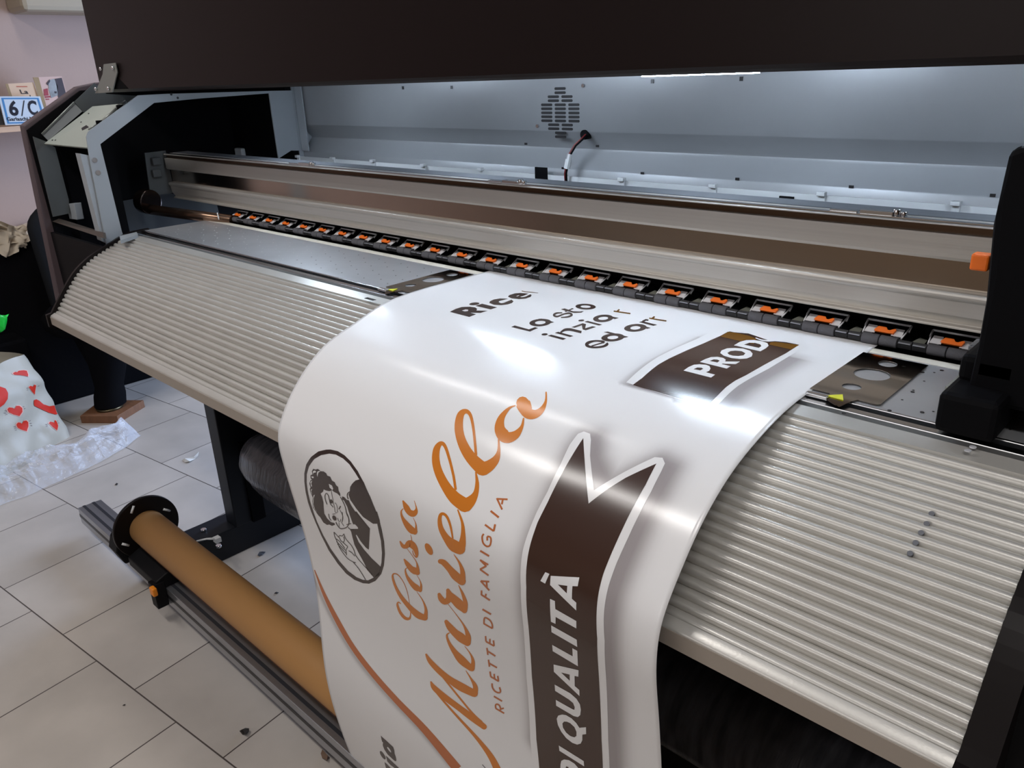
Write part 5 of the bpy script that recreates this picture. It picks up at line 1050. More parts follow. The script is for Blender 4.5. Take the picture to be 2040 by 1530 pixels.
oval_emblem|white|2|p|1348,5424 1433,5391 1478,5394 1460,5420 1361,5447 1307,5491
oval_emblem|white|2|p|1530,5391 1603,5361 1677,5350 1582,5388 1535,5433 1494,5487 1491,5443
oval_emblem|white|2|p|1216,5544 1311,5521 1318,5547 1234,5567
oval_emblem|white|2|p|1117,5659 1214,5619 1135,5683 1138,5738 1083,5751
oval_emblem|white|2|p|1045,5812 1112,5791 1033,5849 1033,5915 1006,5875
oval_emblem|white|2|p|1090,5910 1164,5877 1045,5979 955,6101 955,6199 1051,6231 923,6197 936,6086
oval_emblem|white|2|p|1916,5501 2035,5498 2060,5544 2011,5583 1914,5563
oval_emblem|dark|1|p|963,6254 1323,6154 1411,6247 1535,6279 1693,6253 1697,6282 1533,6350 1427,6354 1319,6395 1173,6392 1094,6316 1021,6297
oval_emblem|dark|2|s|1941,5610 1936,5633 1930,5665 1925,5695 1922,5719 1921,5740 1919,5760 1913,5779 1905,5797 1899,5820 1897,5852 1897,5889 1894,5923 1881,5956 1866,5987 1864,6008 1892,6010 1932,6001 1959,5993|1959,5605 1955,5627 1949,5659 1944,5689 1941,5712 1940,5733 1938,5754 1931,5773 1924,5791 1918,5814 1916,5845 1916,5882 1913,5917 1901,5950 1886,5980 1883,5999 1903,6000 1938,5991 1965,5984
oval_emblem|dark|2|s|1960,5816 1976,5817 1998,5820 2014,5827 2019,5844 2018,5866 2012,5891 1996,5922 1975,5956 1959,5980|1975,5806 1991,5807 2015,5810 2032,5819 2038,5836 2037,5860 2031,5885 2015,5917 1994,5951 1978,5975
oval_emblem|dark|2|s|1619,5929 1613,5911 1604,5886 1601,5860 1605,5833 1613,5806 1628,5781 1652,5755 1682,5732 1701,5721 1718,5720 1741,5727 1757,5740 1759,5763 1753,5794 1748,5824 1745,5848 1743,5870 1751,5890 1778,5906 1814,5919 1840,5928|1587,5943 1580,5925 1572,5899 1568,5871 1572,5844 1581,5815 1598,5787 1626,5758 1662,5730 1704,5709 1742,5705 1770,5712 1788,5727 1791,5752 1785,5784 1780,5813 1777,5837 1775,5858 1782,5875 1807,5891 1843,5903 1869,5912
oval_emblem|dark|2|p|1847,5856 1838,5859 1828,5861 1819,5863 1811,5863 1803,5862 1796,5861 1790,5858 1785,5854 1782,5850 1780,5845 1779,5839 1780,5833 1782,5827 1786,5820 1790,5814 1797,5808 1804,5802 1811,5797 1820,5792 1829,5788 1838,5785 1847,5783 1856,5781 1864,5781 1872,5782 1879,5784 1885,5786 1890,5790 1894,5794 1896,5799 1897,5805 1896,5811 1894,5817 1890,5823 1885,5830 1879,5836 1872,5842 1864,5847 1856,5852
oval_emblem|dark|2|s|2180,5805 2144,5832 2095,5869 2059,5897|2211,5804 2176,5831 2127,5869 2091,5896
oval_emblem|dark|2|s|2101,5906 2116,5918 2136,5936 2149,5957 2150,5980 2145,6006 2132,6035 2105,6070 2070,6107 2044,6134|2122,5895 2137,5908 2157,5926 2170,5948 2172,5972 2167,5999 2153,6029 2125,6065 2089,6104 2063,6131
oval_emblem|dark|2|s|1726,6082 1771,6069 1831,6050 1875,6036|1731,6071 1776,6058 1836,6039 1880,6025
oval_emblem|dark|2|s|1536,6127 1528,6150 1517,6183 1515,6211 1529,6228 1551,6239 1567,6246|1561,6118 1553,6141 1543,6174 1541,6200 1554,6215 1575,6226 1590,6233
oval_emblem|dark|2|p|1793,6174 1779,6180 1765,6184 1751,6188 1738,6191 1724,6192 1712,6192 1701,6191 1691,6188 1683,6184 1677,6179 1673,6174 1672,6167 1672,6159 1675,6152 1680,6143 1686,6135 1695,6127 1705,6119 1717,6112 1730,6105 1743,6099 1757,6095 1771,6091 1785,6088 1798,6087 1810,6087 1821,6089 1831,6091 1838,6095 1844,6100 1848,6106 1850,6112 1849,6120 1847,6127 1842,6135 1836,6144 1827,6152 1817,6160 1805,6167
oval_emblem|dark|2|s|2262,5638 2279,5653 2303,5676 2325,5701 2341,5728 2355,5757 2364,5788 2362,5825 2353,5866 2349,5901 2358,5927 2372,5946 2379,5967 2371,5995 2356,6027 2345,6049|2292,5624 2309,5640 2334,5662 2355,5688 2373,5714 2387,5744 2396,5776 2394,5814 2386,5854 2382,5889 2391,5913 2405,5932 2412,5954 2404,5985 2388,6017 2377,6040
oval_emblem|dark|2|s|2341,5867 2352,5885 2367,5911 2376,5939 2378,5966 2376,5995 2365,6023 2346,6051 2320,6080 2289,6108 2258,6134 2225,6158 2184,6182 2123,6210 2049,6240 1986,6263 1943,6276 1913,6283 1886,6284 1857,6276 1831,6260 1813,6245 1803,6229 1801,6213 1799,6202|2375,5851 2386,5870 2401,5896 2411,5925 2414,5953 2411,5982 2400,6013 2379,6044 2350,6075 2317,6105 2284,6133 2245,6162 2194,6191 2126,6223 2048,6254 1981,6279 1932,6294 1891,6303 1855,6304 1823,6295 1796,6279 1776,6262 1766,6246 1763,6229 1762,6217
oval_emblem|dark|2|s|1898,6100 1897,6117 1897,6141 1906,6157 1935,6155 1972,6144 2005,6128 2022,6110 2030,6092 2035,6079|1918,6093 1917,6110 1917,6133 1924,6147 1944,6145 1972,6136 1992,6127 2003,6115 2011,6098 2016,6085
oval_emblem|dark|2|s|2183,5917 2173,5941 2157,5977 2137,6013 2109,6052 2077,6092 2054,6121|2202,5911 2192,5935 2176,5971 2156,6008 2127,6047 2095,6088 2072,6117
oval_emblem|dark|2|s|2011,6145 2031,6161 2059,6182 2079,6197|2030,6136 2050,6151 2078,6172 2098,6188
oval_emblem|dark|2|s|1903,6174 1889,6204 1868,6245 1854,6275|1923,6168 1908,6198 1888,6239 1873,6269
oval_emblem|dark|2|s|2222,6136 2289,6110 2380,6074 2445,6048|2222,6124 2289,6097 2380,6062 2445,6036
oval_emblem|dark|2|s|2245,6176 2267,6180 2301,6185 2337,6187 2379,6181 2422,6171 2450,6164|2273,6157 2296,6162 2327,6167 2360,6169 2395,6164 2435,6154 2463,6147
oval_emblem|dark|1|p|3066,5169 3169,5156 3317,5251 3446,5377 3558,5553 3610,5715 3332,5794 3005,5772 2812,5684 2656,5586 2627,5507 2701,5430 2740,5354 2840,5275 2953,5206
oval_emblem|dark|1|p|2983,5689 3576,5530 3612,5654 3596,5731 3485,5749 3317,5736
oval_emblem|dark|1|s|2685,5437 2674,5443 2656,5451 2635,5462 2613,5473 2594,5486 2580,5498 2569,5510 2559,5522 2552,5534 2547,5545 2545,5556 2546,5567 2549,5576 2552,5584 2554,5589|2698,5443 2686,5450 2669,5459 2651,5468 2635,5478 2622,5487 2613,5495 2604,5505 2596,5515 2589,5525 2585,5534 2585,5543 2587,5551 2590,5560 2594,5567 2597,5572
oval_emblem|dark|1|p|2706,5437 2703,5441 2697,5444 2689,5447 2683,5448 2678,5447 2678,5444 2681,5440 2687,5436 2694,5434 2701,5433 2705,5434
oval_emblem|dark|1|p|2596,5575 2591,5581 2582,5587 2570,5591 2560,5592 2554,5590 2554,5586 2559,5580 2568,5575 2580,5571 2590,5569 2596,5571
oval_emblem|dark|1|p|2359,5601 2438,5594 2510,5619 2582,5605 2646,5685 2783,5780 2996,5863 3079,5875 2513,6038 2482,5890 2463,5751 2394,5662 2322,5655
oval_emblem|dark|1|p|2525,5813 2795,5740 2940,5815 3164,5921 2882,6380 2787,6376 2636,6309 2536,6217 2496,6238 2540,6348 2681,6437 2915,6525 3194,6586 3205,6601 3044,6787 2799,6917 2590,6841 2556,6755 2401,6573 2326,6461 2328,6317 2339,6228 2309,6180 2672,6074 2679,6044 2561,6004 2527,5931
oval_emblem|dark|2|s|1533,6466 1526,6488 1517,6520 1514,6552 1524,6580 1541,6609 1557,6639 1569,6673 1580,6710 1600,6745 1634,6776 1676,6804 1720,6828 1762,6848 1807,6864 1860,6875 1928,6877 2002,6874 2066,6870 2112,6862 2148,6853 2170,6846|1564,6456 1557,6477 1548,6508 1545,6539 1555,6566 1571,6594 1588,6625 1599,6660 1611,6696 1630,6730 1663,6761 1705,6789 1748,6812 1790,6832 1833,6848 1884,6858 1950,6861 2022,6858 2084,6853 2126,6846 2158,6838 2179,6832
oval_emblem|dark|2|s|1535,6469 1553,6473 1579,6480 1606,6487 1636,6499 1666,6512 1688,6522|1562,6453 1580,6457 1606,6463 1634,6471 1664,6483 1694,6496 1716,6506
oval_emblem|dark|2|s|1714,6512 1731,6497 1755,6476 1775,6463 1803,6457 1843,6452 1891,6438 1937,6410 1972,6381 1979,6374 1979,6383 1974,6409 1978,6434 1996,6451 2022,6466 2052,6480 2090,6494 2131,6507 2166,6523 2191,6543 2211,6567 2226,6591 2232,6618 2234,6646 2234,6665|1690,6515 1707,6500 1735,6476 1774,6452 1818,6441 1858,6436 1887,6429 1917,6409 1953,6380 1997,6357 2009,6371 2004,6397 2007,6420 2024,6436 2049,6451 2079,6465 2116,6478 2157,6492 2193,6508 2220,6529 2240,6553 2254,6577 2261,6605 2263,6633 2263,6653
oval_emblem|dark|2|s|1711,6513 1718,6528 1729,6548 1745,6563 1768,6571 1797,6574 1832,6569 1874,6551 1913,6527 1943,6501 1954,6473 1955,6446 1954,6427|1742,6500 1748,6514 1759,6533 1773,6548 1794,6555 1819,6558 1841,6554 1865,6544 1894,6526 1915,6508 1924,6485 1925,6458 1924,6439
oval_emblem|dark|2|s|1823,6570 1847,6576 1880,6584 1912,6592 1944,6596 1971,6598 1980,6606 1957,6627 1911,6660 1869,6698 1848,6740 1836,6782 1828,6812|1850,6554 1873,6559 1906,6568 1937,6576 1968,6579 1998,6582 2009,6597 1979,6626 1932,6659 1897,6691 1878,6730 1866,6771 1858,6801
oval_emblem|dark|2|s|1528,6591 1569,6591 1626,6593 1683,6602 1741,6627 1799,6659 1840,6682|1551,6574 1592,6574 1651,6576 1710,6586 1769,6611 1827,6643 1868,6666
oval_emblem|dark|2|s|1534,6648 1571,6657 1624,6670 1678,6683 1737,6697 1797,6712 1839,6722|1561,6631 1598,6640 1650,6653 1705,6666 1763,6681 1823,6696 1865,6706
oval_emblem|dark|2|s|1549,6692 1585,6705 1635,6722 1687,6740 1742,6756 1798,6771 1837,6782|1577,6676 1612,6688 1663,6706 1714,6723 1769,6739 1824,6755 1863,6766
oval_emblem|dark|2|s|1984,6684 2016,6681 2061,6678 2102,6680 2139,6691 2174,6706 2199,6717|2004,6667 2036,6664 2082,6662 2127,6664 2165,6675 2201,6690 2225,6702
oval_emblem|dark|2|s|2223,6670 2249,6688 2286,6713 2326,6736 2368,6752 2413,6767 2458,6781 2500,6796 2543,6810 2588,6826 2645,6849 2705,6873 2747,6890|2251,6655 2276,6673 2312,6698 2352,6720 2393,6737 2438,6751 2483,6765 2525,6780 2568,6794 2613,6810 2670,6833 2729,6857 2771,6875
oval_emblem|dark|2|s|2059,6875 2099,6889 2156,6908 2209,6930 2251,6955 2290,6982 2327,7009 2362,7038 2395,7067 2417,7087|2085,6859 2125,6872 2182,6892 2235,6914 2278,6939 2317,6967 2354,6994 2389,7023 2421,7052 2444,7072
orange_swoosh|copper|1|s|83,7650 107,7711 142,7797 187,7895 242,7996 306,8086 377,8167 457,8246 544,8322 637,8396 736,8466 839,8534 946,8600 1059,8663 1179,8723 1308,8780 1443,8833 1584,8882 1731,8929 1885,8973 2047,9016 2218,9057 2397,9096 2581,9133 2768,9168 2955,9203 3143,9235 3332,9263 3521,9292 3711,9324 3903,9364 4116,9419 4348,9486 4573,9555 4763,9616 4896,9658|128,7629 169,7683 227,7757 299,7843 378,7930 461,8009 547,8080 638,8150 736,8219 837,8286 941,8351 1045,8416 1150,8480 1259,8543 1374,8602 1498,8657 1631,8707 1770,8754 1916,8798 2068,8839 2229,8880 2398,8918 2574,8955 2756,8990 2942,9023 3129,9055 3318,9081 3509,9104 3704,9126 3903,9151 4105,9184 4329,9229 4572,9285 4807,9341 5006,9391 5144,9425
bottom_lettering|dark|1|p|2173,10228 2220,10241 2383,10242 2643,10261 2660,10324 2641,10416 2660,10470 2658,10539 2624,10601 2567,10628 2465,10629 2286,10616 2189,10554 2159,10476 2172,10432 2209,10376 2170,10371 2167,10300|2344,10412 2390,10386 2457,10398 2497,10438 2477,10476 2407,10472 2355,10450
bottom_lettering|dark|1|p|2098,10837 2084,10847 2068,10855 2051,10862 2033,10866 2015,10868 1997,10867 1980,10864 1964,10859 1949,10852 1937,10843 1926,10833 1918,10820 1912,10807 1909,10793 1909,10779 1912,10765 1917,10750 1925,10737 1936,10725 1948,10713 1963,10704 1978,10696 1995,10690 2013,10686 2031,10685 2048,10685 2065,10688 2081,10693 2096,10700 2109,10708 2120,10719 2128,10730 2134,10743 2137,10757 2137,10771 2135,10785 2129,10799 2121,10813 2111,10826
bottom_lettering|dark|1|p|2169,10707 2247,10707 2666,10730 2620,10839 2489,10860 2277,10872 2170,10846 2182,10762
bottom_lettering|dark|1|p|2009,10954 2087,10944 2262,10973 2211,11083 2000,11189 1992,11098
bottom_lettering|dark|1|s|5799,9082 5897,9105 5936,9166|5813,9068 5913,9092 5953,9154
"""
RIB1 = "7366,3615 7433,3563 7563,3566 7654,3639 7814,3822 8200,4168 8297,4072 8525,3855 8815,3592 8933,3570 9023,3625 9046,3724 9075,3967 9075,4212 9067,4493 9054,4757 9059,4987 9071,5169 9083,5337 9110,5595 9069,6201 8999,7075 8988,7542 7197,8466 7165,7988 7242,6921 7366,6095 7430,5494 7424,5243 7408,5040 7404,4839 7405,4619 7434,4362 7411,4020 7360,3774"
RIB2 = "7315,2613 7287,2393 7255,2138 7222,1846 7222,1423 7252,1011 7243,527 7282,380 7503,413 7879,396 8378,482 8713,439 8918,364 9035,368 9034,904 9036,1422 9003,1859 8996,2094 9009,2286 9029,2483 9037,2689"
SW = "105,7640 138,7697 184,7777 243,7869 310,7963 384,8047 462,8124 548,8198 640,8270 737,8341 838,8409 942,8475 1048,8540 1159,8602 1277,8662 1403,8718 1537,8770 1677,8818 1824,8863 1977,8906 2138,8948 2308,8988 2486,9025 2669,9061 2855,9095 3043,9128 3231,9158 3421,9183 3613,9208 3808,9237 4005,9273 4224,9323 4462,9384 4692,9446 4887,9501 5022,9539"
PROFILE = "97400,93150,97400,93150 96900,93150,96900,93150 96400,93150,96400,93150 95900,93151,95900,93150 95400,93151,95400,93150 94900,93153,94900,93150 94400,93154,94400,93150 93900,93157,93900,93151 93400,93159,93400,93151 92900,93163,92900,93151 92400,93167,92400,93152 91900,93172,91900,93152 91400,93177,91400,93153 90900,93182,90900,93154 90400,93188,90400,93154 89900,93195,89900,93154 89400,93201,89400,93155 88900,93208,88900,93155 88400,93214,88400,93155 87900,93221,87900,93155 87400,93226,87400,93154 86900,93231,86900,93153 86400,93235,86400,93152 85900,93238,85900,93150 85400,93240,85400,93148 84900,93240,84900,93145 84400,93238,84400,93142 83900,93235,83900,93138 83400,93231,83400,93135 82901,93225,82900,93132 82401,93218,82400,93128 81901,93209,81900,93125 81401,93198,81400,93122 80901,93185,80900,93118 80401,93170,80400,93114 79902,93152,79900,93109 79402,93130,79400,93103 78903,93104,78900,93095 78404,93074,78400,93085 77905,93039,77901,93072 77406,92998,77401,93055 76909,92950,76901,93035 76412,92894,76402,93010 75916,92829,75903,92979 75422,92753,75404,92942 74930,92667,74906,92898 74439,92569,74409,92848 73951,92460,73912,92790 73466,92340,73416,92725 72983,92210,72921,92653 72503,92071,72428,92574 72025,91924,71935,92489 71549,91771,71444,92397 71074,91614,70953,92300 70600,91454,70464,92198 70126,91295,69975,92092 69652,91137,69487,91982 69177,90981,69000,91868 68701,90828,68514,91750 68224,90678,68029,91629 67746,90531,67545,91503 67268,90385,67062,91374 66789,90240,66581,91239 66311,90094,66101,91098 65834,89943,65623,90951 65359,89787,65148,90797 64887,89622,64675,90633 64419,89447,64206,90461 63955,89260,63740,90278 63497,89060,63279,90086 63045,88846,62822,89882 62600,88618,62371,89668 62163,88376,61924,89443 61733,88121,61483,89207 61311,87852,61048,88960 60897,87571,60619,88703 60491,87280,60196,88437 60092,86978,59779,88161 59700,86668,59368,87876 59314,86350,58964,87583 58935,86024,58566,87280 58562,85691,58175,86968 58196,85350,57791,86647 57837,85003,57414,86318 57484,84649,57045,85982 57138,84288,56683,85637 56799,83920,56328,85285 56467,83546,55980,84926 56143,83165,55638,84561 55828,82777,55303,84190 55520,82383,54972,83815 55218,81984,54645,83437 54924,81580,54321,83056 54637,81171,53999,82674 54357,80757,53680,82288 54086,80336,53365,81900 53826,79909,53056,81507 53579,79475,52756,81107 53348,79031,52466,80699 53136,78578,52193,80281 52950,78114,51940,79850 52793,77639,51711,79405 52669,77155,51510,78947 52578,76663,51338,78478 52519,76167,51196,77998 52491,75668,51082,77511 52488,75168,50994,77019 52504,74668,50927,76524 52533,74169,50880,76026 52573,73670,50850,75527 52619,73172,50836,75027 52669,72675,50835,74527 52721,72178,50848,74027 52774,71681,50871,73528 52827,71183,50906,73029 52881,70686,50949,72531 52936,70189,51001,72034 52994,69693,51061,71537 53054,69196,51126,71041 53117,68700,51196,70546 53181,68204,51268,70052 53245,67709,51341,69557 53311,67213,51415,69062 53377,66717,51487,68568 53443,66222,51559,68073 53509,65726,51628,67578 53574,65230,51695,67082 53639,64735,51760,66586 53704,64239,51823,66090 53767,63743,51884,65594 53831,63247,51944,65098 53893,62751,52004,64601 53955,62255,52063,64105 54016,61758,52122,63608 54076,61262,52180,63112 54135,60765,52237,62615 54191,60269,52293,62118 54247,59772,52349,61621 54300,59274,52403,61124 54351,58777,52456,60627 54400,58280,52508,60130 54447,57782,52559,59632 54492,57284,52609,59135 54534,56786,52657,58637 54574,56287,52704,58139 54612,55789,52749,57641 54648,55290,52794,57143 54681,54791,52836,56645 54712,54292,52878,56147 54741,53793,52918,55649 54768,53294,52957,55150 54793,52794,52994,54652 54817,52295,53031,54153 54838,51795,53065,53654 54856,51295,53099,53155 54873,50796,53130,52656 54887,50296,53160,52157 54898,49796,53188,51658 54907,49296,53214,51158 54913,48796,53238,50659 54916,48296,53260,50160 54917,47796,53280,49660 54915,47296,53298,49160 54911,46796,53314,48661 54903,46296,53328,48161 54894,45796,53340,47661 54882,45297,53350,47161 54867,44797,53358,46661 54850,44297,53364,46161 54831,43797,53369,45661 54810,43298,53372,45161 54787,42798,53373,44661 54762,42299,53373,44161 54736,41800,53372,43661 54708,41300,53369,43161 54679,40801,53366,42661 54649,40302,53361,42161 54619,39803,53356,41661 54588,39304,53350,41161 54557,38805,53344,40661 54525,38306,53338,40161 54495,37807,53331,39661 54465,37308,53325,39161 54435,36809,53320,38661 54408,36309,53315,38161 54382,35810,53311,37661 54357,35311,53308,37161 54335,34811,53306,36661 54315,34312,53306,36161 54298,33812,53307,35661 54283,33312,53309,35161 54271,32812,53313,34661 54262,32312,53319,34161 54256,31812,53327,33662 54253,31312,53336,33162 54254,30812,53348,32662 54258,30312,53361,32162 54265,29813,53377,31662 54276,29313,53395,31163 54291,28813,53415,30663 54308,28313,53437,30163 54330,27814,53461,29664 54354,27314,53488,29165 54382,26815,53516,28665 54414,26316,53547,28166 54448,25817,53579,27668 54485,25319,53614,27169 54526,24820,53650,26670 54569,24322,53689,26172 54614,23824,53729,25673 54662,23326,53771,25175 54712,22829,53814,24677 54765,22332,53859,24179 54819,21835,53906,23681 54876,21338,53954,23183 54934,20841,54003,22686 54994,20345,54054,22188 55056,19849,54107,21691 55120,19353,54161,21194 55185,18857,54216,20697 55252,18362,54273,20200 55321,17866,54332,19704 55392,17371,54392,19207 55464,16877,54453,18711 55537,16382,54516,18215 55612,15888,54580,17719 55688,15394,54646,17224 55766,14900,54713,16728 55845,14406,54782,16233 55925,13912,54852,15738 56007,13419,54923,15243 56090,12926,54996,14748 56174,12433,55071,14254 56260,11941,55146,13760 56346,11448,55224,13266 56434,10956,55302,12772 56523,10464,55382,12278 56613,9972,55464,11785 56704,9480,55546,11292 56797,8989,55630,10799 56890,8498,55716,10306 56985,8007,55803,9814 57081,7516,55891,9322 57177,7026,55981,8830 57275,6535,56072,8338 57374,6045,56165,7847 57474,5555,56258,7356 57575,5066,56354,6865 57678,4576,56450,6374 57781,4087,56548,5884 57886,3598,56648,5394 57991,3109,56749,4904 58098,2621,56851,4415 58206,2133,56954,3926 58315,1645,57059,3437 58425,1157,57166,2948 58537,670,57274,2460 58650,183,57383,1972 58764,-304,57493,1485 58879,-791,57605,997 58996,-1277,57719,510"

# ================================================================== PRINTED BANNER
PF = [tuple(int(a) / 1e5 for a in t.split(',')) for t in PROFILE.split()]
DS = .005
UXL, UXR = -1.018, -.324


def surf(u, s):
    i = min(max(s / DS, 0), len(PF) - 1.001)
    k = int(i)
    t = i - k
    a, b = PF[k], PF[k + 1]
    yl, zl = a[0] * (1 - t) + b[0] * t, a[1] * (1 - t) + b[1] * t
    yr, zr = a[2] * (1 - t) + b[2] * t, a[3] * (1 - t) + b[3] * t
    y, z = yl * (1 - u) + yr * u, zl * (1 - u) + zr * u
    if s < 0:
        y -= s
    return Vector((UXL + (UXR - UXL) * u, y, z))


def surf_n(u, s):
    a = surf(u, s + .003) - surf(u, s - .003)
    b = Vector((UXR - UXL, 0, 0))
    n = a.cross(b).normalized()
    return n if (n.z > 0 or n.y < 0) and n.dot(Vector((0, -.5, 1))) > 0 else -n


def dec(t):
    return [tuple(int(a) / 1e4 for a in p.split(',')) for p in t.split()]


def dist_poly(x, y, P):
    ins = False
    best = 1e9
    n = len(P)
    for i in range(n):
        x1, y1 = P[i]
        x2, y2 = P[(i + 1) % n]
        dx, dy = x2 - x1, y2 - y1
        L = dx * dx + dy * dy
        t = max(0, min(1, ((x - x1) * dx + (y - y1) * dy) / L)) if L else 0
        d = (x - x1 - t * dx) ** 2 + (y - y1 - t * dy) ** 2
        best = min(best, d)
        if (y1 > y) != (y2 > y) and x < x1 + (y - y1) / (y2 - y1) * dx:
            ins = not ins
    d = math.sqrt(best)
    return -d if ins else d


WU = UXR - UXL
B1 = [(u * WU, s) for u, s in dec(RIB1)][::2]
B2 = [(u * WU, s) for u, s in dec(RIB2)]
SWL = [(u * WU, s) for u, s in dec(SW)][::2]
S0, S1 = -.055, 1.24
NS, NU = int((S1 - S0) / DS), 116
verts, tint = [], []
for i in range(NS + 1):
    s = S0 + i * DS
    for j in range(NU + 1):
        u = j / NU
        verts.append(surf(u, s))
        x = u * WU
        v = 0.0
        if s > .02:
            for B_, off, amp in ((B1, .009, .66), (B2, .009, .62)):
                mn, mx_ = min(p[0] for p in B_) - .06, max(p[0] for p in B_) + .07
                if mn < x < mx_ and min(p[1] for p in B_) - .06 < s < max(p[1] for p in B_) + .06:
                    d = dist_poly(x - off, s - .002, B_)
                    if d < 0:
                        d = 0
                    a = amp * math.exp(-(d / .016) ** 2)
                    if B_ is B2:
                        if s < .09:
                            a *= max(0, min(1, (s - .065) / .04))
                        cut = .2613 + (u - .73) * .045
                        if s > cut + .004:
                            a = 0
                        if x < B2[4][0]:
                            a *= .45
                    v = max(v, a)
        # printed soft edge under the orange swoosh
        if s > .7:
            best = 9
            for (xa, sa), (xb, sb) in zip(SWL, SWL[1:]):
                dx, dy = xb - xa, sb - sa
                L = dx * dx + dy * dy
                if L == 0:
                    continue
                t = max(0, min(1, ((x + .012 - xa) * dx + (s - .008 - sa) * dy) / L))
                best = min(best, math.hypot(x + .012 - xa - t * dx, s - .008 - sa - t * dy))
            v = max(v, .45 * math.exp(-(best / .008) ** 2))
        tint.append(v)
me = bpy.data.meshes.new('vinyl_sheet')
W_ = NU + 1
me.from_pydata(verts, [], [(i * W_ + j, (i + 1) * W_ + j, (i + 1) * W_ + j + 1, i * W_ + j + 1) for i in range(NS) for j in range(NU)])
me.polygons.foreach_set('use_smooth', [True] * len(me.polygons))
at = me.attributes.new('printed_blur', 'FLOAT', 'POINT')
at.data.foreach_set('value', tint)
me.update()


def vinyl():
    m = bpy.data.materials.new('glossy_white_vinyl')
    m.use_nodes = True
    nt = m.node_tree
    b = nt.nodes['Principled BSDF']
    a = nt.nodes.new('ShaderNodeAttribute')
    a.attribute_name = 'printed_blur'
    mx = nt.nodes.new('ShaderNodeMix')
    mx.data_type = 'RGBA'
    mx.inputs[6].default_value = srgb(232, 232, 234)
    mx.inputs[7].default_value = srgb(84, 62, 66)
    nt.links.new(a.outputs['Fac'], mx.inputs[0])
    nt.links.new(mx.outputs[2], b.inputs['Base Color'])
    b.inputs['Roughness'].default_value = 0.20
    b.inputs['Specular IOR Level'].default_value = 0.5
    return m


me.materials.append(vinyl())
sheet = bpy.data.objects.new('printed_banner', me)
COL.objects.link(sheet)
tag(sheet, 'glossy white printed banner with orange script and brown ribbons draped over the printer apron', 'banner')
so_ = sheet.modifiers.new('thickness', 'SOLIDIFY')
so_.thickness = .0004
so_.offset = -1


def ink(name, c, rough=.20):
    return mat(name, c, rough=rough, spec=.5)


INK = {'orange': ink('orange_ink', srgb(206, 122, 40)), 'copper': ink('copper_orange_ink', srgb(188, 108, 62)), 'brown': ink('dark_brown_ink', srgb(62, 42, 34)),
       'dark': ink('black_brown_ink', srgb(56, 44, 42)), 'white': ink('white_vinyl_ink', srgb(232, 232, 234)), 'ochre': ink('unfinished_ochre_ink', srgb(112, 76, 28))}
groups = {}
for line in ART.strip().split('\n'):
    f_ = line.split('|')
    key_ = (f_[0], f_[1]) if f_[0] != 'ribbon_lettering' else (f_[0], f_[1], len(groups))
    groups.setdefault(key_, []).append((int(f_[2]), f_[3], [dec(r) for r in f_[4:]]))
for gk_, shapes in groups.items():
    part, colr = gk_[0], gk_[1]
    if part == 'ribbon_lettering':
        part = 'ribbon_letter'
    if part.startswith('tagline_'):
        part = 'tagline_word'
    if part.startswith('paragraph_'):
        part = 'paragraph_word'
    V, FC = [], []
    for si_, (lay, kind, rings) in enumerate(shapes):
        bm = bmesh.new()
        if kind == 's':
            A_, B_ = rings
            va = [bm.verts.new((p[0] * WU, p[1], 0)) for p in A_]
            vb = [bm.verts.new((p[0] * WU, p[1], 0)) for p in B_]
            for i in range(len(va) - 1):
                for tri in ((va[i], va[i + 1], vb[i + 1]), (va[i], vb[i + 1], vb[i])):
                    try:
                        bm.faces.new(tri)
                    except ValueError:
                        pass
        else:
            rr = [[Vector((p[0] * WU, p[1], 0)) for p in r] for r in rings]
            tr = geometry.tessellate_polygon(rr)
            fl_ = [bm.verts.new(p) for r in rr for p in r]
            for t in tr:
                try:
                    bm.faces.new([fl_[k] for k in t])
                except ValueError:
                    pass
        ss = [v.co.y for v in bm.verts]
        k0, k1 = math.floor(min(ss) / DS), math.ceil(max(ss) / DS)
        for k in range(k0, k1 + 1):
            bmesh.ops.bisect_plane(bm, geom=bm.verts[:] + bm.edges[:] + bm.faces[:], plane_co=(0, k * DS, 0), plane_no=(0, 1, 0), dist=1e-7)
        bm.verts.ensure_lookup_table()
        n0 = len(V)
        idx = {}
        for v in bm.verts:
            idx[v.index if False else v] = len(V)
            u, s = v.co.x / WU, v.co.y
            V.append(surf(u, s) + surf_n(u, s) * (.00016 * lay + .00004 + .000009 * (si_ % 13)))
        for f in bm.faces:
            q = [idx[v] for v in f.verts]
            a_, b_, c_ = V[q[0]], V[q[1]], V[q[2]]
            s = f.calc_center_median()
            if (b_ - a_).cross(c_ - a_).dot(surf_n(s.x / WU, s.y)) < 0:
                q.reverse()
            FC.append(tuple(q))
        bm.free()
    me2 = bpy.data.meshes.new(part)
    me2.from_pydata([tuple(v) for v in V], [], FC)
    me2.polygons.foreach_set('use_smooth', [True] * len(me2.polygons))
    me2.update()
    me2.materials.append(INK[colr])
    o = bpy.data.objects.new(part, me2)
    COL.objects.link(o)
    o.parent = sheet

# ================================================================== MEDIA CLAMP PLATES
def circle(cx, cy, r, n=40):
    return [(cx + r * math.cos(2 * math.pi * k / n), cy + r * math.sin(2 * math.pi * k / n), .9325) for k in range(n)]


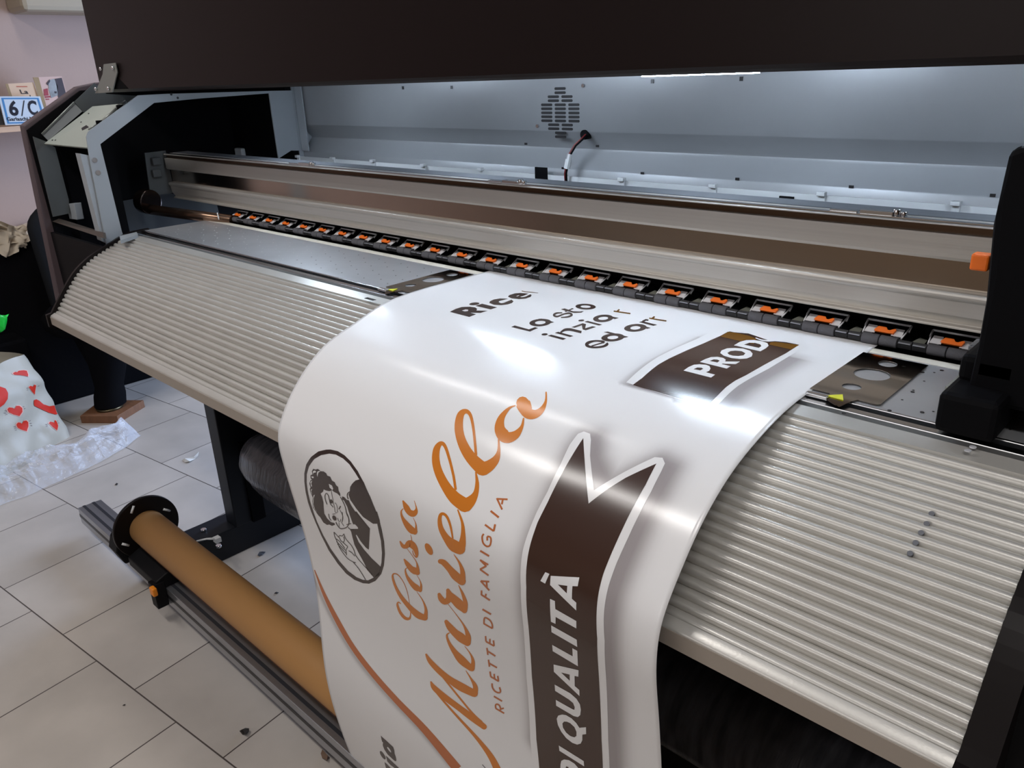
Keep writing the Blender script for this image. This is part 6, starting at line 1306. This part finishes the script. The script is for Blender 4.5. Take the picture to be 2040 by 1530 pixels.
def clamp(x0, x1, mirror, label):
    yb, yf = .952, .801
    rw = x1 - x0
    X_ = lambda t: x1 - t * rw if mirror else x0 + t * rw
    out = [(X_(0), yb - .002), (X_(0), yf), (X_(.12), yf - .001), (X_(.62) if mirror else X_(.62), yf - .004), (X_(.62), yf - .028), (X_(.38), yf - .022), (X_(.33), yf - .002)]
    o1 = [(X_(0), yb), (X_(0), yf + .001), (X_(.30), yf + .001), (X_(.36), yf - .018), (X_(.60), yf - .030), (X_(.66), yf - .006), (X_(.70), yf + .001), (X_(.96), yf), (X_(1), yf + .003), (X_(1), yb)]
    out = [(a_, b_, .9325) for a_, b_ in o1]
    m = MB().plate([out, circle(X_(.48), .884, .0195), circle(X_(.44), .834, .0100), circle(X_(.50), .928, .0105), circle(X_(.73), .931, .0025, 14)], (0, 0, 1), .0009)
    r = m.build('media_clamp_plate', CLAMP)
    tag(r, label, 'clamp plate', 'edge clamp plates of the platen')
    tri = [(X_(.30), yf - .0105, .9335), (X_(.56), yf - .0115, .9335), (X_(.47), yf + .003, .9335)]
    MB().plate([tri], (0, 0, 1), .0008).build('yellow_warning_triangle', YEL, r)
    c = (X_(.20), yf - .014)
    MB().box(c[0] - .012, c[0] + .012, c[1] - .004, c[1] + .003, .9305, .9345).build('clamp_slider', CHROME, r, bevel=.001)
    return r


clamp(-.327, -.252, False, 'mirror steel clamp plate with round holes at the right edge of the banner')
clamp(-1.082, -1.019, False, 'steel clamp plate with round holes at the left edge of the banner')

# ================================================================== PRINT CARRIAGE
CR = empty('print_carriage', (-.05, .9, .94), 'tall black print head carriage riding in front of the silver beam', 'print carriage')
cp = [onY(*p, .80) for p in ((2032, 292), (2010, 300), (1996, 360), (1976, 450), (1962, 600), (1946, 690), (1925, 780))]
body = [(p.x, p.z) for p in cp]
pr_ = [(x_, z_) for x_, z_ in body] + [(-.155, .958), (.16, .958), (.16, 1.20)]
m = MB()
n = len(pr_)
m.plate([[(x_, .80, z_) for x_, z_ in pr_]], (0, -1, 0), .165)
m.build('carriage_shell', BLACK, CR, bevel=.006)
MB().box(-.190, -.138, .765, .94, .9345, .975).build('carriage_shoe', BLACK, CR, bevel=.006)
MB().box(-.188, -.15, .81, .965, .972, 1.00).build('carriage_shoulder', BLACK, CR, bevel=.006)
for k, (z, mm) in enumerate(((.9445, HINGE), (.954, BRASS), (.963, HINGE))):
    MB().box(-.196, -.187, .80 + k * .004, .85, z - .003, z + .003).build('side_wheel', mm, CR, bevel=.0015)
c = onY(1944, 523, .85)
MB().box(c.x - .004, c.x + .012, .845, .86, c.z - .007, c.z + .009).build('orange_tab', ORANGE, CR, bevel=.002)
MB().box(-.17, -.14, .80, .975, .985, 1.0).box(-.21, -.165, .93, .96, .965, .972).build('side_bracket', mat('grey_bracket', srgb(110, 110, 112), rough=.4, metal=.5), CR, bevel=.002)

# ================================================================== ROLL BEHIND THE LEG
PL = bpy.data.materials.new('clear_crumpled_film')
PL.use_nodes = True
nt = PL.node_tree
nt.nodes.clear()
out_ = nt.nodes.new('ShaderNodeOutputMaterial')
ms = nt.nodes.new('ShaderNodeMixShader')
tp = nt.nodes.new('ShaderNodeBsdfTransparent')
gl = nt.nodes.new('ShaderNodeBsdfPrincipled')
gl.inputs['Base Color'].default_value = (.75, .78, .85, 1)
gl.inputs['Roughness'].default_value = .12
lw = nt.nodes.new('ShaderNodeLayerWeight')
lw.inputs[0].default_value = .35
nz = nt.nodes.new('ShaderNodeTexNoise')
nz.inputs['Scale'].default_value = 14
nz.inputs['Distortion'].default_value = 1.2
bpn = nt.nodes.new('ShaderNodeBump')
bpn.inputs['Strength'].default_value = .8
bpn.inputs['Distance'].default_value = .02
tcn = nt.nodes.new('ShaderNodeTexCoord')
mr = nt.nodes.new('ShaderNodeMapRange')
mr.inputs['To Min'].default_value = .24
mr.inputs['To Max'].default_value = .6
nt.links.new(tcn.outputs['Object'], nz.inputs['Vector'])
nt.links.new(nz.outputs['Fac'], bpn.inputs['Height'])
nt.links.new(bpn.outputs[0], gl.inputs['Normal'])
nt.links.new(lw.outputs['Facing'], mr.inputs['Value'])
nt.links.new(mr.outputs[0], ms.inputs[0])
nt.links.new(tp.outputs[0], ms.inputs[1])
nt.links.new(gl.outputs[0], ms.inputs[2])
nt.links.new(ms.outputs[0], out_.inputs[0])
PL2 = mat('grey_wrapping_film', srgb(96, 98, 106), rough=.25, var=.4, vscale=12, stretch=(6, 1, 1), bump=1.0, bscale=20)
seg = []
for i in range(40):
    x = -1.90 + i * .045
    row = []
    for k in range(40):
        t = 2 * math.pi * k / 39
        rr = .085 + .006 * noise.noise(Vector((x * 3, math.cos(t) * 4, math.sin(t) * 4)))
        if i < 4:
            rr *= (.45, .78, .92, .98)[i]
        row.append(Vector((x, .90 + rr * math.cos(t), .315 + rr * math.sin(t))))
    seg.append(row)
wr = MB().grid(seg).build('wrapped_media_roll', PL2)
tag(wr, 'roll wrapped in grey plastic film half hidden behind the banner below the apron', 'roll')
spd = MB().cyl((-1.94, .90, .315), (-.135, .90, .315), .02, 16).build('spindle', BLACK, wr)
for x in (-1.95, -.20):
    MB().box(x, x + .02, .88, .92, .088 if x > -1 else .088, .34).build('roll_holder', BLACK, PR)

# ================================================================== LEFT SIDE OF THE ROOM
WOODL = mat('pale_shelf_wood', srgb(196, 164, 138), rough=.6, var=.1, vscale=5, stretch=(8, 1, 8))
za = onX(20, 252, -3.78).z
sh = MB().box(-4.0, -3.78, .2, 2.0, za - .022, za).build('wall_shelf', WOODL, bevel=.002)
tag(sh, 'pale wooden shelf board on the wall left of the printer', 'shelf')
MB().box(-4.0, -3.82, .45, .47, za - .12, za - .022).box(-4.0, -3.82, 1.75, 1.77, za - .12, za - .022).build('shelf_bracket', WOODL, sh)

# house number sign
XS = -3.80
def leanq(pts, x=XS):
    return [onX(px, py, x) for px, py in pts]
sg = leanq([(-14, 192), (80, 192), (98, 248), (11, 249.5)])
sg = leanq([(-3, 192), (80, 192), (97, 247), (11, 249.5)])
BLUE = mat('blue_sign_border', srgb(70, 124, 172), rough=.4)
WSIGN = mat('white_enamel', srgb(190, 200, 210), rough=.35)
INKB = mat('black_sign_lettering', srgb(22, 20, 32), rough=.4)
sign = MB().plate([sg], (1, 0, 0), .006).build('house_number_sign', WSIGN)
tag(sign, 'white sign with blue border reading 6/C leaning on the shelf', 'sign')
def inset(q, t, lift):
    c = sum(q, Vector()) / 4
    ed = [q[i].lerp(c, t) + Vector((lift, 0, 0)) for i in range(4)]
    return ed
MB().plate([inset(sg, .10, .0006), inset(sg, .20, .0006)], (1, 0, 0), .0005).build('sign_border', BLUE, sign)
text_mesh('6', leanq([(15.5, 200), (33, 200), (38.5, 231), (20, 231)]), 'sign_numeral', INKB, sign, .0012, .03)
text_mesh('/', leanq([(43, 200), (49, 200), (48.5, 231), (42.5, 231)]), 'sign_slash', INKB, sign, .0012, .02)
text_mesh('C', leanq([(52, 200), (71, 200), (77, 230), (59, 230)]), 'sign_letter', INKB, sign, .0012, .03)
text_mesh('Garlaschi M', leanq([(12, 233.5), (66, 232.5), (69, 240), (15, 241)]), 'sign_street_lettering', INKB, sign, .0012, .02)
# small grey block left of the sign
blk = MB().plate([leanq([(-12, 205), (-2, 205), (10, 249), (-12, 250)], -3.83)], (1, 0, 0), .03).build('grey_box', mat('slate_grey_card', srgb(60, 62, 66), rough=.6))
tag(blk, 'dark grey box on the shelf behind the 6/C sign', 'box')

def book(cover, page_px, mcov, label, x):
    q = leanq(cover, x)
    b = MB().plate([q], (1, 0, 0), .012).build('book', mcov)
    tag(b, label, 'book', 'paperbacks leaning on the shelf')
    MB().plate([leanq(page_px, x + .0008)], (1, 0, 0), .0006).build('page_edge', mat('yellowed_pages', srgb(150, 128, 96), rough=.8), b)
    return b
CRM = mat('cream_book_cover', srgb(206, 176, 148), rough=.6)
PNK = mat('pale_pink_book_cover', srgb(196, 166, 156), rough=.6)
b1 = book([(12, 167), (66, 164), (97, 250), (40, 251)], [(10.5, 167), (16, 167), (44, 251), (38, 251)], CRM, 'cream paperback titled La standing behind the 6/C sign', -3.845)
text_mesh('La', leanq([(38.5, 178.5), (54, 178.5), (57, 187), (42, 187)], -3.845), 'title_lettering', INKB, b1, .0015, .01)
text_mesh('ronda', leanq([(34, 190), (67, 189), (70, 198), (37, 199)], -3.845), 'title_lettering', INKB, b1, .0015, .01)
MB().plate([leanq([(32, 171.5), (54, 171.5), (55, 173.5), (33, 173.5)], -3.844)], (1, 0, 0), .0004).build('author_line', mat('faded_red_print', srgb(178, 96, 74), rough=.6), b1)
b2 = book([(67, 154), (123, 152), (152, 250), (98, 252)], [(66, 154), (77, 154), (100, 240), (92, 252)], PNK, 'paperback with grey portrait cover leaning right of the cream one', -3.84)
GP1 = mat('grey_cover_photo', srgb(140, 144, 146), rough=.6, var=.25, vscale=30)
DKC = mat('dark_cover_stripe', srgb(58, 50, 56), rough=.6)
RDC = mat('red_cover_print', srgb(150, 56, 66), rough=.6)
def patch(pts, m, par, x=-3.8385, name='cover_print'):
    MB().plate([leanq(pts, x)], (1, 0, 0), .0004).build(name, m, par)
patch([(109, 157), (123, 155), (131, 184), (128, 190), (116, 195), (113, 172)], DKC, b2)
patch([(96, 160), (108, 157), (115, 172), (115, 190), (102, 195), (97, 178)], GP1, b2)
patch([(92, 166), (99, 158), (100, 162), (95, 170)], DKC, b2, -3.838)
patch([(108, 182), (113, 182), (113, 186), (109, 186)], DKC, b2, -3.838)
patch([(87, 178), (95, 176), (97, 190), (88, 191)], RDC, b2)
patch([(89, 192), (100, 191), (101, 194), (90, 195)], RDC, b2)
patch([(91, 197), (98, 196.5), (98.5, 198.5), (91.5, 199)], RDC, b2)

# wall unit near the ceiling
wa, wb = onX(46, 20, -3.80), onX(185, 25, -3.80)
un = MB().box(-4.0, -3.80, wa.y, wb.y + .25, wa.z - .003, wa.z + .28).build('wall_unit', mat('beige_plastic_case', srgb(160, 148, 128), rough=.5), bevel=.02)
tag(un, 'beige rounded appliance case mounted high on the left wall', 'wall unit')
MB().box(-3.80, -3.797, wa.y + .03, wb.y + .22, wa.z + .05, wa.z + .055).build('case_seam', HOLE, un)

# black furniture in the corner
FAB = mat('black_fabric', (0.004, 0.004, 0.005, 1), rough=.9, spec=.05, bump=.4, bscale=60)
cab = MB().box(-3.99, -3.63, .25, 1.5, 0, .70).build('black_cabinet', FAB, bevel=.01)
tag(cab, 'low black cabinet in the dark corner under the beige cloth', 'cabinet')
crate = MB().box(-3.62, -3.46, .45, .80, 0, .36).build('black_crate', FAB, bevel=.01)
tag(crate, 'small black crate behind the heart print bag', 'crate')
tc_ = MB().box(-3.99, -3.43, 1.62, 2.6, 0, .62).build('storage_cabinet', FAB, bevel=.01)
tag(tc_, 'black cabinet on the floor behind the chair pedestal, half hidden by the printer', 'cabinet')
# rounded back of a chair, with pedestal
ch = empty('office_chair', (-3.42, 1.03, 0), 'black chair with tall rounded backrest and pedestal standing on a wooden board', 'chair')
bs = []
for zc in range(25):
    t = zc / 24
    z = .42 + .455 * t
    half = .16 * (1 - max(0, (t - .72) / .28) ** 2.6 * .75)
    row = []
    for k in range(24):
        a = 2 * math.pi * k / 24
        row.append(Vector((-3.50 + .035 * math.sin(a), 1.085 + half * math.cos(a) - .02 * t, z)))
    bs.append(row + [row[0]])
m = MB().grid(bs)
m.add([p for p in bs[-1][:-1]], [tuple(range(24))])
m.build('backrest', mat('charcoal_chair_fabric', (0.009, 0.010, 0.012, 1), rough=.8, spec=.15, bump=.3, bscale=90), ch)
seat = []
for k, (r_, z) in enumerate(((.30, .36), (.33, .39), (.33, .43), (.29, .46), (.02, .465))):
    seat.append([Vector((-3.40 + .62 * r_ * math.cos(2 * math.pi * i / 32), 1.12 + .8 * r_ * math.sin(2 * math.pi * i / 32), z)) for i in range(33)])
MB().grid(seat).build('seat', FAB, ch)
cone = []
for r_, z in ((.062, .045), (.062, .085), (.055, .12), (.075, .22), (.12, .33), (.16, .38)):
    cone.append([Vector((-3.335 + r_ * math.cos(2 * math.pi * i / 28) - (z - .05) * .1, 1.005 + r_ * math.sin(2 * math.pi * i / 28) + (z - .05) * .2, z)) for i in range(29)])
MB().grid(cone).build('pedestal', FAB, ch)
MB().cyl((-3.325, .995, .031), (-3.325, .995, .042), .052, 30).build('metal_foot', mat('tarnished_disc', srgb(92, 82, 62), rough=.35, metal=.8), ch)
cover2 = []
for i in range(12):
    row = []
    for j in range(12):
        x = -3.55 + i * .045
        y = 1.12 + j * .05
        z = .34 - .012 * j + .05 * noise.noise(Vector((x * 5, y * 5, 0))) - (.02 * i)
        row.append(Vector((x, y, max(z, .02))))
    cover2.append(row)
# wooden board under the pedestal
bt = [onZ(159, 829, .032), onZ(233, 829, .032), onZ(286, 797, .032), onZ(200, 797, .032)]
bd = MB().plate([bt], (0, 0, 1), .032).build('wooden_board', mat('brown_board', srgb(112, 74, 48), rough=.65, var=.15, vscale=10, stretch=(2, 10, 2)), bevel=.001)
tag(bd, 'brown wooden board on the floor under the chair pedestal', 'board')

# beige cloth hanging over the cabinet edge
CLOTH = mat('beige_cloth', srgb(206, 192, 172), rough=.85, var=.05, vscale=6, bump=.3, bscale=80)
cl = MB()
def cloth_sheet(pts, x, dx, wob):
    """hanging panel: outline columns top/bottom in pixels"""
    P = []
    for i, (tx, ty, bx_, by_) in enumerate(pts):
        row = []
        for j in range(9):
            t = j / 8
            p = onX(tx + (bx_ - tx) * t, ty + (by_ - ty) * t, x)
            p.x += dx * math.sin(i * 1.3 + j * .5) + wob * noise.noise(Vector((i * .8, j * .6, x)))
            row.append(p)
        P.append(row)
    return P
cl.grid(cloth_sheet([(-30, 462, -30, 500), (-8, 462, -6, 500), (5, 461, 3, 508), (13, 462, 12, 513), (24, 463, 14, 512)], -3.60, .004, .01))
cl.grid(cloth_sheet([(14, 448, 14, 512), (20, 448, 20, 511), (26, 450, 28, 506), (32, 455, 34, 500), (38, 462, 40, 493), (46, 468, 50, 495), (53, 466, 54, 495)], -3.612, .014, .03))
cl.grid(cloth_sheet([(-30, 440, -30, 465), (0, 440, 0, 463), (16, 447, 16, 466), (26, 450, 26, 470), (36, 452, 36, 474), (44, 447, 46, 474), (52, 452, 54, 476)], -3.63, .012, .03))
clo = cl.build('beige_cloth', CLOTH)
tag(clo, 'crumpled beige cloth hanging over the black cabinet at the left edge', 'cloth')
# a flat rest of the cloth on the cabinet top
tp_ = []
for i in range(10):
    row = []
    for j in range(14):
        x, y = -3.98 + i * .042, .72 + j * .035
        row.append(Vector((x, y, .705 + .03 * (noise.noise(Vector((x * 14, y * 14, 2))) + .45))))
    tp_.append(row)
MB().grid(tp_).build('cloth_fold', CLOTH, clo)
# green bag scrap
gb = []
for i in range(7):
    row = []
    for j in range(6):
        p = onX(-30 + i * 7.6 - .35 * max(0, i - 3) * j + (2 if j == 0 else 0), 627 + j * (6.0 + .5 * (6 - i)) + 1.5 * math.sin(i * 1.7), -3.450 + .016 * noise.noise(Vector((i * .9, j * .9, 0))))
        row.append(p)
    gb.append(row)
gg = MB().grid(gb).build('green_bag', mat('bright_green_plastic', srgb(30, 190, 60), rough=.3, bump=.6, bscale=60))
tag(gg, 'bright green plastic bag hanging on the black crate at the left edge', 'bag')
gs = gg.modifiers.new('t', 'SOLIDIFY'); gs.thickness = .002

# ---------------------------------------------------------------- heart print bag
HB0, HB1 = Vector((-3.022, .497, 0)), Vector((-3.235, .792, 0))
hd = (HB1 - HB0).normalized()
hn = Vector((-hd.y, hd.x, 0))
if hn.dot(CAM - HB0) < 0:
    hn = -hn
def hfront(px, py):
    d = ray(px, py)
    t = (HB0 - CAM).dot(hn) / d.dot(hn)
    p = CAM + d * t
    return (p - HB0).dot(hd), p.z
def crump(a, z):
    # folds of the bag's front; a along the width, z up
    v = Vector((a * 6, z * 6, 1))
    r = .026 * noise.noise(v) + .012 * noise.noise(v * 2.3) + .010 * (1 - abs(noise.noise(v * 1.2 + Vector((3, 1, 0)))) * 2) * .5
    return r
def hsurf(a, z, lift=0.0):
    return HB0 + hd * a + Vector((0, 0, z)) + hn * (crump(a, z) - .10 * z / .4 + lift)
# outline right side and top from the photo
def rightedge(z):
    pts = [hfront(*p) for p in ((136, 868), (137, 850), (130, 820), (125, 800), (112, 775), (103, 755), (97, 742), (94, 722), (88, 707))]
    pts = sorted([(zz, aa) for aa, zz in pts])
    if z <= pts[0][0]:
        return pts[0][1]
    for (z0, a0), (z1, a1) in zip(pts, pts[1:]):
        if z <= z1:
            return a0 + (a1 - a0) * (z - z0) / (z1 - z0)
    return pts[-1][1]
topz = lambda a: None
tops = [hfront(*p) for p in ((-60, 738), (0, 727), (26, 722), (36, 730), (50, 722), (70, 712), (88, 707))]
def topat(a):
    ps = sorted(tops)
    if a <= ps[0][0]:
        return ps[0][1]
    for (a0, z0), (a1, z1) in zip(ps, ps[1:]):
        if a <= a1:
            return z0 + (z1 - z0) * (a - a0) / (a1 - a0)
    return ps[-1][1]
BAGM = mat('white_plastic_bag', srgb(166, 161, 148), rough=.4, spec=.3, var=.04, vscale=5, bump=.5, bscale=25)
NA, NZ = 40, 36
A0 = -.24
G_ = []
for j in range(NZ + 1):
    row = []
    t = j / NZ
    zt = None
    for i in range(NA + 1):
        q = i / NA
        a = A0 + (rightedge(t * .33) - A0) * q
        z = t * topat(a)
        row.append(hsurf(a, z))
    G_.append(row)
hb_ = MB().grid(G_)
# sides and back panel
bk_ = []
for j in range(NZ + 1):
    t = j / NZ
    e = G_[j][-1]
    row = []
    for k in range(9):
        q = k / 8
        p = e - hn * (.17 * q) + hd * (.012 * math.sin(q * 6) * (1 - t * .5))
        p.z = e.z + (.018 * q if j == NZ else 0)
        row.append(p)
    bk_.append(row)
hb_.grid(bk_)
b2_ = []
for j in range(NZ + 1):
    t = j / NZ
    row = []
    for i in range(NA + 1):
        p = G_[j][i] - hn * .17
        p.z = t * (topat(A0 + (.37 - A0) * i / NA) + .022)
        row.append(p)
    b2_.append(row)
hb_.grid(b2_)
hbag = hb_.build('carrier_bag', BAGM)
tag(hbag, 'white plastic carrier bag printed with red hearts standing at the left edge', 'bag')
REDP = mat('red_bag_print', srgb(186, 38, 20), rough=.5, spec=.2)
HALO = mat('pink_bag_print_edge', srgb(214, 160, 144), rough=.45)
def hpoly(pts, m, lift, name):
    ps = [hfront(*p) for p in pts]
    tr = geometry.tessellate_polygon([[Vector((a, z, 0)) for a, z in ps]])
    bm = bmesh.new()
    vs = [bm.verts.new((a, z, 0)) for a, z in ps]
    for t in tr:
        try:
            bm.faces.new([vs[k] for k in t])
        except ValueError:
            pass
    for ax, no in (((1, 0, 0), 0), ((0, 1, 0), 1)):
        lo = min(v.co[no] for v in bm.verts)
        hi = max(v.co[no] for v in bm.verts)
        k = lo + .006
        while k < hi:
            bmesh.ops.bisect_plane(bm, geom=bm.verts[:] + bm.edges[:] + bm.faces[:], plane_co=(k, k, 0), plane_no=ax, dist=1e-6)
            k += .006
    bm.verts.index_update()
    V = [hsurf(v.co.x, v.co.y, lift) for v in bm.verts]
    Fs = [tuple(v.index for v in f.verts) for f in bm.faces]
    bm.free()
    MB().add(V, Fs, True).build(name, m, hbag)
def zp(pts):
    return [(x / 6.65, 690 + y / 6.65) for x, y in pts]
HEARTS = [
    [(45, 370), (60, 340), (95, 335), (128, 352), (150, 325), (185, 313), (215, 325), (217, 365), (195, 410), (162, 452), (110, 430), (60, 400)],
    [(520, 545), (540, 525), (575, 535), (590, 510), (612, 520), (612, 570), (605, 640), (560, 600)],
    [(235, 835), (255, 812), (295, 815), (315, 830), (340, 790), (375, 790), (402, 820), (398, 870), (362, 925), (300, 905), (250, 875)],
    [(318, 1040), (340, 1010), (375, 1012), (395, 1030), (420, 990), (455, 985), (480, 1010), (475, 1060), (440, 1125), (380, 1105), (335, 1080)],
    [(697, 1020), (715, 998), (745, 1005), (760, 1015), (775, 985), (795, 980), (802, 1010), (795, 1050), (765, 1112), (725, 1070)],
    [(385, 360), (410, 340), (430, 345), (450, 325), (500, 318), (530, 325), (532, 375), (525, 400), (460, 385), (395, 380)],
]
for h in HEARTS:
    c = (sum(p[0] for p in h) / len(h), sum(p[1] for p in h) / len(h))
    hpoly(zp([(c[0] + (x - c[0]) * 1.16, c[1] + (y - c[1]) * 1.14) for x, y in h]), HALO, .0012, 'printed_heart_edge')
    hpoly(zp(h), REDP, .0022, 'printed_heart')
hpoly(zp([(-60, 745), (0, 735), (50, 700), (85, 640), (95, 570), (135, 535), (200, 535), (248, 560), (258, 620), (240, 700), (190, 770), (100, 840), (20, 890), (-60, 910)]), REDP, .0022, 'printed_swirl')
hpoly(zp([(570, 760), (580, 715), (615, 703), (650, 722), (690, 770), (760, 795), (835, 785), (850, 840), (860, 900), (830, 905), (740, 880), (650, 830), (575, 790)]), REDP, .0022, 'printed_swirl')
for x, y, dx, dy in ((205, 850, 28, 8), (195, 880, 30, 0), (212, 905, 24, -10), (285, 1060, 24, 4), (290, 1085, 24, -4), (300, 1108, 20, -6), (500, 990, 16, -10), (505, 1018, 22, 0), (510, 1045, 18, 6),
                     (415, 800, 14, -8), (425, 822, 16, 0), (0, 378, 26, 3), (20, 425, 22, -3), (492, 550, 18, 2), (492, 575, 16, -3), (640, 525, 14, -4), (665, 1030, 16, 4), (665, 1055, 14, -4), (820, 990, 10, -8), (822, 1012, 12, 0)):
    hpoly(zp([(x, y), (x + dx, y + dy), (x + dx, y + dy + 7), (x, y + 7)]), mat('grey_bag_print', srgb(110, 96, 96), rough=.5), .0018, 'printed_tick')
# red handle strip on the right
hs = []
for k in range(12):
    t = k / 11
    px, py = 97 + 4 * math.sin(t * 2) + 15 * t ** 1.6, 708 + 60 * t
    a, z = hfront(px, py)
    a2, z2 = hfront(px + 8 - 3 * t, py + 1)
    hs.append([hsurf(a, z, -.03), hsurf(a2, z2, -.045)])
MB().grid(hs).build('bag_handle', mat('dark_red_handle', srgb(150, 48, 40), rough=.45), hbag)

# ---------------------------------------------------------------- clear film on the floor
fp = []
Lc = [((-3.00, .20), .26), ((-2.95, .45), .24), ((-2.97, .62), .22), ((-3.0, .78), .20), ((-3.04, .90), .17), ((-3.07, .985), .12)]
NF, MF = 60, 34
for i in range(NF + 1):
    t = i / NF * (len(Lc) - 1)
    k = min(int(t), len(Lc) - 2)
    q = t - k
    (ax, ay), aw = Lc[k]
    (bx_, by_), bw_ = Lc[k + 1]
    cx, cy, ww = ax + (bx_ - ax) * q, ay + (by_ - ay) * q, aw + (bw_ - aw) * q
    row = []
    for j in range(MF + 1):
        v = j / MF * 2 - 1
        endf = min(1, (1 - i / NF) * 9 + .15) * min(1, i / NF * 9 + .1)
        h = (1 - abs(v) ** 2.2) * .066 * endf
        nn = noise.noise(Vector((cx * 9 + v, cy * 11, v * 2.2))) + .6 * noise.noise(Vector((cy * 26, v * 6, 2)))
        h = max(.0035, h + .030 * nn * (1 - abs(v) ** 3) * endf)
        x = cx + v * ww * .56 + .012 * noise.noise(Vector((cy * 12, 5, v)))
        row.append(Vector((x, cy, h)))
    fp.append(row)
film = MB().grid(fp, smooth=False).build('clear_plastic_film', PL)
tag(film, 'crumpled clear plastic film lying on the floor in front of the heart print bag', 'plastic film')

# ---------------------------------------------------------------- litter on the floor
def scrap(px, py, pts, m, label, cat, h=.006):
    q = [onZ(px + x, py + y, .0015 + (h if k % 2 else 0)) for k, (x, y) in enumerate(pts)]
    o = MB().plate([q], (0, 0, 1), .001).build('floor_scrap', m)
    tag(o, label, cat)
    return o
PAPER = mat('white_paper_scrap', srgb(214, 212, 206), rough=.6)
DK = mat('dark_scrap', srgb(30, 26, 24), rough=.6)
scrap(380, 914, [(-17, 2), (-12, -1), (-2, -1), (6, -4), (16, -14), (14, -6), (8, 0), (-2, 5), (-12, 7)], PAPER, 'small white curled paper scrap on the tiles left of the stand leg', 'paper scrap')
scrap(487, 1456, [(-10, 0), (-5, -3), (2, -6), (9, -5), (9, 0), (3, 6), (-4, 7), (-4, 2)], DK, 'black plastic scrap on the floor near the bottom of the photo', 'scrap', .01)
scrap(521, 1103, [(-8, 3), (-4, -4), (2, -5), (8, -4), (4, 0), (0, 1), (-4, 5)], mat('shiny_scrap', srgb(120, 130, 150), rough=.2, metal=.6), 'shiny foil bit on the floor behind the cardboard roll', 'scrap')
scrap(232, 964, [(-3, 1), (0, -2), (3, -1), (1, 2)], DK, 'tiny dark crumb on the tiles left of the roller flange', 'crumb', .002)
scrap(247, 1404, [(-3, 1), (0, -1), (3, -1), (1, 1)], DK, 'tiny dark crumb on the tiles at lower left', 'crumb', .002)
scrap(648, 1505, [(-9, -4), (-6, -12), (-1, -7), (5, 0), (9, 4), (3, 9), (-6, 5)], mat('brown_leaf_scrap', srgb(104, 82, 66), rough=.7), 'brown dried scrap on the floor under the rail', 'scrap', .008)
scrap(550, 1181, [(-4, 1), (0, -2), (5, -1), (1, 1)], DK, 'tiny dark crumb on the floor behind the cardboard roll', 'crumb', .002)
